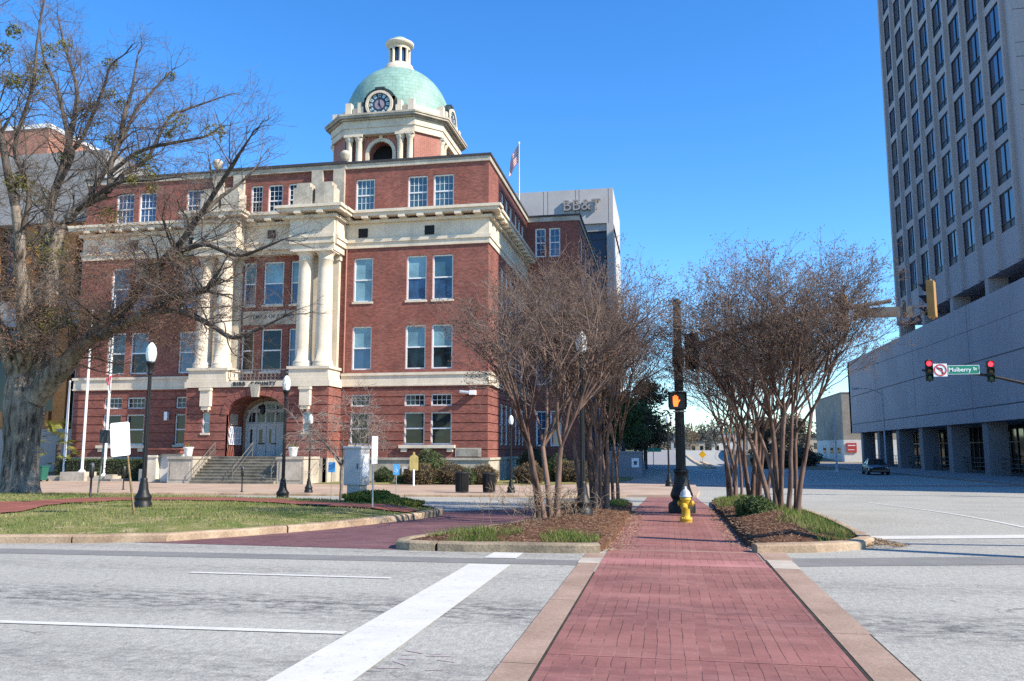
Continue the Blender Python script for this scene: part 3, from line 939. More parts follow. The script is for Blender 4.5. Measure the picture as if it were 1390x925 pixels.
# recessed frieze panels' joints and the square vents
for off in (6.57, 11.42):
    for s in (1, -1):
        q = MB(); q.ubox(FR, CX + s * off - .34, CX + s * off + .34, 16.42, 17.08, -.085, .0); v = q.build('vent', BLACKVOID, court, False)
        q = MB()
        for k in range(4): q.ubox(FR, CX + s * off - .36, CX + s * off + .36, 16.44 + k * .17, 16.48 + k * .17, -.10, -.086)
        q.build('louver', BLACKM, v, False)
q = MB(); q.ubox(facing_front(YF - .75), CX - .3, CX + .3, 16.5, 17.1, -.09, 0); q.build('vent', BLACKVOID, court, False)

# parapet and its dark coping
m = MB()
m.ubox(FR, PX1, XE + .12, 21.50, 21.86, -.12, .3); m.ubox(FR, XW - .12, PX0, 21.50, 21.86, -.12, .3)
m.ubox(FR, PX0, PX1, 21.50, 21.86, -.2, .3)
m.ubox(FE, YF + .3, 70, 21.50, 21.86, -.12, .3)
m.ubox(FRW, rx0, rx1 + .1, 21.45, 21.86, -.1, .3); m.ubox(fre, 70.3, 90, 21.45, 21.86, -.1, .3)
m.build('parapet', STONE_W, court, False)
m = MB()
m.ubox(FR, XW - .2, PX0, 21.86, 22.02, -.2, .5); m.ubox(FR, PX1, XE + .2, 21.86, 22.02, -.2, .5); m.ubox(FR, PX0 - .1, PX1 + .1, 21.86, 22.06, -.32, .5)
m.ubox(FE, YF + .5, 70, 21.86, 22.02, -.2, .5); m.ubox(FRW, rx0, rx1 + .2, 21.86, 22.02, -.2, .5); m.ubox(fre, 70.5, 90, 21.86, 22.02, -.2, .5)
m.quad((XW, YF + .2, 21.8), (XE, YF + .2, 21.8), (XE, 92, 21.8), (XW, 92, 21.8))
m.quad((XE, 70.2, 21.8), (rx1, 70.2, 21.8), (rx1, 92, 21.8), (XE, 92, 21.8))
m.build('roof', ROOF, court, False)

# windows
rw = random.Random(4)
def pick(lo=False):
    return rw.choice([G_BLIND, G_BLIND, G_TEAL, G_BLUE])
for s in (1, -1):
    for i, (off, w) in enumerate(wing_c):
        u = CX + s * off; a, b = u - w / 2, u + w / 2
        window(court, FR, a, b, 11.84, 15.0, upper=G_BLIND if i < 2 else G_TEAL, lower=G_BLIND if i == 0 and s > 0 else G_BLUE, sill=STONE)
        window(court, FR, a, b, 7.08, 10.12, upper=G_BLIND if s > 0 else G_TEAL, lower=[G_BLUE, G_DARK, G_DARK][i], sill=None)
        window(court, FR, a, b, 18.36, 20.74, upper=G_TEAL if s > 0 else G_BLUE, lower=G_TEAL if s > 0 else G_BLUE, mun=(4, 4), sill=None)
        window(court, FR, a, b, 1.95, 4.15, upper=G_DARK, sill=STONE if i == 0 else None)
        window(court, FR, a, b, 4.55, 5.38, upper=G_DARK, rail=False, mun=(4, 2))
for i, (off, w) in enumerate(centre_w):
    u = CX + off
    window(court, FR, u - w / 2, u + w / 2, 11.85, 15.0, upper=G_BLIND, lower=G_BLUE, sill=STONE)
    window(court, FR, u - w / 2, u + w / 2, 7.08, 10.12, upper=G_DARK if i < 2 else G_BLUE, sill=STONE)
for off, w in attic_w:
    window(court, FR, CX + off - w / 2, CX + off + w / 2, 18.36, 20.74, upper=G_DARK, mun=(3, 6), sill=STONE)
for a, b in side_w:
    window(court, FE, a, b, 18.36, 20.74, upper=G_TEAL); window(court, FE, a, b, 11.84, 15.0, upper=G_TEAL, lower=G_BLUE)
    window(court, FE, a, b, 7.08, 10.12, upper=G_TEAL, lower=G_BLUE); window(court, FE, a, b, 1.95, 4.9, upper=G_TEAL, lower=G_DARK)
for a, b, c, e in rops: window(court, FRW, a, b, c, e, upper=G_BLUE, mun=(2, 4), w=.13)
for a, b, c, e in r2: window(court, fre, a, b, c, e, upper=G_BLUE)
for s in (1, -1):
    window(court, FP, CX + s * 3.665 - .285, CX + s * 3.665 + .285, 2.75, 4.15, upper=G_BLIND, sill=STONE, w=.08)
# long stone sills under the paired ground windows, and the plaque
for s in (1, -1):
    m = MB(); a = CX + s * 11.44
    m.ubox(FR, a - 1.95, a + 1.95, 1.72, 1.93, -.25, .1)
    for k in (-1.6, 0, 1.6): m.ubox(FR, a + k - .2, a + k + .2, 1.48, 1.72, -.18, .1)
    m.build('window_sill', STONE, court, False)
m = MB(); m.ubox(FR, XE - 2.2, XE - .45, 1.16, 1.74, -.06, .05); v = m.build('stone_grille', STONE_W, court, False)
q = MB()
for k in range(7): q.ubox(FR, XE - 2.05, XE - .6, 1.2 + k * .072, 1.24 + k * .072, -.09, -.061)
q.build('grille_bar', STONE_W, v, False)
# basement windows
for u, w in ((-16.8, 1.5), (-15.0, .7), (-20.6, 1.3)):
    window(court, FR, u - w / 2, u + w / 2, -.45, .45, d=-.19, upper=G_DARK, rail=False, mun=(2, 1))

# portico: pedestals, columns, pilasters
col_us = [CX - 4.45, CX - 3.02, CX + 3.02, CX + 4.45]
for s in (-1, 1):
    m = MB(); a, b = sorted((CX + s * 2.2, CX + s * 5.2))
    m.ubox(FP, a, b, 6.24, 6.42, -.08, 2.05); m.ubox(FP, a + .08, b - .08, 6.42, 7.02, .0, 2.05); m.ubox(FP, a - .04, b + .04, 7.02, 7.2, -.10, 2.05)
    m.build('column_pedestal', STONE, court, False)
for u in col_us:
    m = MB(); yc = YP + .62
    prof = [(.70, 7.2), (.70, 7.36), (.66, 7.40), (.69, 7.48), (.66, 7.58), (.58, 7.62), (.565, 7.8)]
    for k in range(11):
        t = k / 10; prof.append((.565 - .075 * t ** 1.6, 7.8 + 6.75 * t))
    prof += [(.54, 14.58), (.50, 14.64), (.50, 14.86), (.62, 15.02), (.66, 15.06), (.66, 15.1)]
    m.lathe(prof, u, yc, 24)
    m.box(u - .70, u + .70, yc - .7, yc + .7, 15.1, 15.24)
    m.build('column', STONE, court, False)
    m = MB(); m.box(u - .5, u + .5, YF - .34, YF + .1, 7.2, 15.0); m.box(u - .6, u + .6, YF - .44, YF + .1, 14.8, 15.24)
    m.build('pilaster', STONE, court, False)
# attic piers and blocks over the columns
for s in (-1, 1):
    m = MB()
    for off in (3.05, 4.7):
        u = CX + s * off
        m.box(u - .42, u + .42, YF - .25, YF + .1, 18.2, 21.5)
    m.build('attic_pilaster', STONE_W, court, False)
    m = MB()
    for off in (2.75, 4.35):
        u = CX + s * off
        m.box(u - .68, u + .68, YP + .25, YP + 1.3, 18.22, 19.75); m.box(u - .5, u + .5, YP + .35, YP + 1.2, 19.75, 20.1)
    m.box(CX + s * 3.55 - .5, CX + s * 3.55 + .5, YP + .5, YP + 1.2, 18.22, 18.8)
    m.build('attic_block', STONE_W, court, False)
    q = MB(); u = CX + s * 5.0
    q.lathe([(.06, 22.0), (.14, 22.25), (.30, 22.35), (.30, 22.55), (.36, 22.62), (.36, 22.8), (.2, 22.95), (.0, 23.0)], u, YF + .1, 12)
    q.build('roof_lamp', STONE_W, court, False)
# brick strips up the attic next to the pilasters, downspout
q = MB(); q.tube([(PX1 + .18, YF - .08, 6.9), (PX1 + .18, YF - .08, 15.6)], .06, 6); q.build('downspout', mat('painted_pipe', (.36, .17, .13), .6), court, False)
# tablets and lettering
m = MB(); m.ubox(FR, CX - 2.35, CX + 2.0, 10.42, 11.42, -.07, .1); tb = m.build('tablet', STONE_W, court, False)
q = MB(); lettering(q, FR, 'TEMPLE OF JUSTICE', CX - .1, 11.0, -.075, .36, .02, .006, 1.1); q.build('lettering', mat('carved_shadow_stone', (.13, .12, .11), .9), tb, False)
q = MB(); lettering(q, FP, 'BIBB  COUNTY', CX - .1, 6.04, -.17, .36, .03, .012, 1.35)
q.build('lettering', mat('dark_bronze', (.035, .032, .03), .5, .2), court, False)
# balcony railing between the pedestals
m = MB(); b0, b1 = CX - 2.2, CX + 2.2
m.ubox(FP, b0, b1, 7.0, 7.06, .16, .22); m.ubox(FP, b0, b1, 6.3, 6.35, .17, .21)
k = 0; u = b0 + .1
while u < b1 - .25:
    m.ubox(FP, u, u + .03, 6.35, 7.0, .175, .205)
    for i in range(8):
        a0, a1 = 2 * PI * i / 8, 2 * PI * (i + 1) / 8
        c = u + .17
        m.tube([(c + .12 * math.cos(a0), YP + .19, 6.67 + .16 * math.sin(a0)), (c + .12 * math.cos(a1), YP + .19, 6.67 + .16 * math.sin(a1))], .015, 4)
    u += .30
m.build('balcony_railing', mat('weathered_iron', (.16, .15, .14), .7, .3, 5), court, False)
# keystone and the two long wall lanterns
m = MB(); m.uprism(FP, [(CX - .22, 5.15), (CX + .22, 5.15), (CX + .36, 6.0), (CX - .36, 6.0)], -.28, .05); m.build('keystone', STONE_W, court, False)
for s in (-1, 1):
    u = CX + s * 3.62; m = MB()
    m.ubox(FP, u - .36, u + .36, 4.55, 5.78, -.34, .02); m.ubox(FP, u - .28, u + .28, 4.30, 4.55, -.28, .02); m.ubox(FP, u - .42, u + .42, 5.62, 5.80, -.42, .02)
    v = m.build('wall_bracket', STONE, court, False)
    q = MB()
    for k in (-.17, .17): q.lathe([(.0, 4.16), (.07, 4.2), (.07, 4.3)], u + k, YP - .14, 8)
    q.build('bracket_drop', STONE, v, False)

# porch: floor, back wall, doors
m = MB(); m.box(CX - AW - .1, CX + AW + .1, YP + .02, YP + 2.4, .9, 1.16); m.build('porch_floor', STEPSTONE, court, False)
YD = YP + 2.15; FD = facing_front(YD)
m = MB(); m.ubox(FD, CX - AW - .1, CX + AW + .1, 1.1, 5.6, .16, .3); m.build('porch_wall', mat('porch_plaster', (.30, .22, .16), .9), court, False)
DW, DR = 1.78, 5.0
def door_v(u): return 3.7 + 1.3 * math.sqrt(max(0, 1 - abs((u - CX) / DW) ** 2.3))
m = MB()
poly = [(CX - DW, 1.16), (CX + DW, 1.16)] + [(CX + DW * math.cos(PI * i / 16), door_v(CX + DW * math.cos(PI * i / 16))) for i in range(17)]
m.uprism(FD, poly, .06, .15)
for i in range(16):
    a, b = PI * i / 16, PI * (i + 1) / 16
    u0, u1 = CX + DW * math.cos(a), CX + DW * math.cos(b)
    w0, w1 = CX + (DW - .14) * math.cos(a), CX + (DW - .14) * math.cos(b)
    m.uprism(FD, [(u0, door_v(u0)), (u1, door_v(u1)), (w1, door_v(u1) - .15), (w0, door_v(u0) - .15)], .0, .07)
for v in (3.28, 3.30):
    pass
m.ubox(FD, CX - DW, CX + DW, 3.26, 3.42, .0, .07); m.ubox(FD, CX - DW, CX + DW, 4.28, 4.40, .01, .07)
for k in range(6):
    u = CX - DW + 2 * DW * k / 5
    m.ubox(FD, u - .06, u + .06, 1.16, min(4.9, door_v(u) - .05) if 0 < k < 5 else 3.8, .005, .068)
dr = m.build('door', GREYP, court, False)
for k in range(5):
    u = CX - DW + 2 * DW * (k + .5) / 5
    for v0, v1 in ((3.52, 4.2), (4.46, min(4.86, door_v(u) - .22))):
        if v1 - v0 > .1:
            q = MB()
            for g in (-.14, .14): q.ubox(FD, u + g - .12, u + g + .12, v0, v1, .048, .055)
            q.build('door_glass', G_DARK, dr, False)
    if k in (0, 1, 2, 4):
        q = MB(); ww = (.08, .13, .08, .1, .13)[k]; q.ubox(FD, u - ww, u + ww, 2.05, 3.02, .048, .055); q.build('door_glass', G_DARK, dr, False)
q = MB(); q.ubox(FD, CX - .85, CX - .35, 2.0, 2.07, -.05, .05); q.ubox(FD, CX + .15, CX + .45, 2.0, 2.07, -.05, .05); q.build('handle', BLACKM, dr, False)
# notice board on the porch's side wall, hanging lantern
FN = facing_east(CX - AW)
q = MB(); q.ubox(FN, YP + .35, YP + 1.95, 1.95, 3.2, -.08, 0); nb = q.build('notice_board', WHITEM, court, False)
q = MB()
rn = random.Random(8)
for i in range(4):
    for j in range(3):
        y = YP + .45 + i * .36; zz = 2.05 + j * .37
        q.ubox(FN, y, y + .26, zz, zz + .3, -.09, -.081)
q.build('notice', mat('notice_paper', (.45, .47, .55), .8, .3, 8), nb, False)
q = MB(); q.ubox(FN, YP + .5, YP + 1.45, 3.3, 4.05, -.05, 0); q.build('wall_panel', mat('beige_panel', (.45, .38, .28), .8), court, False)
q = MB(); q.lathe([(.02, 5.2), (.02, 4.75), (.16, 4.65), (.2, 4.2), (.1, 4.05), (0, 4.0)], CX - .1, YP + 1.2, 8); q.build('lantern', BLACKM, court, False)

# entrance steps and their cheek walls
NST = 9
m = MB()
for i in range(NST):
    zt = -.54 + (1.16 + .54) * (i + 1) / NST
    y = 49.15 + i * .30
    m.box(CX - 2.95, CX + 2.85, y, YP + .05, zt - .189, zt - .004 * (i < NST - 1))
    m.box(CX - 2.97, CX + 2.87, y - .03, y + .02, zt - .05, zt + .003)
m.build('entrance_steps', STEPSTONE, court, False)
for a, b in ((CX - 4.75, CX - 2.98), (CX + 2.9, CX + 4.7)):
    m = MB(); m.box(a, b, 49.45, YP - .1, Z0, 1.02); m.box(a - .06, b + .06, 49.38, YP - .1, 1.02, 1.17)
    m.box(a + .2, b - .2, 49.42, 49.46, -.3, .85)
    m.build('step_wall', STONE_W, court, False)
for u in (CX - 2.75, CX, CX + 2.65):
    m = MB(); pts = [(u, 49.2, -.45), (u, 49.2, .45), (u, YP - .2, 2.1), (u, YP - .2, 1.15)]
    m.tube(pts[:2], .025, 5); m.tube(pts[1:3], .025, 5); m.tube(pts[2:], .025, 5)
    m.tube([(u, 49.25, .1), (u, YP - .2, 1.7)], .018, 5)
    if u < CX - 1:
        for k in range(1, 14):
            t = k / 14; y = 49.2 + (YP - .2 - 49.2) * t
            m.tube([(u, y, .45 + 1.65 * t), (u, y, -.42 + 1.6 * t)], .012, 4)
    m.build('handrail', mat('old_handrail', (.14, .13, .11), .6, .3, 6), court, False)
# side entrance to the left of the steps: brick hood, white screen wall, stone pier
m = MB(); m.box(-34.9, -32.3, 51.2, YF - .2, 1.35, 1.62); m.box(-35.0, -32.2, 51.1, YF - .2, 1.62, 1.72); m.build('entrance_hood', BRICK, court, False)
m = MB(); m.box(-34.0, -32.3, 51.6, 51.85, Z0, 1.33); m.build('screen_wall', mat('white_render', (.62, .61, .57), .9, .08, 1), court, False)
m = MB(); m.box(-34.75, -34.05, 51.2, 51.9, Z0, 1.1); m.box(-34.82, -33.98, 51.13, 51.97, 1.1, 1.25); m.box(-35.6, -34.75, 51.6, 51.9, Z0, .3); m.build('gate_pier', STONE, court, False)
# wall lamp on the brick of the left wing
q = MB(); q.box(-35.35, -35.1, 53.75, 54.0, 3.7, 4.3); q.build('wall_lamp', GLOBE, court, False)
q = MB(); q.box(-12.9, -12.5, 53.6, 54.0, 5.25, 5.55); q.tube([(-12.9, 53.7, 5.4), (-13.5, 53.4, 5.45)], .1, 8, True); q.build('camera_box', WHITEM, court, False)

# ------------------------------------------------------------------ clock tower of the courthouse
TY = 80.5
HW, HF = 5.9, 3.55                        # half depth, half width of a face before the chamfer
def octo(h, f):
    return [(CX - f, TY - h), (CX + f, TY - h), (CX + h, TY - f), (CX + h, TY + f), (CX + f, TY + h), (CX - f, TY + h), (CX - h, TY + f), (CX - h, TY - f)]
def oframes(h):
    return [(facing_front(TY - h), CX), (facing_east(CX + h), TY), ((lambda u, v, d: (CX - h + d, 2 * TY - u, v)), TY)]
m = MB()
rec = 5.15                                 # the walls behind the columns stand back
for fr, c in oframes(rec):
    wall(m, fr, c - HF, c + HF, 21.8, 33.0, [(c - 1.25, c + 1.25, 24, 32.05)], 0, 1.2)
    for i in range(12):
        t0, t1 = PI * i / 12, PI * (i + 1) / 12
        ua, ub = c + 1.25 * math.cos(t0), c + 1.25 * math.cos(t1)
        va, vb = 30.8 + 1.25 * math.sin(t0), 30.8 + 1.25 * math.sin(t1)
        m.quad(fr(ua, va, 0), fr(ub, vb, 0), fr(ub, 32.06, 0), fr(ua, 32.06, 0))
        m.quad(fr(ua, va, 0), fr(ub, vb, 0), fr(ub, vb, 1.2), fr(ua, va, 1.2))
oc = octo(HW - .25, HF + .02)
for i, j in ((1, 2), (7, 0), (3, 4), (5, 6)):
    (xa, ya), (xb, yb) = oc[i], oc[j]
    m.quad((xa, ya, 21.8), (xb, yb, 21.8), (xb, yb, 33), (xa, ya, 33))
    for (x, y) in ((xa, ya), (xb, yb)):
        if abs(y - TY) > abs(x - CX): m.quad((x, y, 21.8), (x, TY + math.copysign(rec, y - TY), 21.8), (x, TY + math.copysign(rec, y - TY), 33), (x, y, 33))
        else: m.quad((x, y, 21.8), (CX + math.copysign(rec, x - CX), y, 21.8), (CX + math.copysign(rec, x - CX), y, 33), (x, y, 33))
m.quad((CX - HF, TY + rec, 21.8), (CX + HF, TY + rec, 21.8), (CX + HF, TY + rec, 33), (CX - HF, TY + rec, 33))
tower = m.build('clock_tower', BRICK_T, court, False)
# dark inside of the belfry
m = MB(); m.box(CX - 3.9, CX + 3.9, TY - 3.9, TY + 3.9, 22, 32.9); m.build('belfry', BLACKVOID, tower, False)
for fr, c in oframes(rec):
    m = MB()
    for i in range(16):
        t0, t1 = PI * i / 16, PI * (i + 1) / 16
        P = lambda r, t: (c + r * math.cos(t), 30.8 + r * math.sin(t))
        m.uprism(fr, [P(1.22, t0), P(1.58, t0), P(1.58, t1), P(1.22, t1)], -.12, .1)
    for s in (-1, 1): m.ubox(fr, c + s * 1.4 - .18, c + s * 1.4 + .18, 22, 30.8, -.12, .1)
    m.ubox(fr, c - .16, c + .16, 32.2, 32.65, -.2, .1)
    m.build('belfry_arch', STONE, tower, False)
for fi, (fr, c) in enumerate(oframes(HW)):
    for off in (-3.15, -2.15, 2.15, 3.15):
        q = MB(); p = fr(c + off, 0, .32)
        q.lathe([(.42, 21.9), (.42, 22.2), (.36, 22.4)] + [(.36 - .05 * k / 6, 22.4 + 9.5 * k / 6) for k in range(1, 7)] + [(.36, 32.0), (.45, 32.2), (.45, 32.35)], p[0], p[1], 14)
        q.box(p[0] - .46, p[0] + .46, p[1] - .46, p[1] + .46, 32.35, 32.6)
        q.build('tower_column', STONE, tower, False)
m = MB()
m.prism(octo(HW - .02, HF + .12), 32.6, 33.25); m.prism(octo(HW + .08, HF + .16), 33.25, 34.0)
m.build('tower_entablature', STONE, tower, False)
m = MB()
m.prism(octo(HW + .32, HF + .2), 34.0, 34.16); m.prism(octo(HW + .62, HF + .32), 34.16, 34.36); m.prism(octo(HW + .70, HF + .36), 34.36, 34.55)
m.build('tower_cornice', STONE_W, tower, False)
m = MB()
m.prism(octo(HW - .3, HF - .1), 34.55, 35.5)
for fr, c in oframes(HW - .1):
    for off in (-3.25, -1.98, 1.98, 3.25):
        m.ubox(fr, c + off - .30, c + off + .30, 34.55, 35.95, -.12, .5)
m.build('tower_parapet', STONE, tower, False)
# dome
m = MB(); prof = [(5.5, 35.3), (5.55, 35.6)]
for k in range(1, 25):
    a = (PI / 2) * k / 24
    prof.append((5.55 * math.cos(a) if k < 24 else .01, 35.7 + 6.1 * math.sin(a)))
m.lathe(prof, CX, TY, 48)
m.build('dome', None or COPPER, tower, False)
# cupola
m = MB(); m.lathe([(1.75, 41.3), (1.75, 41.75), (1.5, 41.95), (1.45, 42.25), (1.2, 42.35), (1.12, 42.5)], CX, TY, 28)
m.lathe([(1.12, 44.1), (1.12, 44.45), (1.3, 44.5), (1.52, 44.7), (1.52, 44.86), (1.3, 44.95), (1.0, 45.0)], CX, TY, 28)
for k in range(8):
    a = 2 * PI * (k + .5) / 8
    m.lathe([(.2, 42.45), (.17, 42.6), (.16, 44.0), (.2, 44.12)], CX + 1.0 * math.cos(a), TY + 1.0 * math.sin(a), 8)
m.build('cupola', STONE, tower, False)
m = MB(); m.lathe([(.78, 42.4), (.78, 44.2)], CX, TY, 16); m.build('cupola_glass', G_BLUE, tower, False)
m = MB(); m.lathe([(1.02, 44.98), (.96, 45.2), (.7, 45.45), (.35, 45.6), (.0, 45.64)], CX, TY, 20); m.build('cupola_cap', COPPER, tower, False)
# clocks on three faces
DIAL = mat('clock_dial', (.035, .055, .08), .4, .15, 3)
DIALP = mat('clock_centre', (.28, .235, .29), .6, .08, 3)
DIALN = mat('clock_numeral_plate', (.42, .58, .62), .5, .08, 3)
for fr, c in oframes(HW - .25):
    zc = 35.6
    m = MB(); m.ubox(fr, c - 1.62, c + 1.62, 34.56, 36.4, -.22, 1.5)
    m.uprism(fr, [(c + 1.62 * math.cos(PI * i / 16), 36.0 + 1.35 * math.sin(PI * i / 16)) for i in range(17)], -.22, 1.9)
    for k in (-1, 1): m.ubox(fr, c + k * 1.72 - .14, c + k * 1.72 + .14, 35.5, 35.95, -.3, .4)
    m.ubox(fr, c - .5, c + .5, 37.2, 37.42, -.3, .4)
    m.build('clock_case', mat('dark_copper', (.03, .045, .045), .6), tower, False)
    m = MB()
    for i in range(36):
        t0, t1 = 2 * PI * i / 36, 2 * PI * (i + 1) / 36
        P = lambda r, t: (c + r * math.cos(t), zc + r * math.sin(t))
        m.uprism(fr, [P(1.17, t0), P(1.42, t0), P(1.42, t1), P(1.17, t1)], -.42, -.2)
    m.build('clock_frame', STONE, tower, False)
    m = MB(); m.uprism(fr, [(c + 1.18 * math.cos(2 * PI * i / 32), zc + 1.18 * math.sin(2 * PI * i / 32)) for i in range(32)], -.26, -.2)
    m.build('clock_dial', DIAL, tower, False)
    m = MB(); m.uprism(fr, [(c + .5 * math.cos(2 * PI * i / 28), zc + .5 * math.sin(2 * PI * i / 28)) for i in range(28)], -.275, -.262)
    m.build('clock_centre', DIALP, tower, False)
    m = MB(); n2 = MB()
    rom = ['III', 'II', 'I', 'XII', 'XI', 'X', 'IX', 'VIII', 'VII', 'VI', 'V', 'IV']
    for k in range(12):
        a = PI * 2 * k / 12
        P = lambda r, t: (c + r * math.cos(t), zc + r * math.sin(t))
        m.uprism(fr, [P(.74, a - .17), P(1.08, a - .14), P(1.08, a + .14), P(.74, a + .17)], -.275, -.262)
        q = P(.91, a)
        lettering(n2, fr, rom[k], q[0], q[1], -.279, .24, .003, .004, 1.0, a - PI / 2)
    m.build('numeral_plate', DIALN, tower, False)
    n2.build('numeral', BLACKM, tower, False)
    m = MB()
    for ang, L, w in ((PI / 2, .98, .045), (PI / 2 - 2 * PI * 5 / 12, .74, .06)):
        ca, sa = math.cos(ang), math.sin(ang)
        P = lambda l, s: (c + l * ca - s * sa, zc + l * sa + s * ca)
        m.uprism(fr, [P(-.16, -w), P(L, -w * .4), P(L, w * .4), P(-.16, w)], -.31, -.295)
    m.build('clock_hand', BLACKM, tower, False)

# ================================================================== OTHER BUILDINGS
CONC = mat('pale_concrete_panel', (.40, .39, .385), .85, .05, .35, .05, 6, col2=(.46, .45, .44))
CONC_T = mat('tower_concrete', (.37, .35, .365), .85, .05, .25, .05, 5, col2=(.41, .39, .40), streak=.15)
JOINT = mat('panel_joint', (.10, .10, .11), .9, .2)

# office tower with podium on the right
TX, TY0, TY1, TZ0, TZ1 = 27.0, 66.0, 102.5, 14.4, 57.6
tower_b = thing('office_tower', 'tall grey concrete office tower on a blank overhanging podium with dark windows', 'building', (40, 84, -.65))
FT = facing_west(TX)
NB, FH = 8, 3.86
bw_ = (TY1 - .9 - (TY0 + 1.6)) / NB
ops = []
for j in range(10):
    v0 = 18.95 + FH * j
    for i in range(NB):
        u0 = TY0 + 1.6 + bw_ * i
        ops.append((u0 + .46, u0 + bw_ - .46, v0, v0 + 3.15))
m = MB()
wall(m, FT, TY0, TY1, 16.0, TZ1, ops, 0, .2)
frn = facing_front(TY0)
wall(m, frn, TX, TX + 32, TZ0, TZ1)
wall(m, facing_east(TX + 32), TY0, TY1, TZ0, TZ1)
m.quad((TX, TY1, 16.0), (TX + 32, TY1, 16.0), (TX + 32, TY1, TZ1), (TX, TY1, TZ1))
m.quad((TX, TY0, TZ1), (TX + 32, TY0, TZ1), (TX + 32, TY1, TZ1), (TX, TY1, TZ1))
m.quad((TX, TY0, 16.0), (TX + 8, TY0, 16.0), (TX + 8, TY1, 16.0), (TX, TY1, 16.0))
# open terrace level: piers and the wall far behind
for k in range(5):
    y = TY0 + (TY1 - TY0 - .7) * k / 4
    m.box(TX + .02, TX + 1.6, y, y + .75, TZ0, 16.0)
m.box(TX + 6, TX + 6.4, TY0, TY1 - 9, TZ0, 16.0)
m.build('facade', CONC_T, tower_b, False)
m = MB()
for i in range(NB + 1):
    u = TY0 + 1.6 + bw_ * i
    m.ubox(FT, u - .16, u + .16, 16.0, TZ1, -.34, 0)
m.ubox(FT, TY0 - .0, TY0 + .5, 16.0, TZ1, -.2, -.003)
m.ubox(FT, TY1 - .3, TY1, 16.0, TZ1, -.2, -.003)
m.build('mullion', CONC_T, tower_b, False)
m = MB()
for j in range(14):
    z = 16.0 + j * FH
    if z < TZ1: m.ubox(frn, TX, TX + 32, z, z + .06, -.004, .02); m.ubox(frn, TX, TX + 32, z + 1.15, z + 1.2, -.004, .02)
m.ubox(frn, TX + 1.1, TX + 1.16, TZ0, TZ1, -.005, .02)
m.build('panel_seam', JOINT, tower_b, False)
FRAMEB = mat('bronze_window_frame', (.018, .017, .020), .4, .2)
rf0 = random.Random(6)
G_TOWER2 = glass_mat('tower_glass_blind', (.055, .06, .075), .05, 1.8, .02)
G_TOWER3 = glass_mat('tower_glass_blue', (.02, .04, .10), .03, 2.0, .04)
for (a, b, c, e) in ops:
    q = MB()
    for u in (a, (a + b) / 2 - .03, b - .07): q.ubox(FT, u, u + .07, c, e, .06, .18)
    q.ubox(FT, a, b, c, c + .08, .06, .18); q.ubox(FT, a, b, e - .08, e, .06, .18); q.ubox(FT, a, b, c + .62, c + .70, .05, .18)
    f = q.build('window', FRAMEB, tower_b, False)
    q = MB(); q.ubox(FT, a, b, c + .66, e - .02, .12, .16); q.build('pane', rf0.choice([G_TOWER, G_TOWER, G_TOWER2, G_TOWER3]), f, False)
    q = MB(); q.ubox(FT, a, b, c + .02, c + .66, .11, .16); q.build('spandrel', FRAMEB, f, False)
# podium
PXX = 26.5
m = MB()
fpd = facing_west(PXX)
m.ubox(fpd, 47, 129, 3.95, 14.4, 0, 1.0)
m.box(PXX, PXX + 40, 47, 48, 3.95, 14.4); m.box(PXX, PXX + 40, 128, 129, 3.95, 14.4)
m.box(PXX + 1, PXX + 40, 48, 128, 3.97, 4.4)
m.box(PXX + 1, PXX + 40, 48, 128, 13.0, 13.4)
m.build('podium', mat('podium_concrete', (.36, .345, .37), .85, .05, .22, .06, 5, col2=(.41, .395, .415), streak=.18), tower_b, False)
m = MB()
for z in (5.15, 9.15): m.ubox(fpd, 47, 129, z, z + .10, -.006, .02)
for y in (62, 79, 96, 113): m.ubox(fpd, y, y + .06, 3.95, 14.4, -.005, .02)
m.build('panel_seam', JOINT, tower_b, False)
for k in range(9):
    y = 49.3 + k * 9.2
    q = MB(); q.box(PXX + .3, PXX + 1.9, y, y + 1.2, -.7, 3.96); q.build('column', mat('shaded_column_concrete', (.21, .205, .22), .85, .1, .5, .06, 6), tower_b, False)  # column tone darkened for the deep shade under the podium
m = MB(); m.box(PXX + 6.5, PXX + 7.0, 47, 127, -.7, 3.95); m.build('ground_floor_glazing', G_SHOP, tower_b, False)
m = MB()
for k in range(48):
    y = 47.5 + k * 1.65
    m.box(PXX + 6.4, PXX + 6.5, y, y + .12, -.7, 3.95)
m.box(PXX + 6.38, PXX + 6.5, 47, 127, 2.3, 2.42); m.build('glazing_frame', FRAMEB, tower_b, False)
m = MB()
for z in (.1, .45, .85): m.tube([(PXX + 1.2, 50, z), (PXX + 1.2, 124, z)], .03, 5)
for k in range(30): m.tube([(PXX + 1.2, 50 + k * 2.5, -.6), (PXX + 1.2, 50 + k * 2.5, .85)], .03, 5)
m.build('railing', GREYIRON, tower_b, False)

# unseen block added right of the frame to shade road and courthouse side
nb = thing('shade_tower', 'unseen grey block added right of the frame for its shade', 'building', (54, 50, -.65))
m = MB(); m.box(45, 64, 40, 60, -.7, 66)
m.build('block', CONC_T, nb, False)

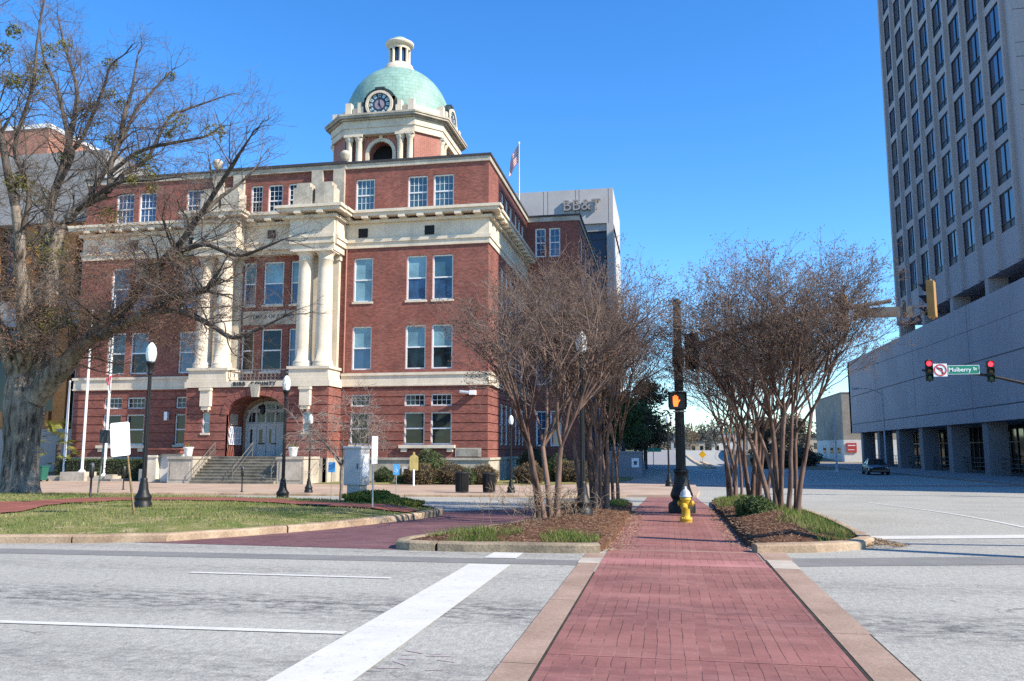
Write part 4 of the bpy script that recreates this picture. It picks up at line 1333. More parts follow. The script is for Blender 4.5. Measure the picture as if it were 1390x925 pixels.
# pale bank building behind the courthouse
bank = thing('bank_building', 'pale concrete bank building with raised letters behind the courthouse', 'building', (-14, 118, -.6))
BX0, BX1, BY = -34.0, -6.5, 110.0
FB, FBE = facing_front(BY), facing_east(BX1)
m = MB()
m.ubox(FB, BX0, BX1, 32.2, 37.1, 0, 16.9)
m.ubox(FB, BX0, BX1, 31.2, 32.2, .35, 16.8)
m.box(BX1 - .9, BX1, BY + .002, BY + 17, -.6, 32.2)
m.box(BX1 - 5, BX1 - 4.2, BY + .002, BY + .9, -.6, 32.2)
m.build('parapet_band', CONC, bank, False)
m = MB(); m.box(BX0 + .5, BX1 - .9, BY + .8, BY + 16.5, -.6, 31.2); m.build('glass_wall', mat('navy_glass', (.022, .026, .055), .2, .15, .3), bank, False)
m = MB()
for i in range(12):
    z = 2 + i * 2.55
    m.ubox(facing_front(BY + .8), BX0 + .5, BX1 - .9, z, z + .12, -.05, .02)
for k in range(14): m.ubox(facing_front(BY + .8), BX0 + 1 + k * 1.95, BX0 + 1.08 + k * 1.95, 0, 31.2, -.04, .02)
m.build('window_bar', FRAMEB, bank, False)
m = MB()
for x in (-16.1, -15.5, -11.65, -11.15, -7.15): m.ubox(FB, x, x + .07, 32.2, 37.1, -.006, .02)
m.build('panel_seam', JOINT, bank, False)
m = MB(); lettering(m, FB, 'BB&T', -10.75, 34.75, -.26, 2.2, .16, .0, 1.03); m.build('lettering', mat('sign_letter_grey', (.29, .275, .27), .6, .15, 2), bank, False)

# concrete and brick building to the left of the courthouse
lb = thing('city_building', 'concrete and orange panelled building behind the big bare tree', 'building', (-62, 64, -.65))
LBF = facing_front(57.0)
GREYC = mat('city_concrete', (.27, .27, .265), .85, .08, .4, .06, 6)
OCHRE = brick_mat('ochre_brick', (.38, .15, .04), (.32, .12, .033), (.45, .26, .12), .3, .1)
m = MB()
m.ubox(LBF, -90, -43.4, 19.6, 25.4, -.6, 14)
m.ubox(LBF, -90, -43.4, 11.3, 13.4, -.35, 12)
m.ubox(LBF, -90, -43.4, -.65, 3.2, -.2, 12)
m.ubox(LBF, -45.2, -43.4, 3.2, 19.6, -.2, 12)
m.build('concrete_frame', GREYC, lb, False)
m = MB()
for k in range(12):
    u = -46.6 - k * 3.6
    m.ubox(LBF, u - .55, u + .55, 3.2, 11.3, .0, .5); m.ubox(LBF, u - .55, u + .55, 13.4, 19.6, .0, .5)
    m.ubox(LBF, u - 2.4, u - .9, 3.2, 4.6, .05, .5); m.ubox(LBF, u - 2.4, u - .9, 13.4, 14.6, .05, .5)
m.build('brick_pier', OCHRE, lb, False)
m = MB(); m.ubox(LBF, -90, -45.3, 3.2, 19.6, .6, 1.0); m.build('glazing', G_DARK, lb, False)
m = MB(); m.box(-90, -54.5, 63, 76, 25.4, 30.6); m.build('penthouse', brick_mat('orange_brick', (.36, .135, .085), (.30, .11, .07), (.45, .32, .25), .3, .1), lb, False)
m = MB(); m.box(-90, -54.4, 62.9, 76, 30.6, 31.0); m.build('penthouse_coping', WHITEM, lb, False)

# two-storey corner building beyond the road
wb = thing('corner_building', 'two storey building with white ground floor and grey upper wall across the road', 'building', (37, 162, -.6))
m = MB(); m.box(29.6, 48, 150.0, 176, -1.2, 3.3); m.build('white_storey', mat('white_wall', (.62, .61, .59), .85, .08, .5, .05, 8), wb, False)
m = MB(); m.box(29.58, 48, 149.98, 176, 3.3, 11.2); m.box(29.5, 48.1, 149.9, 176, 11.2, 11.4); m.build('upper_storey', brick_mat('grey_brick', (.30, .275, .23), (.24, .22, .185), (.36, .34, .30), .4, .2), wb, False)
m = MB(); m.box(32.3, 33.1, 149.9, 150.1, 5.7, 8.0); m.build('window', G_DARK, wb, False)
FWW = facing_west(29.6)
for a, b in ((152.5, 156), (159, 162.5), (166, 169.5)):
    m = MB(); m.ubox(FWW, a, b, -.6, 2.4, -.03, .05); v = m.build('door', GREYP, wb, False)
    m = MB(); m.ubox(FWW, a + .4, b - .4, .9, 1.9, -.05, -.031); m.build('door_glass', G_DARK, v, False)
m = MB(); m.box(30.0, 31.6, 149.82, 149.98, 1.1, 2.7); v = m.build('shop_sign', mat('red_sign', (.42, .045, .05), .6), wb, False)
m = MB(); m.box(30.2, 31.4, 149.80, 149.815, 2.2, 2.35); m.box(30.2, 31.2, 149.80, 149.815, 1.5, 1.6); m.build('sign_stripe', WHITEM, v, False)

# small boundary wall by the corner with a poster
bwl = thing('boundary_wall', 'low grey wall in shade with a white poster beside the sidewalk', 'wall', (-3, 66, -.6))
m = MB(); m.box(-4.6, -1.95, 65.5, 66.0, -.65, 1.35); m.box(-4.65, -1.9, 65.45, 66.05, 1.35, 1.5); m.box(-2.4, -1.95, 66, 74, -.65, .6); m.build('wall_body', mat('slate_wall', (.20, .205, .225), .85, .1, 1), bwl, False)
m = MB(); m.box(-2.75, -2.2, 65.46, 65.497, .25, .95); pv = m.build('poster', WHITEM, bwl, False)
m = MB(); m.box(-2.6, -2.35, 65.45, 65.459, .45, .75); m.build('poster_picture', mat('poster_ink', (.1, .08, .1), .8, .4, 9), pv, False)

# far houses along the horizon
rf = random.Random(11)
FARW = [mat('far_white_wall', (.60, .56, .50), .9, .08, .2), mat('far_tan_wall', (.45, .36, .27), .9, .08, .2), mat('far_grey_wall', (.40, .40, .40), .9, .08, .2)]
far_lab = ['long white building on the far hill', 'tan warehouse beside the far road', 'grey block behind the far road fence', 'small white house by the rising road', 'low tan shed under the far trees', 'white hall left of the far road']
for i, (x, y, w, d, h, z0) in enumerate([(19, 305, 7, 8, 6.0, -1.5), (34, 320, 10, 8, 7.0, -1.6), (26, 345, 12, 10, 9.5, -1.6), (11, 325, 6, 6, 6.0, -1.6), (48, 290, 10, 8, 6.5, -1.2), (5, 350, 7, 9, 8.5, -1.6)]):
    t = thing('far_building', far_lab[i], 'building', (x, y, z0), 0, 'far buildings along the road')
    q = MB(); q.box(-w / 2, w / 2, -d / 2, d / 2, -2, h); q.build('wall', FARW[(0, 1, 2, 1, 1, 2)[i]], t)
    q = MB(); q.box(-w / 2 - .3, w / 2 + .3, -d / 2 - .3, d / 2 + .3, h, h + .4); q.build('roof', ROOF, t)
    for k in range(int(w / 3)):
        q = MB(); u = -w / 2 + 1.2 + k * 3
        q.box(u, u + 1.1, -d / 2 - .05, -d / 2 + .05, h * .45, h * .75); q.build('window', G_DARK, t)

# ================================================================== STREET FURNITURE
def lamp_parts(t):
    m = MB(); m.lathe([(.25, -.12), (.25, .10), (.22, .13), (.215, .20), (.235, .23), (.225, .28), (.16, .36), (.13, .46), (.12, .58), (.095, .66), (.10, .70), (.075, .74)], n=18)
    m.build('base', BLACKM, t)
    m = MB()
    n = 24; prof = [(.066, .70), (.063, 1.2), (.058, 2.2), (.052, 3.2), (.05, 3.42)]
    vs, fs = [], []
    for r, z in prof:
        for i in range(n):
            a = 2 * PI * i / n; rr = r * (1 if i % 2 else .86)
            vs.append((rr * math.cos(a), rr * math.sin(a), z))
    for j in range(len(prof) - 1):
        for i in range(n): fs.append((j * n + i, j * n + (i + 1) % n, (j + 1) * n + (i + 1) % n, (j + 1) * n + i))
    m.add(vs, fs); m.build('post', BLACKM, t)
    m = MB(); m.lathe([(.05, 3.40), (.075, 3.42), (.06, 3.46), (.065, 3.55), (.115, 3.68), (.135, 3.70), (.135, 3.75), (.0, 3.75)], n=18); m.build('collar', BLACKM, t)
    g = MB(); g.lathe([(.10, 3.75), (.135, 3.84), (.150, 3.95), (.146, 4.02), (.132, 4.06), (.14, 4.075), (.12, 4.14), (.08, 4.20), (.045, 4.235), (.04, 4.25), (0, 4.25)], n=20)
    go = g.build('globe', GLOBE, t)
    f = MB()
    for k in range(8):
        a = 2 * PI * k / 8
        f.tube([(.11 * math.cos(a), .11 * math.sin(a), 3.77), (.152 * math.cos(a), .152 * math.sin(a), 3.95), (.134 * math.cos(a), .134 * math.sin(a), 4.06)], .009, 4)
    f.build('globe_rib', STEEL, go)
    m = MB(); m.lathe([(.045, 4.24), (.02, 4.27), (.025, 4.29), (.012, 4.32), (.0, 4.36)], n=10); m.build('finial', BLACKM, t)

lamp = thing('street_lamp', 'black lamp post with acorn globe on the grass right of the tilted blank sign', 'street lamp', (-12.88, 18.9, island_z(-12.88, 18.9)), 0, 'black acorn street lamps')
lamp_parts(lamp); lamp.scale = (.88, .88, .97)
for x, y, z, s, lab in [(-12.69, 26.2, island_z(-12.69, 26.2) - .03, .985, 'black lamp post standing between the entrance steps and the brick path'),
                        (-17.43, 38.8, gz(38.8) + .12, .90, 'smaller lamp post behind, on the courthouse sidewalk right of the steps'),
                        (-7.77, 41.4, gz(41.4) + .12, .91, 'lamp post beside the right black litter bin at the courthouse corner'),
                        (.05, 50.7, -.54, 1.0, 'lamp post farthest away, beyond the crossing left of the thick signal pole'),
                        (-1.92, 19.1, gz(19.1) + .2, .985, 'lamp post among the bare trees in the left planting bed')]:
    dup(lamp, (x, y, z), 0.3, lab, (s * .92, s * .92, s))

# fire hydrant
YEL = mat('hydrant_yellow', (.52, .32, .02), .6, .2, 9, .2, 50, col2=(.62, .42, .05), spec=.3)
SILV = mat('hydrant_silver', (.50, .51, .52), .4, .15, 8, metallic=.3, spec=.5)
hy = thing('fire_hydrant', 'yellow fire hydrant with silver bonnet on the brick walk', 'fire hydrant', (.38, 19.7, gz(19.7) + .006)); hy.scale = (.92, .92, .98)
m = MB(); m.lathe([(.15, .0), (.15, .05), (.155, .055), (.155, .09), (.115, .10), (.105, .14), (.10, .48), (.125, .50), (.135, .52), (.135, .57), (.0, .57)], n=24)
for k in range(8):
    a = 2 * PI * k / 8; m.lathe([(.014, .085), (.014, .11), (0, .11)], .135 * math.cos(a), .135 * math.sin(a), 6)
m.build('barrel', YEL, hy)
m = MB(); m.lathe([(.15, .575), (.152, .60), (.13, .615), (.128, .64), (.105, .70), (.06, .75), (.03, .765), (.035, .78), (.03, .82), (0, .82)], n=24); m.build('bonnet', SILV, hy)
for ang, r, z, L in ((R(-20), .062, .43, .20), (R(160), .062, .43, .19), (R(-105), .085, .36, .20)):
    m = MB(); d = Vector((math.cos(ang), math.sin(ang), 0)); c = Vector((0, 0, z))
    m.tube([c + d * .06, c + d * (L - .05), c + d * (L - .05), c + d * L], [r * .8, r * .8, r, r], 14, True)
    m.tube([c + d * L, c + d * (L + .025)], [.022, .022], 5, True)
    m.build('nozzle', YEL, hy)

# thick fluted signal pole with its arm
sp = thing('signal_pole', 'thick black fluted signal pole with bell base and long arm', 'signal pole', (.35, 23.3, gz(23.3))); sp.scale = (.84, .84, 1)
m = MB(); m.lathe([(.43, 0), (.43, .22), (.40, .27), (.31, .31), (.29, .36), (.33, .41), (.36, .47), (.355, .52), (.31, .62), (.255, .78), (.225, .95), (.215, 1.06), (.245, 1.10), (.25, 1.15), (.20, 1.18)], n=28); m.build('base', BLACKM, sp)
m = MB(); vs, fs = [], []; n = 32; prof = [(.165, 1.15), (.16, 2.0), (.145, 4.0), (.128, 5.78)]
for r, z in prof:
    for i in range(n):
        a = 2 * PI * i / n; rr = r * (1 if i % 2 else .90); vs.append((rr * math.cos(a), rr * math.sin(a), z))
for j in range(3):
    for i in range(n): fs.append((j * n + i, j * n + (i + 1) % n, (j + 1) * n + (i + 1) % n, (j + 1) * n + i))
m.add(vs, fs); m.build('shaft', BLACKM, sp)
m = MB(); m.lathe([(.14, 5.76), (.15, 5.80), (.10, 5.88), (0, 5.92)], n=20); m.build('cap', BLACKM, sp)
m = MB()
pts = [(0, 0, 4.25), (.6, .05, 4.52), (1.6, .17, 4.90), (3.0, .33, 5.22), (4.6, .5, 5.48), (6.9, .75, 5.76)]
m.tube(pts, [.10, .095, .09, .08, .07, .055], 10, True); m.lathe([(.19, 4.0), (.19, 4.5)], n=16); m.build('mast_arm', BLACKM, sp)
SIGY = mat('signal_yellow', (.33, .18, .055), .6, .15, 5)
def signal_head(name, label, loc, rz, body, lit=None, group=None, back=None):
    t = thing(name, label, 'traffic light', loc, rz, group)
    m = MB(); m.box(-.17, .17, 0, .20, -.50, .50)
    for k in (-1, 1): m.tube([(0, .1, k * .5), (0, .1, k * .56)], .04, 8, True)
    bevel(m.build('housing', body, t), .02)
    for i, z in enumerate((.33, 0, -.33)):
        m = MB(); vs, fs = [], []; n = 14
        for y, k in ((0, 0), (-.24, 1)):
            for j in range(n + 1):
                a = R(-35) + (PI + R(70)) * j / n
                yy = y if k == 0 else -.24 + .14 * (1 - max(0, math.sin(a)))
                vs.append((.135 * math.cos(a), yy, z + .135 * math.sin(a)))
        for j in range(n): fs.append((j, j + 1, n + 2 + j, n + 1 + j))
        m.add(vs, fs); m.build('visor', BLACKM, t)
        m = MB(); m.tube([(0, .02, z), (0, -.015, z), (0, -.03, z)], [.12, .12, .07], 20, True)
        c = ((.10, .008, .008), (.09, .05, .005), (.008, .06, .03))[i]
        mm = mat('red_lamp_lit', (.8, .02, .03), .4, .02, emit=(1, .03, .05), estr=2.2) if lit == i else mat('signal_lens_%d' % i, c, .25, .1)
        m.build('lens', mm, t)
    return t
def mount(t, z, y=.1, L=.0):
    return t
h1 = signal_head('traffic_light', 'yellow traffic light seen from the side at the end of the long arm', (7.12, 24.07, 5.72), R(-115), SIGY)
h2 = signal_head('traffic_light', 'yellow traffic light on the arm half hidden by bare twigs', (4.75, 23.75, 5.36), R(-115), SIGY)
h3 = signal_head('traffic_light', 'black traffic light head close to the thick pole among twigs', (.78, 23.5, 4.35), R(150), BLACKM)
st = thing('street_sign', 'back of a long street name sign hung on the twig hidden arm', 'street sign', (6.0, 24.0, 5.42))
m = MB(); m.box(-.8, .75, 0, .02, -.17, .12); m.build('panel', mat('aluminium_back', (.13, .115, .10), .5, .15, 3, metallic=.3), st)
for x in (-.5, .5):
    m = MB(); m.box(x - .03, x + .03, -.03, .05, -.2, .3); m.build('bracket', BLACKM, st)

# unseen signal pole added right of the frame so its shadow crosses the walk
np_ = thing('signal_pole', 'unseen signal pole added right of the frame to shadow the brick walk', 'signal pole', (8.6, 13.3, 0))
m = MB(); m.lathe([(.40, 0), (.40, .25), (.30, .35), (.34, .5), (.22, .95), (.24, 1.1), (.16, 1.15), (.13, 7.2), (0, 7.3)], n=18); m.build('shaft', BLACKM, np_)
m = MB(); m.tube([(0, 0, 6.2), (3, 0, 6.6), (7, 0, 6.9)], [.1, .09, .06], 10, True); m.build('mast_arm', BLACKM, np_)

# pedestrian signal on the pole
ps = thing('pedestrian_signal', 'black pedestrian signal showing an orange raised hand on the thick pole', 'pedestrian signal', (.30, 22.98, 2.95))
m = MB(); m.box(-.23, .23, -.02, .16, -.23, .23); m.box(-.25, .25, -.14, -.02, .21, .24); m.box(-.25, -.225, -.14, -.02, -.18, .21); m.box(.225, .25, -.14, -.02, -.18, .21)
bevel(m.build('housing', BLACKM, ps), .012)
m = MB(); m.box(-.20, .20, -.03, -.021, -.20, .20); m.build('face', mat('signal_face', (.012, .012, .014), .3, .1), ps)
HAND = mat('lit_orange_hand', (.9, .15, .03), .5, .02, emit=(1, .17, .03), estr=1.6)
m = MB(); fy = facing_front(-.045); ox = -.05
m.uprism(fy, [(ox - .07, -.05), (ox - .05, -.15), (ox + .05, -.15), (ox + .075, -.04), (ox + .07, .03), (ox - .07, .03)], 0, .01)
for k, (x, L) in enumerate(((-.055, .09), (-.018, .12), (.019, .115), (.055, .085))):
    m.uprism(fy, [(ox + x - .015, .028), (ox + x + .015, .028), (ox + x + .015, .03 + L), (ox + x, .042 + L), (ox + x - .015, .03 + L)], 0, .01)
m.uprism(fy, [(ox + .068, -.06), (ox + .125, .02), (ox + .108, .04), (ox + .066, -.005)], 0, .01)
m.build('hand_symbol', HAND, ps)
for z in (.27, -.27):
    m = MB(); m.tube([(.03, .05, z), (.04, .35, z)], .02, 6, True); m.lathe([(.172, z - .02), (.172, z + .02)], .05, .32, 16); m.build('bracket', STEEL, ps)

# second signal arm over the far side of the crossing, its pole stands just outside the frame
sp2 = thing('signal_pole', 'black signal arm reaching in from the right with two red lights', 'signal pole', (21.0, 43.0, -.65))
m = MB(); m.lathe([(.35, 0), (.35, .3), (.22, .5), (.18, .8), (.15, 1.0), (.12, 5.6), (0, 5.7)], n=18); m.build('shaft', BLACKM, sp2)
m = MB(); m.tube([(0, 0, 4.3), (-2.0, 0, 4.85), (-3.3, 0, 5.14), (-4.3, 0, 5.42), (-5.7, 0, 5.78), (-7.2, 0, 6.02), (-8.75, 0, 6.10)], [.11, .10, .09, .08, .07, .06, .05], 10, True); m.build('mast_arm', BLACKM, sp2)
signal_head('traffic_light', 'left black traffic light showing red beside the no left turn sign', (12.55, 42.85, 5.43), R(-6), BLACKM, 0)
signal_head('traffic_light', 'black traffic light showing red right of the green street sign', (15.28, 42.85, 5.35), R(-6), BLACKM, 0)
SGREEN = mat('sign_green', (.008, .21, .13), .5, .06, 2)
ns = thing('street_sign', 'green Mulberry St street sign between two red traffic lights', 'street sign', (14.06, 42.8, 5.43))
m = MB(); m.box(-.70, .70, 0, .025, -.215, .215); m.build('panel', WHITEM, ns)
m = MB(); m.box(-.68, .68, -.004, .0, -.195, .195); m.build('green_face', SGREEN, ns)
m = MB(); lettering(m, facing_front(0), 'Mulberry', -.17, .0, -.008, .27, .003, .004); lettering(m, facing_front(0), 'St', .50, .03, -.008, .20, .003, .004); m.build('lettering', WHITEM, ns)
nt_ = thing('turn_sign', 'white no left turn sign with red circle beside the left red light', 'sign', (13.02, 42.8, 5.43))
m = MB(); m.box(-.31, .31, 0, .02, -.31, .31); m.build('panel', WHITEM, nt_)
m = MB(); fz = facing_front(-.006)
m.uprism(fz, [(.05, -.2), (.11, -.2), (.11, .06), (.06, .11), (-.06, .11), (-.06, .16), (-.17, .08), (-.06, .0), (-.06, .05), (.05, .05)], 0, .005); m.build('arrow', BLACKM, nt_)
m = MB(); fz = facing_front(-.012)
for i in range(24):
    t0, t1 = 2 * PI * i / 24, 2 * PI * (i + 1) / 24; P = lambda r, t: (r * math.cos(t), r * math.sin(t))
    m.uprism(fz, [P(.235, t0), P(.29, t0), P(.29, t1), P(.235, t1)], 0, .005)
m.uprism(fz, [(-.19, .15), (-.15, .19), (.19, -.15), (.15, -.19)], .001, .005)
m.build('red_ring', mat('sign_red', (.50, .02, .03), .5, .05), nt_)

# cobra-head street lights by the podium
def cobra(label, loc, h, reach, rz=0):
    t = thing('road_light', label, 'street light', loc, rz, 'tall grey road lights')
    m = MB(); m.lathe([(.14, 0), (.14, .5), (.10, .55), (.06, h)], n=12); m.build('pole', STEEL, t)
    m = MB(); m.tube([(0, 0, h - .5), (-.5, 0, h - .1), (-1.3, 0, h + .12), (-reach, 0, h + .15)], [.045, .04, .035, .03], 8); m.build('arm', STEEL, t)
    m = MB(); m.tube([(-reach + .05, 0, h + .15), (-reach - .15, 0, h + .15), (-reach - .5, 0, h + .13), (-reach - .65, 0, h + .12)], [.05, .10, .10, .03], 10, True); m.build('lamp_head', STEEL, t)
cobra('grey road light with curved arm in front of the podium wall', (20.5, 85, -.55), 7.9, 2.1)
cobra('grey road light arm entering from the right frame edge', (22.3, 48.5, -.55), 8.1, 2.3)
lp = thing('utility_pole', 'slim pale pole in front of the white ground floor building', 'pole', (16.4, 87.0, -.6))
m = MB(); m.lathe([(.25, 0), (.25, .15), (.13, .3), (.12, .9), (.07, 1.0), (.045, 6.6), (0, 6.6)], n=12); m.build('shaft', mat('pale_pole_paint', (.50, .50, .50), .5, .1), lp)

# white blank sign leaning on a wooden post in the grass
bs = thing('blank_sign', 'white blank board on a leaning wooden post in the grass', 'sign', (-11.66, 16.85, island_z(-11.66, 16.85)), R(28)); bs.scale = (.86, .86, .97)
WOOD = mat('weathered_wood', (.20, .13, .06), .85, .3, 9, .2, 40, col2=(.30, .21, .11))
m = MB(); m.tube([(0, 0, -.1), (-.20, .02, 1.0), (-.33, .03, 1.75), (-.40, .035, 2.0)], .028, 4); m.build('post', WOOD, bs)
m = MB(); a = R(5.5); ca, sa = math.cos(a), math.sin(a); cx_, cz_ = -.45, 1.70
P = lambda u, v: (cx_ + u * ca - v * sa, cz_ + u * sa + v * ca)
poly = []
for (sx, sy) in ((1, -1), (1, 1), (-1, 1), (-1, -1)):
    for k in range(5):
        t = (math.atan2(sy, sx) - PI / 4) + PI / 2 * k / 4
        poly.append(P(sx * .185 + .045 * math.cos(t), sy * .34 + .045 * math.sin(t)))
m.uprism(facing_front(0), poly, -.02, -.012); m.build('board', mat('white_board', (.86, .86, .85), .6, .02), bs)

# thin steel post with a sign seen edge-on
ts = thing('sign_post', 'thin leaning steel post with a sign seen edge on behind the grass', 'sign', (-18.95, 25.3, island_z(-18.95, 25.3)))
m = MB(); m.tube([(0, 0, -.1), (.10, .05, 2.1)], .03, 4); m.build('post', mat('green_steel_post', (.17, .18, .12), .6, .2), ts)
m = MB(); m.box(.09, .11, -.2, .25, 1.75, 2.2); m.build('panel', GREYIRON, ts)

# parking meters
def meter_parts(t, s=1):
    m = MB(); m.lathe([(.09, -.1), (.09, .03), (.04, .05), (.035, .85), (.05, .87)], n=12); m.build('post', BLACKM, t)
    m = MB(); m.lathe([(.05, .85), (.085, .92), (.085, 1.10), (.075, 1.15)], n=14); m.build('vault', BLACKM, t)
    m = MB(); m.lathe([(.075, 1.15), (.095, 1.19), (.095, 1.27), (.08, 1.36), (.04, 1.40), (0, 1.41)], n=14); hd = m.build('head', GREYIRON, t)
    m = MB(); m.box(-.05, .05, -.1, -.085, 1.22, 1.32); m.build('display', G_DARK, hd)
pm = thing('parking_meter', 'dark parking meter at the island edge right of the big tree', 'parking meter', (-17.4, 22.9, island_z(-17.4, 22.9) - .12), 0, 'parking meters'); meter_parts(pm)
pm.scale = (.85, .85, .85)
dup(pm, (-20.93, 38.7, gz(38.7) + .11), 0, 'parking meter standing in front of the entrance steps', (.9, .9, .9))
dup(pm, (-28.6, 40.2, gz(40.2) + .11), 0, 'parking meter behind the nearest lamp post', (.9, .9, .9))

# traffic control cabinet on a concrete plinth
cb = thing('control_cabinet', 'grey steel control cabinet on a concrete plinth beside the small tree', 'utility box', (-9.1, 23.6, island_z(-9.1, 23.6)), R(-14)); cb.scale = (.8, .8, .97)
m = MB(); m.box(-.42, .42, -.30, .35, -.2, .06); m.box(-.25, .30, -.22, .25, .06, .55); m.build('plinth', mat('cabinet_plinth', (.38, .36, .33), .9, .12, 3), cb)
m = MB(); m.box(-.38, .38, -.28, .30, .50, 1.62); bevel(m.build('housing', mat('cabinet_grey', (.40, .41, .42), .5, .08, 2, metallic=.2), cb), .03)
m = MB(); m.box(-.42, .42, -.32, .34, 1.60, 1.68); bevel(m.build('lid', MATS['cabinet_grey'], cb), .02)
m = MB(); m.box(-.33, .33, -.292, -.281, .58, 1.52); v = m.build('door', MATS['cabinet_grey'], cb)
m = MB(); m.box(.22, .26, -.32, -.29, 1.0, 1.16); m.build('handle', GREYIRON, v)
m = MB(); m.box(.381, .39, -.2, .22, .75, 1.45); m.build('lit_side_panel', mat('lit_side_tone', (.62, .66, .68), .6), cb)  # paler panel paints the sunlit side of the cabinet
sg = thing('regulatory_sign', 'white sign on a steel post turned away beside the control cabinet', 'sign', (-7.15, 19.75, island_z(-7.15, 19.75)), R(96))
m = MB(); m.tube([(0, .03, -.1), (0, .03, 1.72)], .022, 6); m.build('post', STEEL, sg)
m = MB(); m.box(-.3, .3, -.004, .006, 1.08, 1.76); bevel(m.build('panel', mat('white_sign_face', (.74, .76, .77), .5, .03), sg), .004)

# accessible parking sign, yellow marker
asg = thing('parking_sign', 'small blue accessible parking sign on a thin post by the kerb', 'sign', (-13.3, 39.9, gz(39.9) + .11))
m = MB(); m.tube([(0, .02, 0), (0, .02, 1.4)], .02, 6); m.build('post', STEEL, asg)
m = MB(); m.box(-.16, .16, 0, .008, .88, 1.40); m.build('panel', mat('sign_blue', (.09, .40, .80), .5, .04), asg)
m = MB()
for i in range(12):
    t0, t1 = R(150) + R(270) * i / 12, R(150) + R(270) * (i + 1) / 12
    P = lambda r, t: (-.005 + r * math.cos(t), 1.09 + r * math.sin(t))
    m.uprism(facing_front(-.005), [P(.07, t0), P(.09, t0), P(.09, t1), P(.07, t1)], 0, .004)
m.box(-.03, -.005, -.005, -.001, 1.1, 1.24); m.box(-.03, .05, -.005, -.001, 1.1, 1.125); m.box(.04, .06, -.005, -.001, 1.0, 1.11); m.box(-.035, .0, -.005, -.001, 1.26, 1.30); m.build('wheelchair_symbol', WHITEM, asg)
bl2 = thing('parking_sign', 'small blue sign fixed beside the trunk of the small weeping tree', 'sign', (-10.85, 25.9, island_z(-10.85, 25.9)))
m = MB(); m.tube([(0, .02, 0), (0, .02, 1.25)], .014, 5); m.build('post', STEEL, bl2)
m = MB(); m.box(-.12, .12, 0, .008, .92, 1.25); m.build('panel', MATS['sign_blue'], bl2)
mk = thing('marker_sign', 'yellow historical marker board on a white post before the courthouse wall', 'sign', (-15.1, 48.6, -.54))
m = MB(); m.lathe([(.06, 0), (.06, 1.0)], n=10); m.build('post', WHITEM, mk)
m = MB(); m.uprism(facing_front(0), [(-.26, .92), (.26, .92), (.26, 1.72), (.16, 1.8), (.06, 1.86), (.05, 2.02), (-.05, 2.02), (-.06, 1.86), (-.16, 1.8), (-.26, 1.72)], -.03, .03); m.build('board', mat('marker_yellow', (.56, .43, .15), .5, .2, 8), mk)

# litter bins
tb_ = thing('litter_bin', 'black slatted litter bin, left one of the pair at the kerb', 'litter bin', (-10.2, 41.0, gz(41) + .11), 0, 'black litter bins')
m = MB()
for k in range(28):
    a = 2 * PI * k / 28; c, s_ = math.cos(a), math.sin(a)
    m.tube([(.31 * c, .31 * s_, .06), (.325 * c, .325 * s_, .5), (.33 * c, .33 * s_, .95)], .022, 4)
m.lathe([(.30, .04), (.32, .04), (.32, .10), (.30, .10)], n=24); m.build('slat_cage', mat('bin_black', (.010, .010, .011), .6, .2), tb_)
m = MB(); m.lathe([(.27, .05), (.28, .94)], n=20); m.build('liner', mat('bin_liner', (.012, .012, .012), .6), tb_)
m = MB(); m.lathe([(.30, .94), (.35, .95), (.35, .99), (.27, 1.03), (.20, 1.06), (.18, 1.05), (.17, .95)], n=24); m.build('lid', MATS['bin_black'], tb_)
dup(tb_, (-8.85, 41.2, gz(41.2) + .11), .2, 'black slatted litter bin, right one of the pair beside the lamp post', (.95, .95, .95))
gb = thing('wheeled_bin', 'green wheeled bin beside the trunk of the big tree across the street', 'bin', (-42.3, 50.6, -.54))
m = MB(); m.hexa([(-.24, -.26, .08), (.24, -.26, .08), (.24, .26, .08), (-.24, .26, .08), (-.3, -.33, .98), (.3, -.33, .98), (.3, .33, .98), (-.3, .33, .98)]); bevel(m.build('body', mat('bin_green', (.02, .11, .08), .5, .15, 4), gb), .03)
m = MB(); m.box(-.33, .33, -.37, .36, .98, 1.06); bevel(m.build('lid', mat('bin_green', (.02, .11, .08)), gb), .02)
for x in (-.24, .24):
    m = MB(); m.tube([(x - .03, .27, .1), (x + .03, .27, .1)], .1, 12, True); m.build('wheel', BLACKM, gb)

# flower pots on the step walls
POT = mat('white_pot', (.70, .69, .65), .6, .06, 4)
def pot(label, loc):
    t = thing('flower_pot', label, 'flower pot', loc, 0, 'white flower pots by the steps')
    m = MB(); m.lathe([(.0, 0), (.2, .0), (.24, .1), (.29, .5), (.34, .56), (.34, .62), (.29, .62), (.27, .56), (0, .55)], n=20); m.build('pot', POT, t)
    leaf_cloud('plant', [(0, 0, .68, .22, .22, .16, 130)], .05, LEAF_PALE, t)
# flagpoles on stone blocks
fb = thing('flagpole_plinth', 'low stepped stone plinth under the three white flagpoles', 'plinth', (-40.3, 52.3, -.55))
m = MB(); m.box(-2.9, -1.35, -.5, .9, 0, .32); m.box(-1.35, .55, -.75, .6, 0, .62); m.box(.55, 2.5, -.4, .9, 0, .34); m.box(2.5, 3.4, -.6, .6, 0, .16); m.box(2.0, 2.6, -.55, .0, .16, .45); m.build('stone_block', STONE_W, fb)
def flagpole(label, loc, h):
    t = thing('flagpole', label, 'flagpole', loc, 0, 'white flagpoles beside the courthouse')
    m = MB(); m.lathe([(.28, 0), (.22, .08), (.10, .2), (.095, .3), (.085, h * .6), (.055, h), (.07, h + .03), (.07, h + .1), (0, h + .17)], n=14); m.build('pole', WHITEM, t)
    m = MB(); m.tube([(.11, -.05, 1.0), (.09, -.05, h * .5), (.07, -.04, h)], .008, 4); m.build('rope', WHITEM, t)
    return t
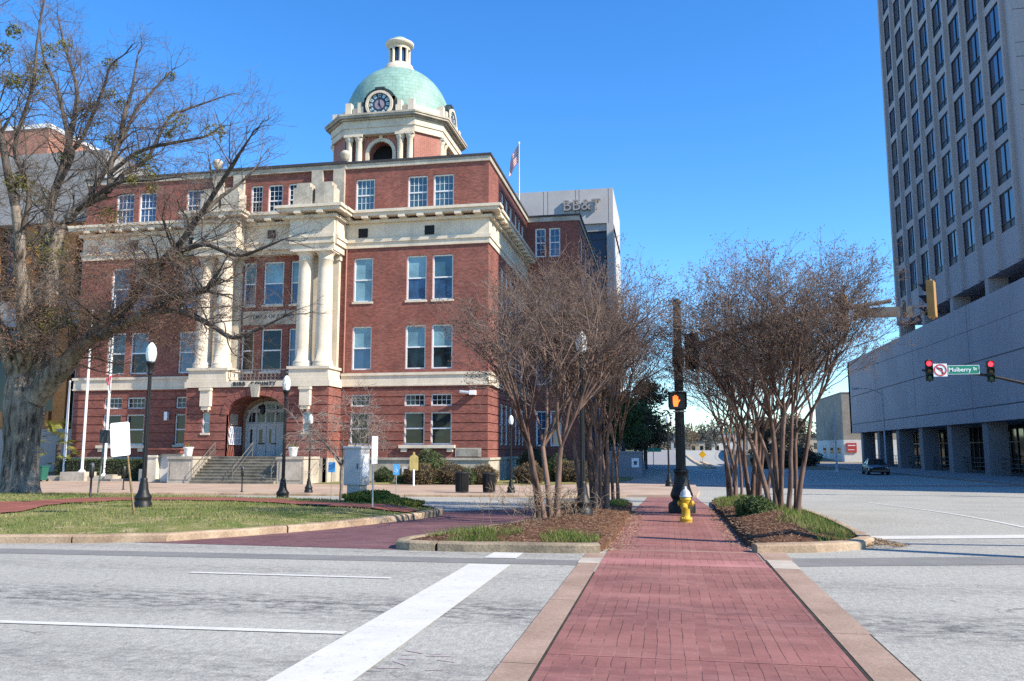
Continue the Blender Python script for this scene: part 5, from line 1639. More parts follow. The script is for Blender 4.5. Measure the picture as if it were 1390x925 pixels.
flagpole('white flagpole nearest the big tree trunk, the shortest of three', (-42.45, 52.9, -.25), 6.7)
flagpole('white flagpole in the middle of the three, thickest', (-40.45, 52.2, .06), 11.4)
flagpole('white flagpole with a red and white flag low on it', (-39.2, 52.9, -.22), 12.8)
fl = MB()
vs, fs = [], []
nx_, nz_ = 6, 10
for j in range(nz_ + 1):
    for i in range(nx_ + 1):
        u, v = i / nx_, j / nz_
        vs.append((-39.05 - .42 * u * (1 - .5 * v), 52.85 - .10 * math.sin(u * 9 + v * 3), 6.9 - 1.25 * v - .25 * u))
for j in range(nz_):
    for i in range(nx_): fs.append((j * 7 + i, j * 7 + i + 1, (j + 1) * 7 + i + 1, (j + 1) * 7 + i))
fl.add(vs, fs, True)
def red_white():
    m, nt, N, L, b = new_mat('red_white_cloth')
    sepn = N.new('ShaderNodeSeparateXYZ'); L.new(world_pos(nt), sepn.inputs[0])
    L.new(lin(nt, (.75, .72, .70), (.62, .03, .05), ramp(nt, sepn.outputs[2], 6.15, 6.2)), b.inputs['Base Color'])
    return m
o = fl.build('flag', red_white(), None, True, (-39.05, 52.85, 6.2)); tag(o, 'limp red and white flag hanging half way up a white flagpole', 'flag')
# flag of stripes on the roof
rp = thing('flagpole', 'thin white flagpole on the courthouse roof', 'flagpole', (-15.6, 88, 21.8))
m = MB(); m.lathe([(.09, 0), (.06, 13.9), (.1, 13.95), (.1, 14.1), (0, 14.2)], n=10); m.build('pole', WHITEM, rp)
def stripes():
    m, nt, N, L, b = new_mat('flag_stripes')
    uv = N.new('ShaderNodeUVMap'); s_ = N.new('ShaderNodeSeparateXYZ'); L.new(uv.outputs[0], s_.inputs[0])
    mu = N.new('ShaderNodeMath'); mu.operation = 'MULTIPLY'; mu.inputs[1].default_value = 6.5; L.new(s_.outputs[1], mu.inputs[0])
    fr_ = N.new('ShaderNodeMath'); fr_.operation = 'FRACT'; L.new(mu.outputs[0], fr_.inputs[0])
    gt = N.new('ShaderNodeMath'); gt.operation = 'LESS_THAN'; gt.inputs[1].default_value = .5; L.new(fr_.outputs[0], gt.inputs[0])
    L.new(lin(nt, (.70, .68, .68), (.38, .02, .04), gt.outputs[0]), b.inputs['Base Color'])
    b.inputs['Roughness'].default_value = .8
    return m
def cloth(u0, u1, v0, v1, nx, nz, off=0.0):
    """patch of the hanging flag: u along the fly, v down the hoist"""
    vs, fs, uvs = [], [], []
    for j in range(nz + 1):
        for i in range(nx + 1):
            u = u0 + (u1 - u0) * i / nx; v = v0 + (v1 - v0) * j / nz
            x = -1.05 * u ** .8 * (.9 + .1 * v); y = .22 * math.sin(u * 8 + v * 2) * u + off
            z = -2.0 * v - 1.75 * u
            vs.append((x, y, z)); uvs.append((u, 1 - v))
    for j in range(nz):
        for i in range(nx): fs.append((j * (nx + 1) + i, j * (nx + 1) + i + 1, (j + 1) * (nx + 1) + i + 1, (j + 1) * (nx + 1) + i))
    return vs, fs, uvs
us_ = thing('flag', 'flag of stars and stripes drooping from the roof flagpole', 'flag', (-15.68, 88, 35.6))
vs, fs, uvs = cloth(0, 1, 0, 1, 16, 14); m = MB(); m.add(vs, fs, True); o = m.build('striped_cloth', stripes(), us_)
ul = o.data.uv_layers.new(name='UVMap')
for lp_ in o.data.loops: ul.data[lp_.index].uv = uvs[lp_.vertex_index]
vs, fs, uvs = cloth(0, .42, 0, .54, 8, 8, -.03); m = MB(); m.add(vs, fs, True); o = m.build('blue_canton', mat('flag_blue', (.02, .03, .14), .8), us_)
m = MB()
for i in range(5):
    for j in range(4):
        u, v = .05 + i * .08, .06 + j * .13
        x = -1.05 * u ** .8 * (.9 + .1 * v); y = .22 * math.sin(u * 8 + v * 2) * u - .05; z = -2.0 * v - 1.75 * u
        m.uprism(facing_front(y), [(x + (.06 if k % 2 == 0 else .024) * math.sin(PI * k / 5), z + (.06 if k % 2 == 0 else .024) * math.cos(PI * k / 5)) for k in range(10)], 0, .004)
m.build('white_stars', WHITEM, o)

# dark car parked beyond the crossing
car = thing('parked_car', 'black sedan parked in the shade beside the podium columns', 'car', (18.7, 81.5, gz(81.5)), R(-4))
CARP = mat('car_black', (.010, .010, .011), .35, .1, 2, spec=.4, coat=.15)
def section(y, zb, zt, w, wt):
    return [(-w, y, zb), (w, y, zb), (w * 1.0, y, zb + (zt - zb) * .55), (wt, y, zt), (-wt, y, zt), (-w * 1.0, y, zb + (zt - zb) * .55)]
secs = [section(-2.3, .35, .62, .72, .62), section(-2.2, .25, .72, .84, .74), section(-1.3, .22, .88, .9, .80), section(-.95, .22, .92, .9, .82), section(.9, .22, .95, .9, .83), section(1.9, .25, .98, .88, .78), section(2.25, .35, .9, .8, .7), section(2.32, .4, .7, .74, .64)]
m = MB(); vs = [p for s_ in secs for p in s_]; fs = []
for j in range(len(secs) - 1):
    for i in range(6): fs.append((j * 6 + i, j * 6 + (i + 1) % 6, (j + 1) * 6 + (i + 1) % 6, (j + 1) * 6 + i))
fs += [tuple(range(6)), tuple((len(secs) - 1) * 6 + i for i in range(6))]
m.add(vs, fs, True); bevel(m.build('body', CARP, car), .03)
m = MB(); cs = [(-1.05, .9, .78), (-.35, 1.36, .60), (.75, 1.40, .60), (1.65, .95, .74)]
vs = []
for y, z, w in cs: vs += [(-w, y, z), (w, y, z)]
cabin = [(-.80, -1.05, .88), (.80, -1.05, .88), (.80, 1.65, .94), (-.80, 1.65, .94), (-.58, -.35, 1.36), (.58, -.35, 1.36), (.58, .8, 1.38), (-.58, .8, 1.38)]
m.hexa(cabin); m.build('window', G_DARK, car)
m = MB(); m.hexa([(-.60, -.40, 1.355), (.60, -.40, 1.355), (.60, .85, 1.375), (-.60, .85, 1.375), (-.54, -.3, 1.42), (.54, -.3, 1.42), (.54, .75, 1.43), (-.54, .75, 1.43)])
for sx in (-1, 1):
    for (ya, za, yb, zb) in ((-1.05, .9, -.35, 1.37), (.25, .92, .25, 1.37), (1.65, .95, .8, 1.39)):
        m.tube([(sx * .80, ya, za), (sx * .585, yb, zb)], .035, 5)
m.build('roof', CARP, car)
for sx in (-1, 1):
    for y in (-1.4, 1.45):
        m = MB(); m.tube([(sx * .70, y, .33), (sx * .92, y, .33)], .33, 20, True); w_ = m.build('wheel', mat('tyre_rubber', (.015, .015, .015), .9), car)
        m = MB(); m.tube([(sx * .90, y, .33), (sx * .932, y, .33)], .2, 10, True); m.build('rim', STEEL, w_)
    m = MB(); m.box(min(sx * .5, sx * .74), max(sx * .5, sx * .74), -2.29, -2.2, .58, .68); m.build('headlight', GLOBE, car)
    m = MB(); m.box(min(sx * .88, sx * 1.05), max(sx * .88, sx * 1.05), -.85, -.72, .9, 1.03); m.build('mirror', CARP, car)

# far street details
gs = thing('street_sign', 'small green street sign beyond the low grey wall', 'street sign', (-1.35, 82, -.6))
m = MB(); m.tube([(0, 0, 0), (0, 0, 2.4)], .04, 6); m.build('post', STEEL, gs)
m = MB(); m.box(-.55, .75, -.02, .02, 2.0, 2.35); m.build('panel', SGREEN, gs)
ys = thing('warning_sign', 'yellow diamond warning sign at the median of the far road', 'sign', (4.9, 122, gz(122) + .1))
m = MB(); m.tube([(0, 0, 0), (0, 0, 2.2)], .04, 6); m.build('post', STEEL, ys)
m = MB(); m.uprism(facing_front(-.05), [(0, .9), (.55, 1.45), (0, 2.0), (-.55, 1.45)], 0, .03); m.build('panel', mat('warning_yellow', (.75, .42, .01), .5), ys)
gt_ = thing('sign_gantry', 'far sign gantry with a green panel and a signal over the road', 'sign gantry', (24, 250, gz(250)))
m = MB(); m.tube([(0, 0, 0), (0, 0, 6.8)], .2, 8); m.tube([(0, 0, 6.4), (-11, 0, 6.6)], .12, 6); m.build('post', STEEL, gt_)
m = MB(); m.box(-7.5, -4.0, -.1, .1, 5.4, 7.2); m.build('panel', SGREEN, gt_)
m = MB(); m.box(-10.6, -10.1, -.2, .2, 5.6, 6.8); m.build('signal_box', BLACKM, gt_)
fe = thing('road_fence', 'long grey fence and parapet along the right side of the far road', 'fence', (15, 150, 0))
m = MB()
for k in range(24):
    y = 104 + k * 5
    x = 11.4 + 5 * smooth(160, 240, y); x2 = 11.4 + 5 * smooth(160, 240, y + 5)
    z, z2 = gz(y), gz(y + 5)
    m.hexa([(x, y, z - .1), (x2, y + 5, z2 - .1), (x2 + .2, y + 5, z2 - .1), (x + .2, y, z - .1), (x, y, z + 1.3), (x2, y + 5, z2 + 1.3), (x2 + .2, y + 5, z2 + 1.3), (x + .2, y, z + 1.3)])
m.build('parapet', mat('parapet_grey', (.16, .145, .125), .9, .25, .5), fe, False)
m = MB()
for k in range(60):
    y = 104 + k * 2; x = 11.5 + 5 * smooth(160, 240, y); m.tube([(x, y, gz(y) + .9), (x, y, gz(y) + 2.0)], .03, 4)
for zz in (1.4, 1.95): m.tube([(11.5 + 5 * smooth(160, 240, 104 + k * 5), 104 + k * 5, gz(104 + k * 5) + zz) for k in range(24)], .025, 4)
m.build('fence_rail', GREYIRON, fe, False)
# overhead wires across the right
ow = thing('overhead_wire', 'dark overhead wires sagging across the grey podium wall', 'cable', (20, 44, 10))
m = MB()
for (a, b, sag) in (((9.0, 60, 5.9), (27, 44, 12.5), .5),):
    pts = []
    for i in range(17):
        t = i / 16; pts.append((a[0] + (b[0] - a[0]) * t, a[1] + (b[1] - a[1]) * t, a[2] + (b[2] - a[2]) * t - sag * 4 * t * (1 - t)))
    m.tube(pts, .014, 4)
m.build('cable', BLACKM, ow, False)

# ================================================================== VEGETATION
import numpy as np
def np_mesh(name, verts, nper, m, parent=None, loc=(0, 0, 0)):
    """loose polygons of nper corners each, from an (N*nper, 3) array"""
    me = bpy.data.meshes.new(name)
    nv = len(verts); nf = nv // nper
    me.vertices.add(nv); me.loops.add(nv); me.polygons.add(nf)
    me.vertices.foreach_set('co', np.asarray(verts, dtype=np.float32).ravel())
    me.loops.foreach_set('vertex_index', np.arange(nv, dtype=np.int32))
    me.polygons.foreach_set('loop_start', np.arange(0, nv, nper, dtype=np.int32))
    me.polygons.foreach_set('loop_total', np.full(nf, nper, dtype=np.int32))
    me.materials.append(m); me.update(); me.validate()
    o = bpy.data.objects.new(name, me); COL.objects.link(o)
    o.location = loc
    if parent is not None: o.parent = parent
    return o

def leaf_mat(name, c1, c2, trans=.25, nscale=2.2):
    m, nt, N, L, b = new_mat(name)
    p = world_pos(nt)
    f = ramp(nt, noise(nt, p, nscale, 3), .35, .65)
    f2 = ramp(nt, noise(nt, p, 25, 2), .3, .7, .7, 1.3)
    c = lin(nt, c1, c2, f)
    vm = N.new('ShaderNodeVectorMath'); vm.operation = 'SCALE'; L.new(c, vm.inputs[0]); L.new(f2, vm.inputs['Scale'])
    L.new(vm.outputs[0], b.inputs['Base Color'])
    b.inputs['Roughness'].default_value = .6
    b.inputs['Specular IOR Level'].default_value = .25
    if trans:
        t = N.new('ShaderNodeBsdfTranslucent'); L.new(vm.outputs[0], t.inputs[0])
        mx = N.new('ShaderNodeMixShader'); mx.inputs[0].default_value = trans
        L.new(b.outputs[0], mx.inputs[1]); L.new(t.outputs[0], mx.inputs[2]); L.new(mx.outputs[0], N['Material Output'].inputs[0])
    MATS[name] = m
    return m

LEAF_DARK = leaf_mat('evergreen_leaf', (.045, .070, .026), (.085, .12, .045))
LEAF_MID = leaf_mat('shrub_leaf', (.06, .10, .03), (.12, .155, .055))
LEAF_BROWN = leaf_mat('bronze_shrub_leaf', (.12, .082, .045), (.19, .14, .07))
LEAF_PALE = leaf_mat('pale_plant_leaf', (.12, .16, .04), (.22, .20, .08))
LEAF_YELLOW = leaf_mat('palm_leaf', (.12, .15, .025), (.26, .24, .05))
LEAF_MIST = leaf_mat('mistletoe_leaf', (.10, .10, .02), (.22, .195, .05))
LEAF_OAKDEAD = leaf_mat('dead_leaf', (.22, .115, .065), (.36, .205, .12))
LEAF_FAR = leaf_mat('far_tree_leaf', (.085, .088, .065), (.15, .13, .10), 0)
GRASSM = leaf_mat('grass_blade', (.10, .165, .028), (.33, .29, .13), .3, .9)
GRASSG = leaf_mat('fresh_grass_blade', (.075, .15, .022), (.21, .23, .065), .3, 2.2)
SEEDM = mat('seed_pod', (.075, .045, .030), .9, .3, 8)
MULCHCHIP = mat('mulch_chip', (.13, .065, .04), .95, .5, 14, col2=(.33, .21, .13))
LITTER = mat('leaf_litter', (.24, .14, .075), .95, .4, 9, col2=(.42, .30, .18))

def leaf_cloud(name, blobs, size, m, parent=None, seed=1, loc=(0, 0, 0), hollow=.0, box=False, core=None, stretch=1.7):
    rg = np.random.default_rng(seed)
    out = []
    for (x, y, z, rx, ry, rz, n) in blobs:
        if box:
            p = rg.uniform(-1, 1, (n, 3)); k = rg.integers(0, 3, n); sgn = np.where(rg.random(n) < .5, -1, 1)
            p[np.arange(n), k] = sgn * rg.uniform(.86, 1.04, n)
        else:
            p = rg.normal(size=(n, 3)); p /= np.linalg.norm(p, axis=1)[:, None]
            rad = rg.random(n) ** .33
            if hollow: rad = hollow + (1 - hollow) * rad
            lump = 1 + .16 * np.sin(p[:, 0] * 5 + seed) * np.cos(p[:, 1] * 4 + seed * 2) + .1 * np.sin(p[:, 2] * 7 + x)
            p *= (rad * lump)[:, None]
        c = p * np.array([rx, ry, rz]) + np.array([x, y, z])
        a = rg.normal(size=(n, 3)); a /= np.linalg.norm(a, axis=1)[:, None]
        b = rg.normal(size=(n, 3)); b -= (b * a).sum(1)[:, None] * a; b /= np.linalg.norm(b, axis=1)[:, None]
        s = size * rg.uniform(.6, 1.3, n)[:, None]
        a = a * s * stretch; b = b * s
        out.append(np.stack([c - a, c - b * .5, c + a, c + b * .5], 1).reshape(-1, 3))
    return np_mesh(name, np.concatenate(out), 4, m, parent, loc)

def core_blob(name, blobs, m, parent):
    """solid dark core of a dense bush"""
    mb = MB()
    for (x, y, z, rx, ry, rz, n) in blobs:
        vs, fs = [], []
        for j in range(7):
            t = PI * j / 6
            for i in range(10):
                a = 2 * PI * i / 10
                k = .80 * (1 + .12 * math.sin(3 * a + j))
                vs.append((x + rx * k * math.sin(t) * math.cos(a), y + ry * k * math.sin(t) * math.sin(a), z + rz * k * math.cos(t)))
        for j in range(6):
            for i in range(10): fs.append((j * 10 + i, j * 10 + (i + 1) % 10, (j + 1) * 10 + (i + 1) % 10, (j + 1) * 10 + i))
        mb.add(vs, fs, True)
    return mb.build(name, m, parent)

# ---------------------------------------------------------------- bare trees
class Tree:
    def __init__(s, seed):
        s.r = random.Random(seed); s.thick = MB(); s.thin = []; s.tips = []
    def thin_tube(s, pts, r0, r1):
        s.thin.append((pts, r0, r1))
    def limb(s, pts, rad, n=8):
        s.thick.tube(pts, rad, n)
    def branch(s, p, d, L, r, lvl, P):
        """one shoot and everything that grows from it"""
        rr = s.r; segs = P['segs'][lvl]; pts = [p.copy()]
        for i in range(segs):
            j = P['jit'][lvl]
            d = (d + Vector((rr.gauss(0, j), rr.gauss(0, j), rr.gauss(0, j))) + Vector((0, 0, P['up'][lvl]))).normalized()
            p = p + d * (L / segs); pts.append(p.copy())
        r1 = r * P['taper'][lvl]
        if r > .012: s.thick.tube(pts, [r + (r1 - r) * i / segs for i in range(segs + 1)], 7 if r > .035 else 5)
        else: s.thin_tube(pts, r, r1)
        if lvl + 1 >= len(P['segs']):
            s.tips.append((pts[-1], d)); return
        n = P['kids'][lvl]
        for k in range(n):
            t = 1.0 if k < P['end'][lvl] else rr.uniform(.35, .95)
            i = min(segs - 1, int(t * segs)); f = t * segs - i
            q = pts[i].lerp(pts[i + 1], f)
            ang = rr.uniform(*P['ang'][lvl]); az = rr.uniform(0, 2 * PI)
            ax = d.cross(Vector((math.cos(az), math.sin(az), .2))).normalized()
            nd = (Matrix.Rotation(ang, 3, ax) @ d)
            s.branch(q, nd, L * P['len'][lvl] * rr.uniform(.75, 1.2), max(P['rmin'], r1 * P['rk'][lvl]), lvl + 1, P)
    def build_thin(s, name, m, parent):
        vs, fs = [], []
        for pts, r0, r1 in s.thin:
            k = len(pts); o = len(vs)
            d = pts[-1] - pts[0]
            a = d.cross(Vector((.3, .2, .93)))
            if a.length < 1e-6: a = Vector((1, 0, 0))
            a.normalize(); b = d.cross(a).normalized()
            e = [(a.x, a.y, a.z), (-.5 * a.x + .87 * b.x, -.5 * a.y + .87 * b.y, -.5 * a.z + .87 * b.z), (-.5 * a.x - .87 * b.x, -.5 * a.y - .87 * b.y, -.5 * a.z - .87 * b.z)]
            for i, q in enumerate(pts):
                r = r0 + (r1 - r0) * i / (k - 1)
                for w in e: vs.append((q.x + w[0] * r, q.y + w[1] * r, q.z + w[2] * r))
            for i in range(k - 1):
                for j in range(3):
                    l = (j + 1) % 3
                    fs.append((o + i * 3 + j, o + i * 3 + l, o + i * 3 + 3 + l, o + i * 3 + 3 + j))
        mb = MB(); mb.v, mb.f, mb.s = vs, fs, [True] * len(fs)
        return mb.build(name, m, parent)
    def build_pods(s, name, m, parent, size=.018, per=3, frac=.8, spread=.04):
        out = []; rr = s.r
        for p, d in s.tips:
            if rr.random() > frac: continue
            for _ in range(per):
                c = p + Vector((rr.gauss(0, spread), rr.gauss(0, spread), rr.gauss(0, spread)))
                z = size * rr.uniform(.6, 1.3)
                o = [(c.x, c.y, c.z + z), (c.x + z, c.y, c.z - z * .6), (c.x - z * .6, c.y + z * .8, c.z - z * .6), (c.x - z * .6, c.y - z * .8, c.z - z * .6)]
                for f in ((0, 1, 2), (0, 2, 3), (0, 3, 1), (1, 3, 2)): out += [o[i] for i in f]
        return np_mesh(name, np.array(out), 3, m, parent)

CREPE_BARK = bark_mat('smooth_pinkish_bark', (.055, .031, .023), (.215, .142, .110), 4.5, .4)
CREPE_TWIG = mat('brown_grey_twig', (.115, .080, .064), .9, .3, 3, col2=(.23, .172, .142))
OAK_BARK = bark_mat('deep_ridged_bark', (.035, .028, .022), (.30, .25, .20), 5.5, 1.0)  # light tone raised so the bark furrows read as sunlit
OAK_LIMB = bark_mat('grey_limb_bark', (.040, .033, .028), (.13, .108, .09), 4, .8)  # darkened like limbs seen backlit against the sky
OAK_TWIG = mat('grey_twig', (.075, .059, .049), .9, .3, 2, col2=(.19, .152, .127))

def crepe(label, x, y, z, seed, trunks=5, fork=2.0, top=6.2, lean=(.08, .22), spread=1.0, rad=.075, rbase=.22, tilt=(0, 0), group='bare crape myrtle trees', pods=.6, k3=4):
    t = thing('crape_myrtle', label, 'tree', (x, y, z), 0, group)
    T = Tree(seed); rr = T.r
    H = top - fork
    P = dict(segs=[4, 4, 4, 3, 3, 2], jit=[.10, .11, .12, .13, .16, .2], up=[.05, .045, .03, .02, .01, 0], taper=[.6, .6, .6, .6, .6, .5],
             kids=[5, 5, 5, k3, 3, 0], end=[2, 2, 2, 2, 2, 0], ang=[(.2, .6 * spread), (.2, .65), (.25, .75), (.3, .9), (.3, 1.0), (0, 0)],
             len=[.66, .64, .60, .56, .55, .5], rk=[.85, .8, .8, .8, .8, .8], rmin=.0042)
    for k in range(trunks):
        a = 2 * PI * k / trunks + rr.uniform(-.4, .4)
        b = Vector((rbase * math.cos(a) * rr.uniform(.4, 1), rbase * math.sin(a) * rr.uniform(.4, 1), -.12))
        ln = rr.uniform(*lean)
        d = Vector((math.cos(a) * ln + tilt[0], math.sin(a) * ln + tilt[1], 1)).normalized()
        pts = [b]; p = b.copy(); f = fork * rr.uniform(.85, 1.1); n = 7
        r0 = rad * rr.uniform(.75, 1.15); rads = [r0 * 1.25]
        for i in range(n):
            d = (d + Vector((rr.gauss(0, .05), rr.gauss(0, .05), 0))).normalized()
            p = p + d * ((f + .12) / n); pts.append(p.copy()); rads.append(r0 * (1 - .35 * (i + 1) / n))
        T.limb(pts, rads, 9)
        for j in range(3 if rr.random() < .6 else 4):
            aa = a + rr.uniform(-1.5, 1.5); tl = rr.uniform(.25, .75) * spread
            dd = Vector((math.cos(aa) * tl + tilt[0], math.sin(aa) * tl + tilt[1], 1)).normalized()
            T.branch(p.copy(), dd, H * .40 * rr.uniform(.85, 1.12), r0 * .5, 0, P | {'segs': P['segs'][1:], 'jit': P['jit'][1:], 'up': P['up'][1:], 'taper': P['taper'][1:], 'kids': P['kids'][1:], 'end': P['end'][1:], 'ang': P['ang'][1:], 'len': P['len'][1:], 'rk': P['rk'][1:]})
    T.thick.build('trunk', CREPE_BARK, t)
    T.build_thin('twigs', CREPE_TWIG, t)
    T.build_pods('seed_pods', SEEDM, t, .017, 4, pods, .05)
    return t

def bed_z(poly, x, y, h, mound):
    return mound_z(poly, x, y, h, mound)
crepe('nearest bare crape myrtle in the left bed, beside the lamp post', -2.72, 18.7, bed_z(PLANT_L, -2.72, 18.7, .11, .13), 21, 4, 1.75, 6.7, (.03, .12), 1.35, .078, .32, (-.02, 0), pods=.35)
crepe('many stemmed bare crape myrtle just behind the lamp post in the left bed', -1.9, 21.9, bed_z(PLANT_L, -1.9, 21.9, .11, .13), 35, 8, 1.9, 6.7, (.03, .16), 1.05, .06, .38, (-.03, 0))
crepe('farthest bare crape myrtle in the left bed, before the far sidewalk', -1.75, 26.6, bed_z(PLANT_L, -1.75, 26.6, .11, .13), 46, 6, 2.0, 6.9, (.03, .14), .8, .06, .32, (-.04, 0))
crepe('nearest bare crape myrtle in the right bed with pale peeling stems', 2.75, 21.6, bed_z(PLANT_R, 2.75, 21.6, .09, .22), 53, 8, 2.2, 6.9, (.03, .13), 1.3, .07, .38, (.03, 0), k3=5)
crepe('bare crape myrtle second in the right bed, leaning stems', 2.55, 26.2, bed_z(PLANT_R, 2.55, 26.2, .09, .22), 68, 7, 2.3, 7.0, (.03, .14), 1.05, .066, .36, (.03, 0))
crepe('farthest bare crape myrtle in the right bed near the road crossing', 2.5, 33.5, bed_z(PLANT_R, 2.5, 33.5, .09, .22), 72, 6, 2.4, 7.2, (.05, .18), .95, .068, .34, (.01, 0))

# small weeping tree on the island
wt = thing('weeping_tree', 'small bare weeping tree by the control cabinet', 'tree', (-10.55, 26.0, island_z(-10.55, 26.0)))
T = Tree(5)
T.limb([(0, 0, -.1), (.02, 0, .5), (-.02, .02, 1.0), (.03, 0, 1.3)], [.085, .07, .07, .06], 8)
PW = dict(segs=[5, 4, 4, 3], jit=[.12, .16, .2, .2], up=[.02, -.06, -.12, -.16], taper=[.5, .5, .5, .4], kids=[6, 5, 4, 0], end=[2, 2, 2, 0], ang=[(.3, .9), (.3, .9), (.3, .9), (0, 0)], len=[.62, .6, .6, .5], rk=[.7, .7, .7, .7], rmin=.008)
for k in range(8):
    a = 2 * PI * k / 8 + T.r.uniform(-.3, .3)
    T.branch(Vector((.02, 0, 1.15 + .15 * T.r.random())), Vector((math.cos(a), math.sin(a), .95)).normalized(), 1.7 * T.r.uniform(.8, 1.2), .036, 0, PW)
wt.scale = (.72, .72, .9)
T.thick.build('trunk', mat('pale_bark', (.14, .11, .09), .9, .3, 6, col2=(.26, .21, .18)), wt); T.build_thin('twigs', mat('pale_twig', (.24, .20, .17), .9, .25, 4, col2=(.36, .31, .27)), wt)

# the big old tree on the left
LIMBS = [
((-23.26,27.20,3.70,0.55),(-21.93,26.90,4.62,0.45),(-20.93,26.60,5.39,0.40),(-20.06,26.30,6.00,0.34),(-18.99,26.00,6.59,0.28),(-17.50,25.40,7.69,0.22),(-16.04,24.80,8.58,0.16),(-15.21,24.40,9.24,0.13),(-13.66,23.70,10.71,0.08),(-13.16,23.40,11.11,0.05),(-12.76,23.20,11.47,0.03)),
((-15.21,24.40,9.24,0.09),(-14.63,24.80,10.09,0.07),(-14.09,25.20,10.76,0.05),(-13.71,25.50,11.41,0.03)),
((-16.76,25.10,8.17,0.12),(-14.85,24.20,8.32,0.09),(-13.31,23.60,7.74,0.07),(-12.35,23.20,7.77,0.05),(-11.31,22.80,7.97,0.03)),
((-20.63,26.50,5.59,0.30),(-17.97,25.60,6.23,0.26),(-16.48,25.00,6.73,0.22),(-15.54,24.60,6.75,0.19),(-14.61,24.20,6.81,0.17)),
((-17.97,25.60,6.36,0.15),(-15.86,24.60,6.19,0.12),(-14.33,24.00,5.63,0.10),(-13.25,23.40,5.10,0.08),(-12.37,23.00,5.16,0.06),(-11.16,22.70,5.57,0.03)),
((-23.46,27.20,3.85,0.55),(-23.20,27.40,5.54,0.45),(-23.30,27.70,7.59,0.38),(-23.53,28.00,9.72,0.32),(-22.99,28.20,10.95,0.28),(-22.29,28.30,11.48,0.25),(-21.66,28.40,11.81,0.20),(-21.69,28.50,13.00,0.16),(-21.51,28.70,14.12,0.12),(-21.51,28.90,15.42,0.10),(-21.44,29.10,16.29,0.07),(-21.46,29.40,18.05,0.03)),
((-21.62,28.40,12.60,0.11),(-20.25,28.20,13.32,0.09),(-18.44,27.90,13.47,0.07),(-17.01,27.60,13.49,0.05),(-16.33,27.40,13.75,0.03)),
((-21.66,28.40,11.81,0.14),(-21.40,29.00,12.79,0.11),(-20.87,29.60,13.59,0.09),(-20.36,30.20,15.55,0.07),(-19.89,30.50,15.96,0.06),(-18.89,30.80,16.41,0.04),(-18.06,31.00,16.76,0.02)),
((-22.68,28.20,11.17,0.14),(-22.79,29.10,12.28,0.12),(-22.41,30.00,14.64,0.10),(-22.24,30.60,16.19,0.07),(-21.67,31.20,17.58,0.05),(-21.33,31.60,18.39,0.03)),
((-22.99,28.20,10.95,0.12),(-20.82,27.60,11.83,0.08),(-19.12,27.20,11.72,0.05),(-17.48,26.80,11.66,0.03)),
((-23.67,27.20,4.13,0.55),(-24.26,28.20,6.24,0.45),(-24.72,29.00,8.49,0.36),(-25.42,29.70,11.19,0.28),(-25.35,30.40,14.34,0.20),(-25.51,31.00,17.30,0.13),(-26.50,31.30,19.62,0.08),(-27.36,31.60,21.66,0.03)),
((-25.35,30.40,14.34,0.12),(-24.52,30.20,14.87,0.10),(-23.30,29.80,16.92,0.07),(-22.87,29.60,17.78,0.05),(-22.12,29.40,18.11,0.03)),
((-25.33,30.00,12.72,0.16),(-24.24,29.40,13.84,0.12),(-24.30,29.20,14.47,0.10),(-24.54,28.70,16.37,0.08),(-25.06,28.40,17.73,0.05),(-25.27,28.20,19.27,0.03)),
((-23.86,27.20,4.13,0.50),(-23.08,26.40,5.96,0.42),(-22.97,25.80,7.77,0.34),(-22.78,25.20,9.80,0.26),(-23.04,24.70,11.85,0.19),(-23.23,24.30,13.63,0.12),(-23.28,24.00,15.43,0.08),(-23.12,23.80,17.25,0.03)),
((-22.79,25.40,9.04,0.16),(-22.42,25.20,10.88,0.13),(-23.00,25.00,12.50,0.10),(-22.07,24.60,14.49,0.07),(-21.79,24.30,15.99,0.05),(-21.45,24.10,17.53,0.03)),
((-23.99,27.20,4.13,0.50),(-24.09,26.40,5.71,0.40),(-24.66,25.70,6.99,0.33),(-25.74,25.10,8.01,0.26),(-27.08,24.40,9.80,0.19),(-27.92,23.80,11.85,0.12),(-28.42,23.20,13.85,0.05)),
((-24.66,25.70,6.99,0.26),(-26.07,26.60,9.49,0.20),(-28.13,27.40,12.21,0.14),(-28.69,28.00,15.28,0.09),(-30.14,28.40,18.52,0.04)),

]
bt = thing('bare_oak', 'huge old bare tree with ridged trunk and mistletoe clumps on the grass island', 'tree', (-23.6, 27.2, island_z(-23.6, 27.2)))
T = Tree(9); B = Vector(bt.location)
def smooth_line(pts, rad, n=4):
    P = [Vector(p) for p in pts]; out, ro = [], []
    for i in range(len(P) - 1):
        p0, p1, p2, p3 = P[max(0, i - 1)], P[i], P[i + 1], P[min(len(P) - 1, i + 2)]
        for k in range(n):
            t = k / n
            q = .5 * ((2 * p1) + (p2 - p0) * t + (2 * p0 - 5 * p1 + 4 * p2 - p3) * t * t + (3 * p1 - p0 - 3 * p2 + p3) * t ** 3)
            w = .35 * rad[i]
            q += Vector((mnoise.noise(q * .9), mnoise.noise(q * .9 + Vector((9, 0, 0))), mnoise.noise(q * .9 + Vector((0, 9, 0))))) * w * (1 if 0 < i + k else 0)
            out.append(q); ro.append(rad[i] + (rad[i + 1] - rad[i]) * t)
    out.append(P[-1]); ro.append(rad[-1])
    return out, ro
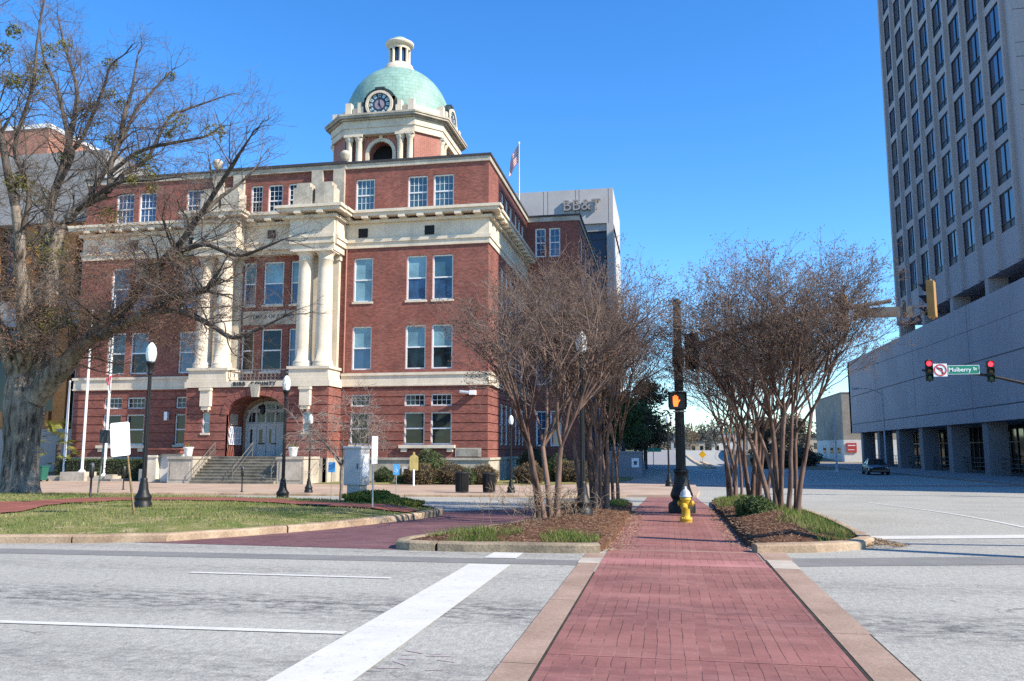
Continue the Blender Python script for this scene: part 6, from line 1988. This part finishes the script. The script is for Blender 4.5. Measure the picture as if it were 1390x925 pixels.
# trunk: ridged and flared at the root
tm = MB(); vs, fs = [], []; n = 96
prof = [(-.3, .86), (0, .70), (.3, .62), (.7, .58), (1.2, .56), (1.9, .57), (2.6, .63), (3.2, .66), (3.7, .64), (4.2, .54), (4.7, .36), (5.1, .1)]
def prof_r(z):
    for (z0, r0), (z1, r1) in zip(prof, prof[1:]):
        if z <= z1: return r0 + (r1 - r0) * max(0, (z - z0) / (z1 - z0))
    return .1
zs = [-.3 + .1 * i for i in range(55)]
for z in zs:
    r = prof_r(z)
    for i in range(n):
        a = 2 * PI * i / n
        c_, s_ = math.cos(a), math.sin(a)
        lobe = .055 * math.sin(5 * a + .4 + .15 * z) * (1.8 if z < .7 else 1) + .10 * mnoise.noise(Vector((c_ * 2, s_ * 2, z * .5)))
        fur = mnoise.noise(Vector((c_ * 7.5, s_ * 7.5, z * 1.1))) + .6 * mnoise.noise(Vector((c_ * 15, s_ * 15, z * 2.4 + 5)))
        k = 1 + lobe - .085 * abs(fur) * 1.4 + .03
        vs.append((r * k * c_ - .03 * z, r * k * s_, z))
for j in range(len(zs) - 1):
    for i in range(n): fs.append((j * n + i, j * n + (i + 1) % n, (j + 1) * n + (i + 1) % n, (j + 1) * n + i))
tm.add(vs, fs, True)
tko = tm.build('trunk', OAK_BARK, bt)
PO = dict(segs=[5, 4, 4, 3, 2], jit=[.14, .18, .22, .25, .3], up=[.03, .02, .0, -.01, -.02], taper=[.5, .5, .5, .5, .4], kids=[6, 5, 4, 3, 0], end=[2, 2, 2, 1, 0],
          ang=[(.3, .9), (.3, .95), (.3, 1.0), (.3, 1.1), (0, 0)], len=[.62, .62, .6, .6, .5], rk=[.75, .75, .75, .75, .7], rmin=.0055)
def sub(P, k): return {a: (b[k:] if isinstance(b, list) else b) for a, b in P.items()}
BIG = MB()
for li, L in enumerate(LIMBS):
    pts = [Vector(q[:3]) - B for q in L]; rad = [q[3] * (.86 if q[3] > .4 else .66 if q[3] > .12 else .85) for q in L]
    if rad[0] > .3:                                       # the great limbs rise out of the trunk
        pts = [Vector((-.07, 0, 2.0)), Vector((-.08 + .35 * (pts[0].x + .1), .3 * (pts[1].y), 3.0))] + pts
        rad = [.46, .46] + rad
    sp_, sr = smooth_line(pts, rad)
    cut = next((i for i, q in enumerate(sr) if q < .17), len(sr))
    if cut > 2: BIG.tube(sp_[:cut + 1], sr[:cut + 1], 14)
    if cut < len(sr) - 1: T.limb(sp_[max(0, cut - 1) if cut > 2 else 0:], sr[max(0, cut - 1) if cut > 2 else 0:], 8)
    rr = T.r; acc = 0
    for i in range(2, len(sp_) - 1):
        acc += (sp_[i] - sp_[i - 1]).length
        step = .26 if sr[i] < .12 else .42
        if sr[i] > .38: continue
        while acc > step:
            acc -= step
            d = (sp_[i + 1] - sp_[i - 1]).normalized()
            az = rr.uniform(0, 2 * PI)
            ax = d.cross(Vector((math.cos(az), math.sin(az), .3))).normalized()
            nd = Matrix.Rotation(rr.uniform(.5, 1.25), 3, ax) @ d
            nd = (nd + Vector((0, 0, .15))).normalized()
            rb = min(.042, max(.012, sr[i] * .32))
            Lb = rr.uniform(.9, 1.9) * (.7 + 8 * rb)
            k = 1 if rb > .02 else 2
            T.branch(sp_[i].copy(), nd, Lb * (1 if k == 1 else .75), rb, 0, sub(PO, k))
    d = (sp_[-1] - sp_[-3]).normalized()
    for _ in range(3): T.branch(sp_[-1].copy(), (d + Vector((rr.gauss(0, .25), rr.gauss(0, .25), rr.gauss(0, .25)))).normalized(), .9, max(.012, sr[-1] * .7), 0, sub(PO, 2))
BIG.build('limb', OAK_BARK, bt)
T.thick.build('branch', OAK_LIMB, bt)
T.build_thin('twigs', OAK_TWIG, bt)
# dead leaves still hanging on the lower sprays: sprigs of fine shoots with leaves
rg = random.Random(3)
sprays = [(-19.68, 26.2, 8.0), (-18.73, 26.2, 7.15), (-17.79, 25.6, 6.06), (-17.31, 25.8, 7.64), (-19.88, 26.4, 6.65), (-18.94, 25.9, 5.82), (-21.12, 26.2, 7.24), (-15.24, 24.6, 6.25), (-22.28, 25.8, 6.46), (-18.23, 26.2, 8.48), (-16.62, 25.2, 5.76), (-23.2, 25.6, 8.2), (-24.6, 25.3, 6.0), (-20.4, 26.4, 8.8), (-16.2, 24.8, 7.2), (-20.6, 26, 5.5), (-22.2, 25.4, 5.2), (-19.2, 25.4, 9.2), (-15.9, 24.6, 5.6), (-17.2, 25.2, 6.9), (-14.9, 24.4, 7.4), (-20.2, 25.8, 4.9), (-23.6, 25.2, 7.2), (-25.2, 25.6, 8.6), (-18.6, 25.6, 6.4)]
blobs = [(x - B.x, y - B.y, z - B.z, 1.35, 1.2, .7, 620) for x, y, z in sprays]
leaf_cloud('dead_leaves', blobs, .026, LEAF_OAKDEAD, bt, 4)
T2 = Tree(14)
for x, y, z in sprays:
    c = Vector((x, y, z)) - B
    for _ in range(13):
        d = Vector((rg.gauss(0, 1), rg.gauss(0, 1), rg.gauss(-.1, .5))).normalized()
        T2.branch(c + Vector((rg.gauss(0, .25), rg.gauss(0, .25), rg.gauss(0, .2))), d, rg.uniform(.6, 1.1), .011, 0, sub(PO, 2))
T2.build_thin('fine_sprays', mat('red_brown_twig', (.17, .098, .066), .9, .3, 3, col2=(.30, .185, .13)), bt)
MIST = [(-24.08, 30.2, 16.1, .55), (-18.32, 27.8, 14.2, .42), (-25.7, 29.8, 12.26, .5), (-23.84, 28, 9.59, .7), (-21.34, 28.2, 10.71, .4), (-20.25, 28.5, 13.15, .36), (-16.28, 25.2, 8.3, .4), (-22.63, 24.9, 11.07, .4), (-23.04, 24.2, 15.78, .33), (-22.18, 24.7, 14.83, .5), (-23.27, 27.6, 8.96, .6), (-25.38, 28.4, 17.43, .4), (-20.59, 26.4, 6.17, .6), (-19.68, 28.2, 12.41, .3), (-17.4, 25.4, 7.9, .35), (-21.9, 26.2, 6.3, .5)]
for k in range(18):
    L = LIMBS[rg.randrange(5, len(LIMBS))]; q = L[rg.randrange(len(L) // 2, len(L) - 1)]
    MIST.append((q[0] + rg.gauss(0, .5), q[1] + rg.gauss(0, .5), q[2] + rg.gauss(.2, .4), rg.uniform(.16, .38)))
leaf_cloud('mistletoe', [(x - B.x, y - B.y, z - B.z, r * 1.25, r * 1.2, r * .95, int(620 * r)) for x, y, z, r in MIST], .045, LEAF_MIST, bt, 6)

# bushes along the courthouse
def bush(label, x, y, z, rx, ry, rz, m, seed, n=1500, size=.05, name='shrub', group='shrubs along the courthouse wall'):
    t = thing(name, label, 'shrub', (x, y, z), 0, group)
    bl = [(0, 0, rz * .85, rx, ry, rz, n), (rx * .35, -.1, rz * .7, rx * .7, ry * .8, rz * .7, n // 2), (-rx * .4, .05, rz * .75, rx * .65, ry * .8, rz * .7, n // 2)]
    leaf_cloud('foliage', bl, size, m, t, seed, hollow=.75)
    core_blob('inner_core', bl, mat('shrub_inside', (.022, .020, .012), .95, .3, 6), t)
    return t
g0 = -.53
bush('tall clipped round green shrub against the courthouse wall', -15.35, 52.6, g0, 1.15, .9, 1.15, LEAF_MID, 1, 3200)
bush('bronze shrub left of the litter bins below the round green one', -15.3, 50.6, g0, 1.0, .7, .72, LEAF_BROWN, 2)
bush('bronze shrub directly behind the left litter bin', -13.3, 50.9, g0, 1.05, .75, .72, LEAF_BROWN, 3)
bush('bronze shrub between the two litter bins and the lamp post', -11.4, 51.2, g0, 1.0, .75, .68, LEAF_BROWN, 4)
bush('small green shrub filling the gap between bronze ones', -12.2, 50.6, g0, .5, .5, .55, LEAF_MID, 5, 700)
bush('bronze shrub right of the corner lamp post', -8.6, 52.2, g0, .95, .8, .75, LEAF_BROWN, 6)
bush('green shrub with bronze tips near the side windows', -7.2, 56.0, g0, 1.0, .9, 1.0, LEAF_MID, 7)
bush('bronze shrub farthest right before the side wing', -6.0, 54.6, g0, 1.3, .9, .8, LEAF_BROWN, 8)
bush('small round dark clipped shrub beside the basement window', -18.1, 51.8, g0, .62, .6, .55, LEAF_DARK, 9, 1200)
bush('tiny dark shrub under the yellow marker sign', -16.7, 51.2, g0, .4, .4, .32, LEAF_MID, 10, 500)
bush('dark shrub deep in shade by the side wing', -9.6, 60.0, g0, 1.2, 1.0, 1.3, LEAF_DARK, 11)
for i, (x, y, r_, lab) in enumerate([(11.6, 103, .9, 'round bush at the near end of the far verge'), (13.4, 106, 1.3, 'wide olive bush on the far verge'), (12.4, 113, 1.2, 'brown bush before the far fence'), (15.2, 112, 1.6, 'large dull bush left of the corner building'), (17.5, 118, 1.8, 'tallest bush on the far verge'), (19.5, 128, 1.7, 'olive bush near the corner building side')]):
    bush(lab, x, y, gz(y), r_ * 1.3, r_, r_ * .75, (LEAF_BROWN, LEAF_FAR, LEAF_MID)[i % 3], 80 + i, 900, .12, 'bush', 'bushes on the far verge')
# low yellow green plants behind the cabinet, bed plants
bush('low yellowish shrub at the island tip behind the control cabinet', -8.25, 22.6, island_z(-8.25, 22.6) - .05, .8, .5, .20, LEAF_YELLOW, 12, 3000, .035, 'shrub', 'low bed plants')
bush('second low yellowish shrub at the island tip by the driveway', -7.2, 21.9, island_z(-7.2, 21.9) - .05, .6, .5, .13, LEAF_YELLOW, 13, 2400, .035, 'shrub', 'low bed plants')
bush('small leafy green shrub in the mulch of the right bed', 1.95, 20.3, bed_z(PLANT_R, 1.95, 20.3, .09, .22) - .08, .42, .4, .26, LEAF_MID, 14, 800, .045, 'shrub', 'low bed plants')
# clipped hedge left of the steps
hd = thing('hedge', 'clipped dark green hedge behind the flagpoles', 'hedge', (-39.6, 53.2, -.55))
leaf_cloud('foliage', [(0, 0, .72, 3.3, .38, .74, 6500)], .06, LEAF_DARK, hd, 3, box=True)
m = MB(); m.box(-3.2, 3.2, -.34, .34, 0, 1.38); m.build('inner_core', MATS['shrub_inside'], hd)  # solid dark core behind the leaves
# fan palm
pl = thing('fan_palm', 'yellow green fan palm behind the white flagpoles', 'palm', (-43.6, 53.6, -.6))
m = MB(); m.tube([(0, 0, 0), (.05, 0, 1.2), (.02, 0, 2.6)], [.22, .19, .16], 10); m.build('trunk', OAK_LIMB, pl)
rp_ = random.Random(2); out = []
for k in range(46):
    a = rp_.uniform(0, 2 * PI); el = rp_.uniform(-.75, 1.2); L = rp_.uniform(.8, 1.35)
    zc = rp_.uniform(2.2, 3.3) if k < 28 else rp_.uniform(.9, 2.3)
    d = Vector((math.cos(a) * math.cos(el), math.sin(a) * math.cos(el), math.sin(el)))
    c = Vector((0, 0, zc)) + d * L
    side = d.cross(Vector((0, 0, 1))).normalized(); up = side.cross(d)
    for j in range(13):
        t = R(-75 + 150 * j / 12); q = (d * math.cos(t) + side * math.sin(t)).normalized()
        l = .55 + .15 * math.cos(t); w = (side * math.cos(t) - d * math.sin(t)) * .03
        tip = c + q * l - Vector((0, 0, .12))
        out += [c - w * .3, c + q * l * .5 - w, tip, c + q * l * .5 + w]
np_mesh('fronds', np.array([tuple(v) for v in out]), 4, LEAF_YELLOW, pl)

# leafy trees further away
def leafy(label, x, y, z, h, r, m, seed, n=2600, size=.16, trunk=.25, name='leafy_tree', crown0=.25, group='trees along the far street'):
    t = thing(name, label, 'tree', (x, y, z), 0, group)
    rr = random.Random(seed); T = Tree(seed)
    T.limb([(0, 0, -.3), (.05, 0, h * .25), (rr.uniform(-.2, .2), 0, h * .55), (0, .1, h * .85)], [trunk, trunk * .8, trunk * .5, trunk * .15], 8)
    bl = []
    for k in range(16):
        a = rr.uniform(0, 2 * PI); q = rr.random() ** .5 * r * .8; zz = h * (crown0 + (1 - crown0) * rr.uniform(.08, .92))
        f = 1 - .5 * abs((zz / h - crown0) / (1 - crown0) - .45)
        bl.append((q * f * math.cos(a), q * f * math.sin(a), zz, r * .42, r * .42, h * .12, n // 16))
        T.limb([(0, 0, zz * .6), (q * f * math.cos(a) * .5, q * f * math.sin(a) * .5, zz * .8), (q * f * math.cos(a), q * f * math.sin(a), zz)], [trunk * .3, trunk * .2, trunk * .08], 5)
    T.thick.build('trunk', OAK_LIMB, t)
    leaf_cloud('crown', bl, size, m, t, seed)
    return t
LEAF_RUST = leaf_mat('rusty_leaf', (.12, .085, .045), (.19, .135, .07))
leafy('dark evergreen tree behind the low grey wall', -4.1, 80, -.6, 7.2, 2.5, LEAF_MID, 31, 2600, .17)
leafy('bronze leaved tree right of the dark evergreen', -2.4, 92, -.5, 9.6, 3.0, LEAF_RUST, 32, 3400, .17)
leafy('second dark evergreen deeper along the far sidewalk', -3.2, 104, -.4, 7.4, 2.6, LEAF_DARK, 33, 3000, .18)
leafy('rusty half bare tree closing the far sidewalk', -4.5, 120, .2, 10.0, 3.2, LEAF_RUST, 34, 2400, .2)
for i, (x, y, h, lab) in enumerate([(13.5, 122, 5.0, 'bushy brown tree left of the corner building'), (19, 135, 7.5, 'grey brown tree behind the far fence'), (22, 160, 8.0, 'taller dull tree behind the far fence'), (13.2, 108, 2.6, 'low dark bush beside the far fence end'), (27, 190, 8.5, 'olive tree near the far white hall'), (15, 270, 9, 'hazy tree above the far road crest'), (7.5, 290, 10, 'pale tree left of the far road crest'), (20, 230, 7, 'brown tree behind the far fence bend'), (24, 210, 8, 'dull green tree beside the far sign gantry'), (3.5, 260, 9, 'tall grey tree by the far left kerb')]):
    leafy(lab, x, y, gz(y), h, h * .42, LEAF_FAR if i % 2 else LEAF_RUST, 50 + i, 1500, .2)
# the wood on the horizon
rw_ = random.Random(12); bl = []
for k in range(90):
    x = -60 + k * 4.5 + rw_.uniform(-2, 2); y = rw_.uniform(380, 520)
    bl.append((x, y, rw_.uniform(2.0, 7.0), rw_.uniform(6, 10), 6, rw_.uniform(7, 13), 520))
o = leaf_cloud('far_woods', bl, .75, LEAF_FAR, None, 8); o['kind'] = 'stuff'; o['label'] = 'far wood along the horizon beyond the road'
hill = MB(); vs, fs = [], []
for i in range(41):
    x = -400 + i * 25
    h = 9 + 7 * mnoise.noise(Vector((x * .008, 2, 0))) + 5 * math.exp(-((x - 60) / 90) ** 2)
    for (y, k) in ((560, 0), (640, .7), (760, 1), (1000, .9)): vs.append((x, y, -4 + h * k * 1.6))
for i in range(40):
    for j in range(3): fs.append((i * 4 + j, (i + 1) * 4 + j, (i + 1) * 4 + j + 1, i * 4 + j + 1))
hill.add(vs, fs, True); o = hill.build('hill', ground_mix_mat('hill_woods', ((.05, .055, .04), (.07, .07, .05), (.09, .085, .06)), .05)); o['kind'] = 'structure'

# ---------------------------------------------------------------- grass, mulch and litter
def scatter(name, poly, zf, n, m, kind, seed, cond=None, hgt=(.03, .07), wid=.008, lab=None):
    rr = random.Random(seed); out = []
    x0, x1 = min(p[0] for p in poly), max(p[0] for p in poly); y0, y1 = min(p[1] for p in poly), max(p[1] for p in poly)
    x0 = max(x0, -30)
    c = 0; guard = 0
    while c < n and guard < n * 12:
        guard += 1
        x, y = rr.uniform(x0, x1), rr.uniform(y0, y1)
        if not inside(poly, x, y) or (cond and not cond(x, y, rr)): continue
        z = zf(x, y); c += 1
        a = rr.uniform(0, 2 * PI); ca, sa = math.cos(a), math.sin(a)
        if kind == 'blade':
            h = rr.uniform(*hgt); w = wid * rr.uniform(.7, 1.4); lx, ly = rr.gauss(0, .45) * h, rr.gauss(0, .45) * h
            out += [(x - w * ca, y - w * sa, z - .01), (x + w * ca, y + w * sa, z - .01), (x + lx, y + ly, z + h)]
        else:
            L = rr.uniform(.015, .05); w = L * rr.uniform(.2, .5); tz = rr.uniform(-.4, .4) * L; b = rr.uniform(.004, .02)
            p = [(x - L * ca, y - L * sa, z + b - tz), (x + w * sa, y - w * ca, z + b + .006), (x + L * ca, y + L * sa, z + b + tz)]
            out += p
    o = np_mesh(name, np.array(out), 3, m); o['kind'] = 'stuff'
    if lab: o['label'] = lab
    return o
pathr = round_poly(PATH, 1)
zL = lambda x, y: bed_z(PLANT_L, x, y, .11, .13)
zR = lambda x, y: bed_z(PLANT_R, x, y, .09, .22)
edgein = [(x, y) for x, y in ISLAND]
scatter('grass', ISLAND, island_z, 42000, GRASSM, 'blade', 1, lambda x, y, r: not inside(pathr, x, y) and r.random() < .55 + .6 * mnoise.noise(Vector((x * .5, y * .5, 0))) and edge_dist(ISLAND, x, y) > .2, (.03, .075), .010, 'short winter grass on the left island')
scatter('grass', PLANT_L, zL, 3800, GRASSG, 'blade', 2, lambda x, y, r: edge_dist(PLANT_L, x, y) > .15 and ((y < 15.2 and mnoise.noise(Vector((x * 1.1, y * 1.1, 5))) > -.12) or (24 < y and x > -1.7)), (.03, .17), .007, 'green grass tufts in the left bed')
scatter('grass', PLANT_R, zR, 9500, GRASSG, 'blade', 3, lambda x, y, r: edge_dist(PLANT_R, x, y) > .06 and (x - 2.25 + .5 * mnoise.noise(Vector((x, y * .7, 5))) > 0 if y < 24 else mnoise.noise(Vector((x, y, 2))) > -.1), (.03, .16), .007, 'green grass in the right bed')
scatter('mulch', PLANT_L, zL, 9000, MULCHCHIP, 'chip', 4, None, lab='bark mulch in the left bed')
scatter('mulch', PLANT_R, zR, 9000, MULCHCHIP, 'chip', 5, lambda x, y, r: x < 2.6 or r.random() < .3, lab='bark mulch in the right bed')
spill = [(-1.1, 13.7), (-.45, 14.3), (-.55, 17), (-.6, 21), (-.95, 24), (-1.1, 24)]
scatter('mulch', spill, lambda x, y: gz(y) + .008, 1500, LITTER, 'chip', 6, lambda x, y, r: r.random() < 1 - (x + 1.0) / .6, lab='bark chips spilt on the brick walk')
spill2 = [(1.35, 14.2), (.95, 15), (1.0, 20), (1.15, 26), (1.35, 26)]
scatter('mulch', spill2, lambda x, y: gz(y) + .008, 900, LITTER, 'chip', 7, lambda x, y, r: r.random() < (x - .85) / .5, lab='bark chips along the right bed edge')
scatter('leaf_litter', [(3.0, 15.0), (3.7, 15.0), (4.05, 15.5), (3.8, 16.4), (3.4, 16.4)], lambda x, y: gz(y) + .01 + .05 * max(0, 1 - abs(x - 3.5) / .35), 1300, LITTER, 'chip', 8, None, lab='heap of dead leaves against the right kerb')
# dry weeds in the left bed
dw = thing('dry_weed', 'dry leafless weed stalks in front of the nearest bare tree', 'weed', (-2.9, 17.0, zL(-2.9, 17.0)))
T = Tree(77)
for k in range(16):
    T.branch(Vector((T.r.gauss(0, .3), T.r.gauss(0, .2), -.03)), Vector((T.r.gauss(0, .25), T.r.gauss(0, .25), 1)).normalized(), T.r.uniform(.3, .7), .006, 0, sub(PO, 2))
T.build_thin('stalks', mat('dry_stalk', (.23, .17, .11), .9), dw)
dw2 = dup(dw, (-2.2, 18.0, zL(-2.2, 18.0)), 1.9, 'dry twiggy weed clump at the foot of the nearest bare tree', (1.2, 1.2, .8)); 
pot('white flower pot on the left step wall', (CX - 3.6, 49.9, 1.17))
pot('white flower pot with green plant on the right step wall', (CX + 3.7, 50.0, 1.17))
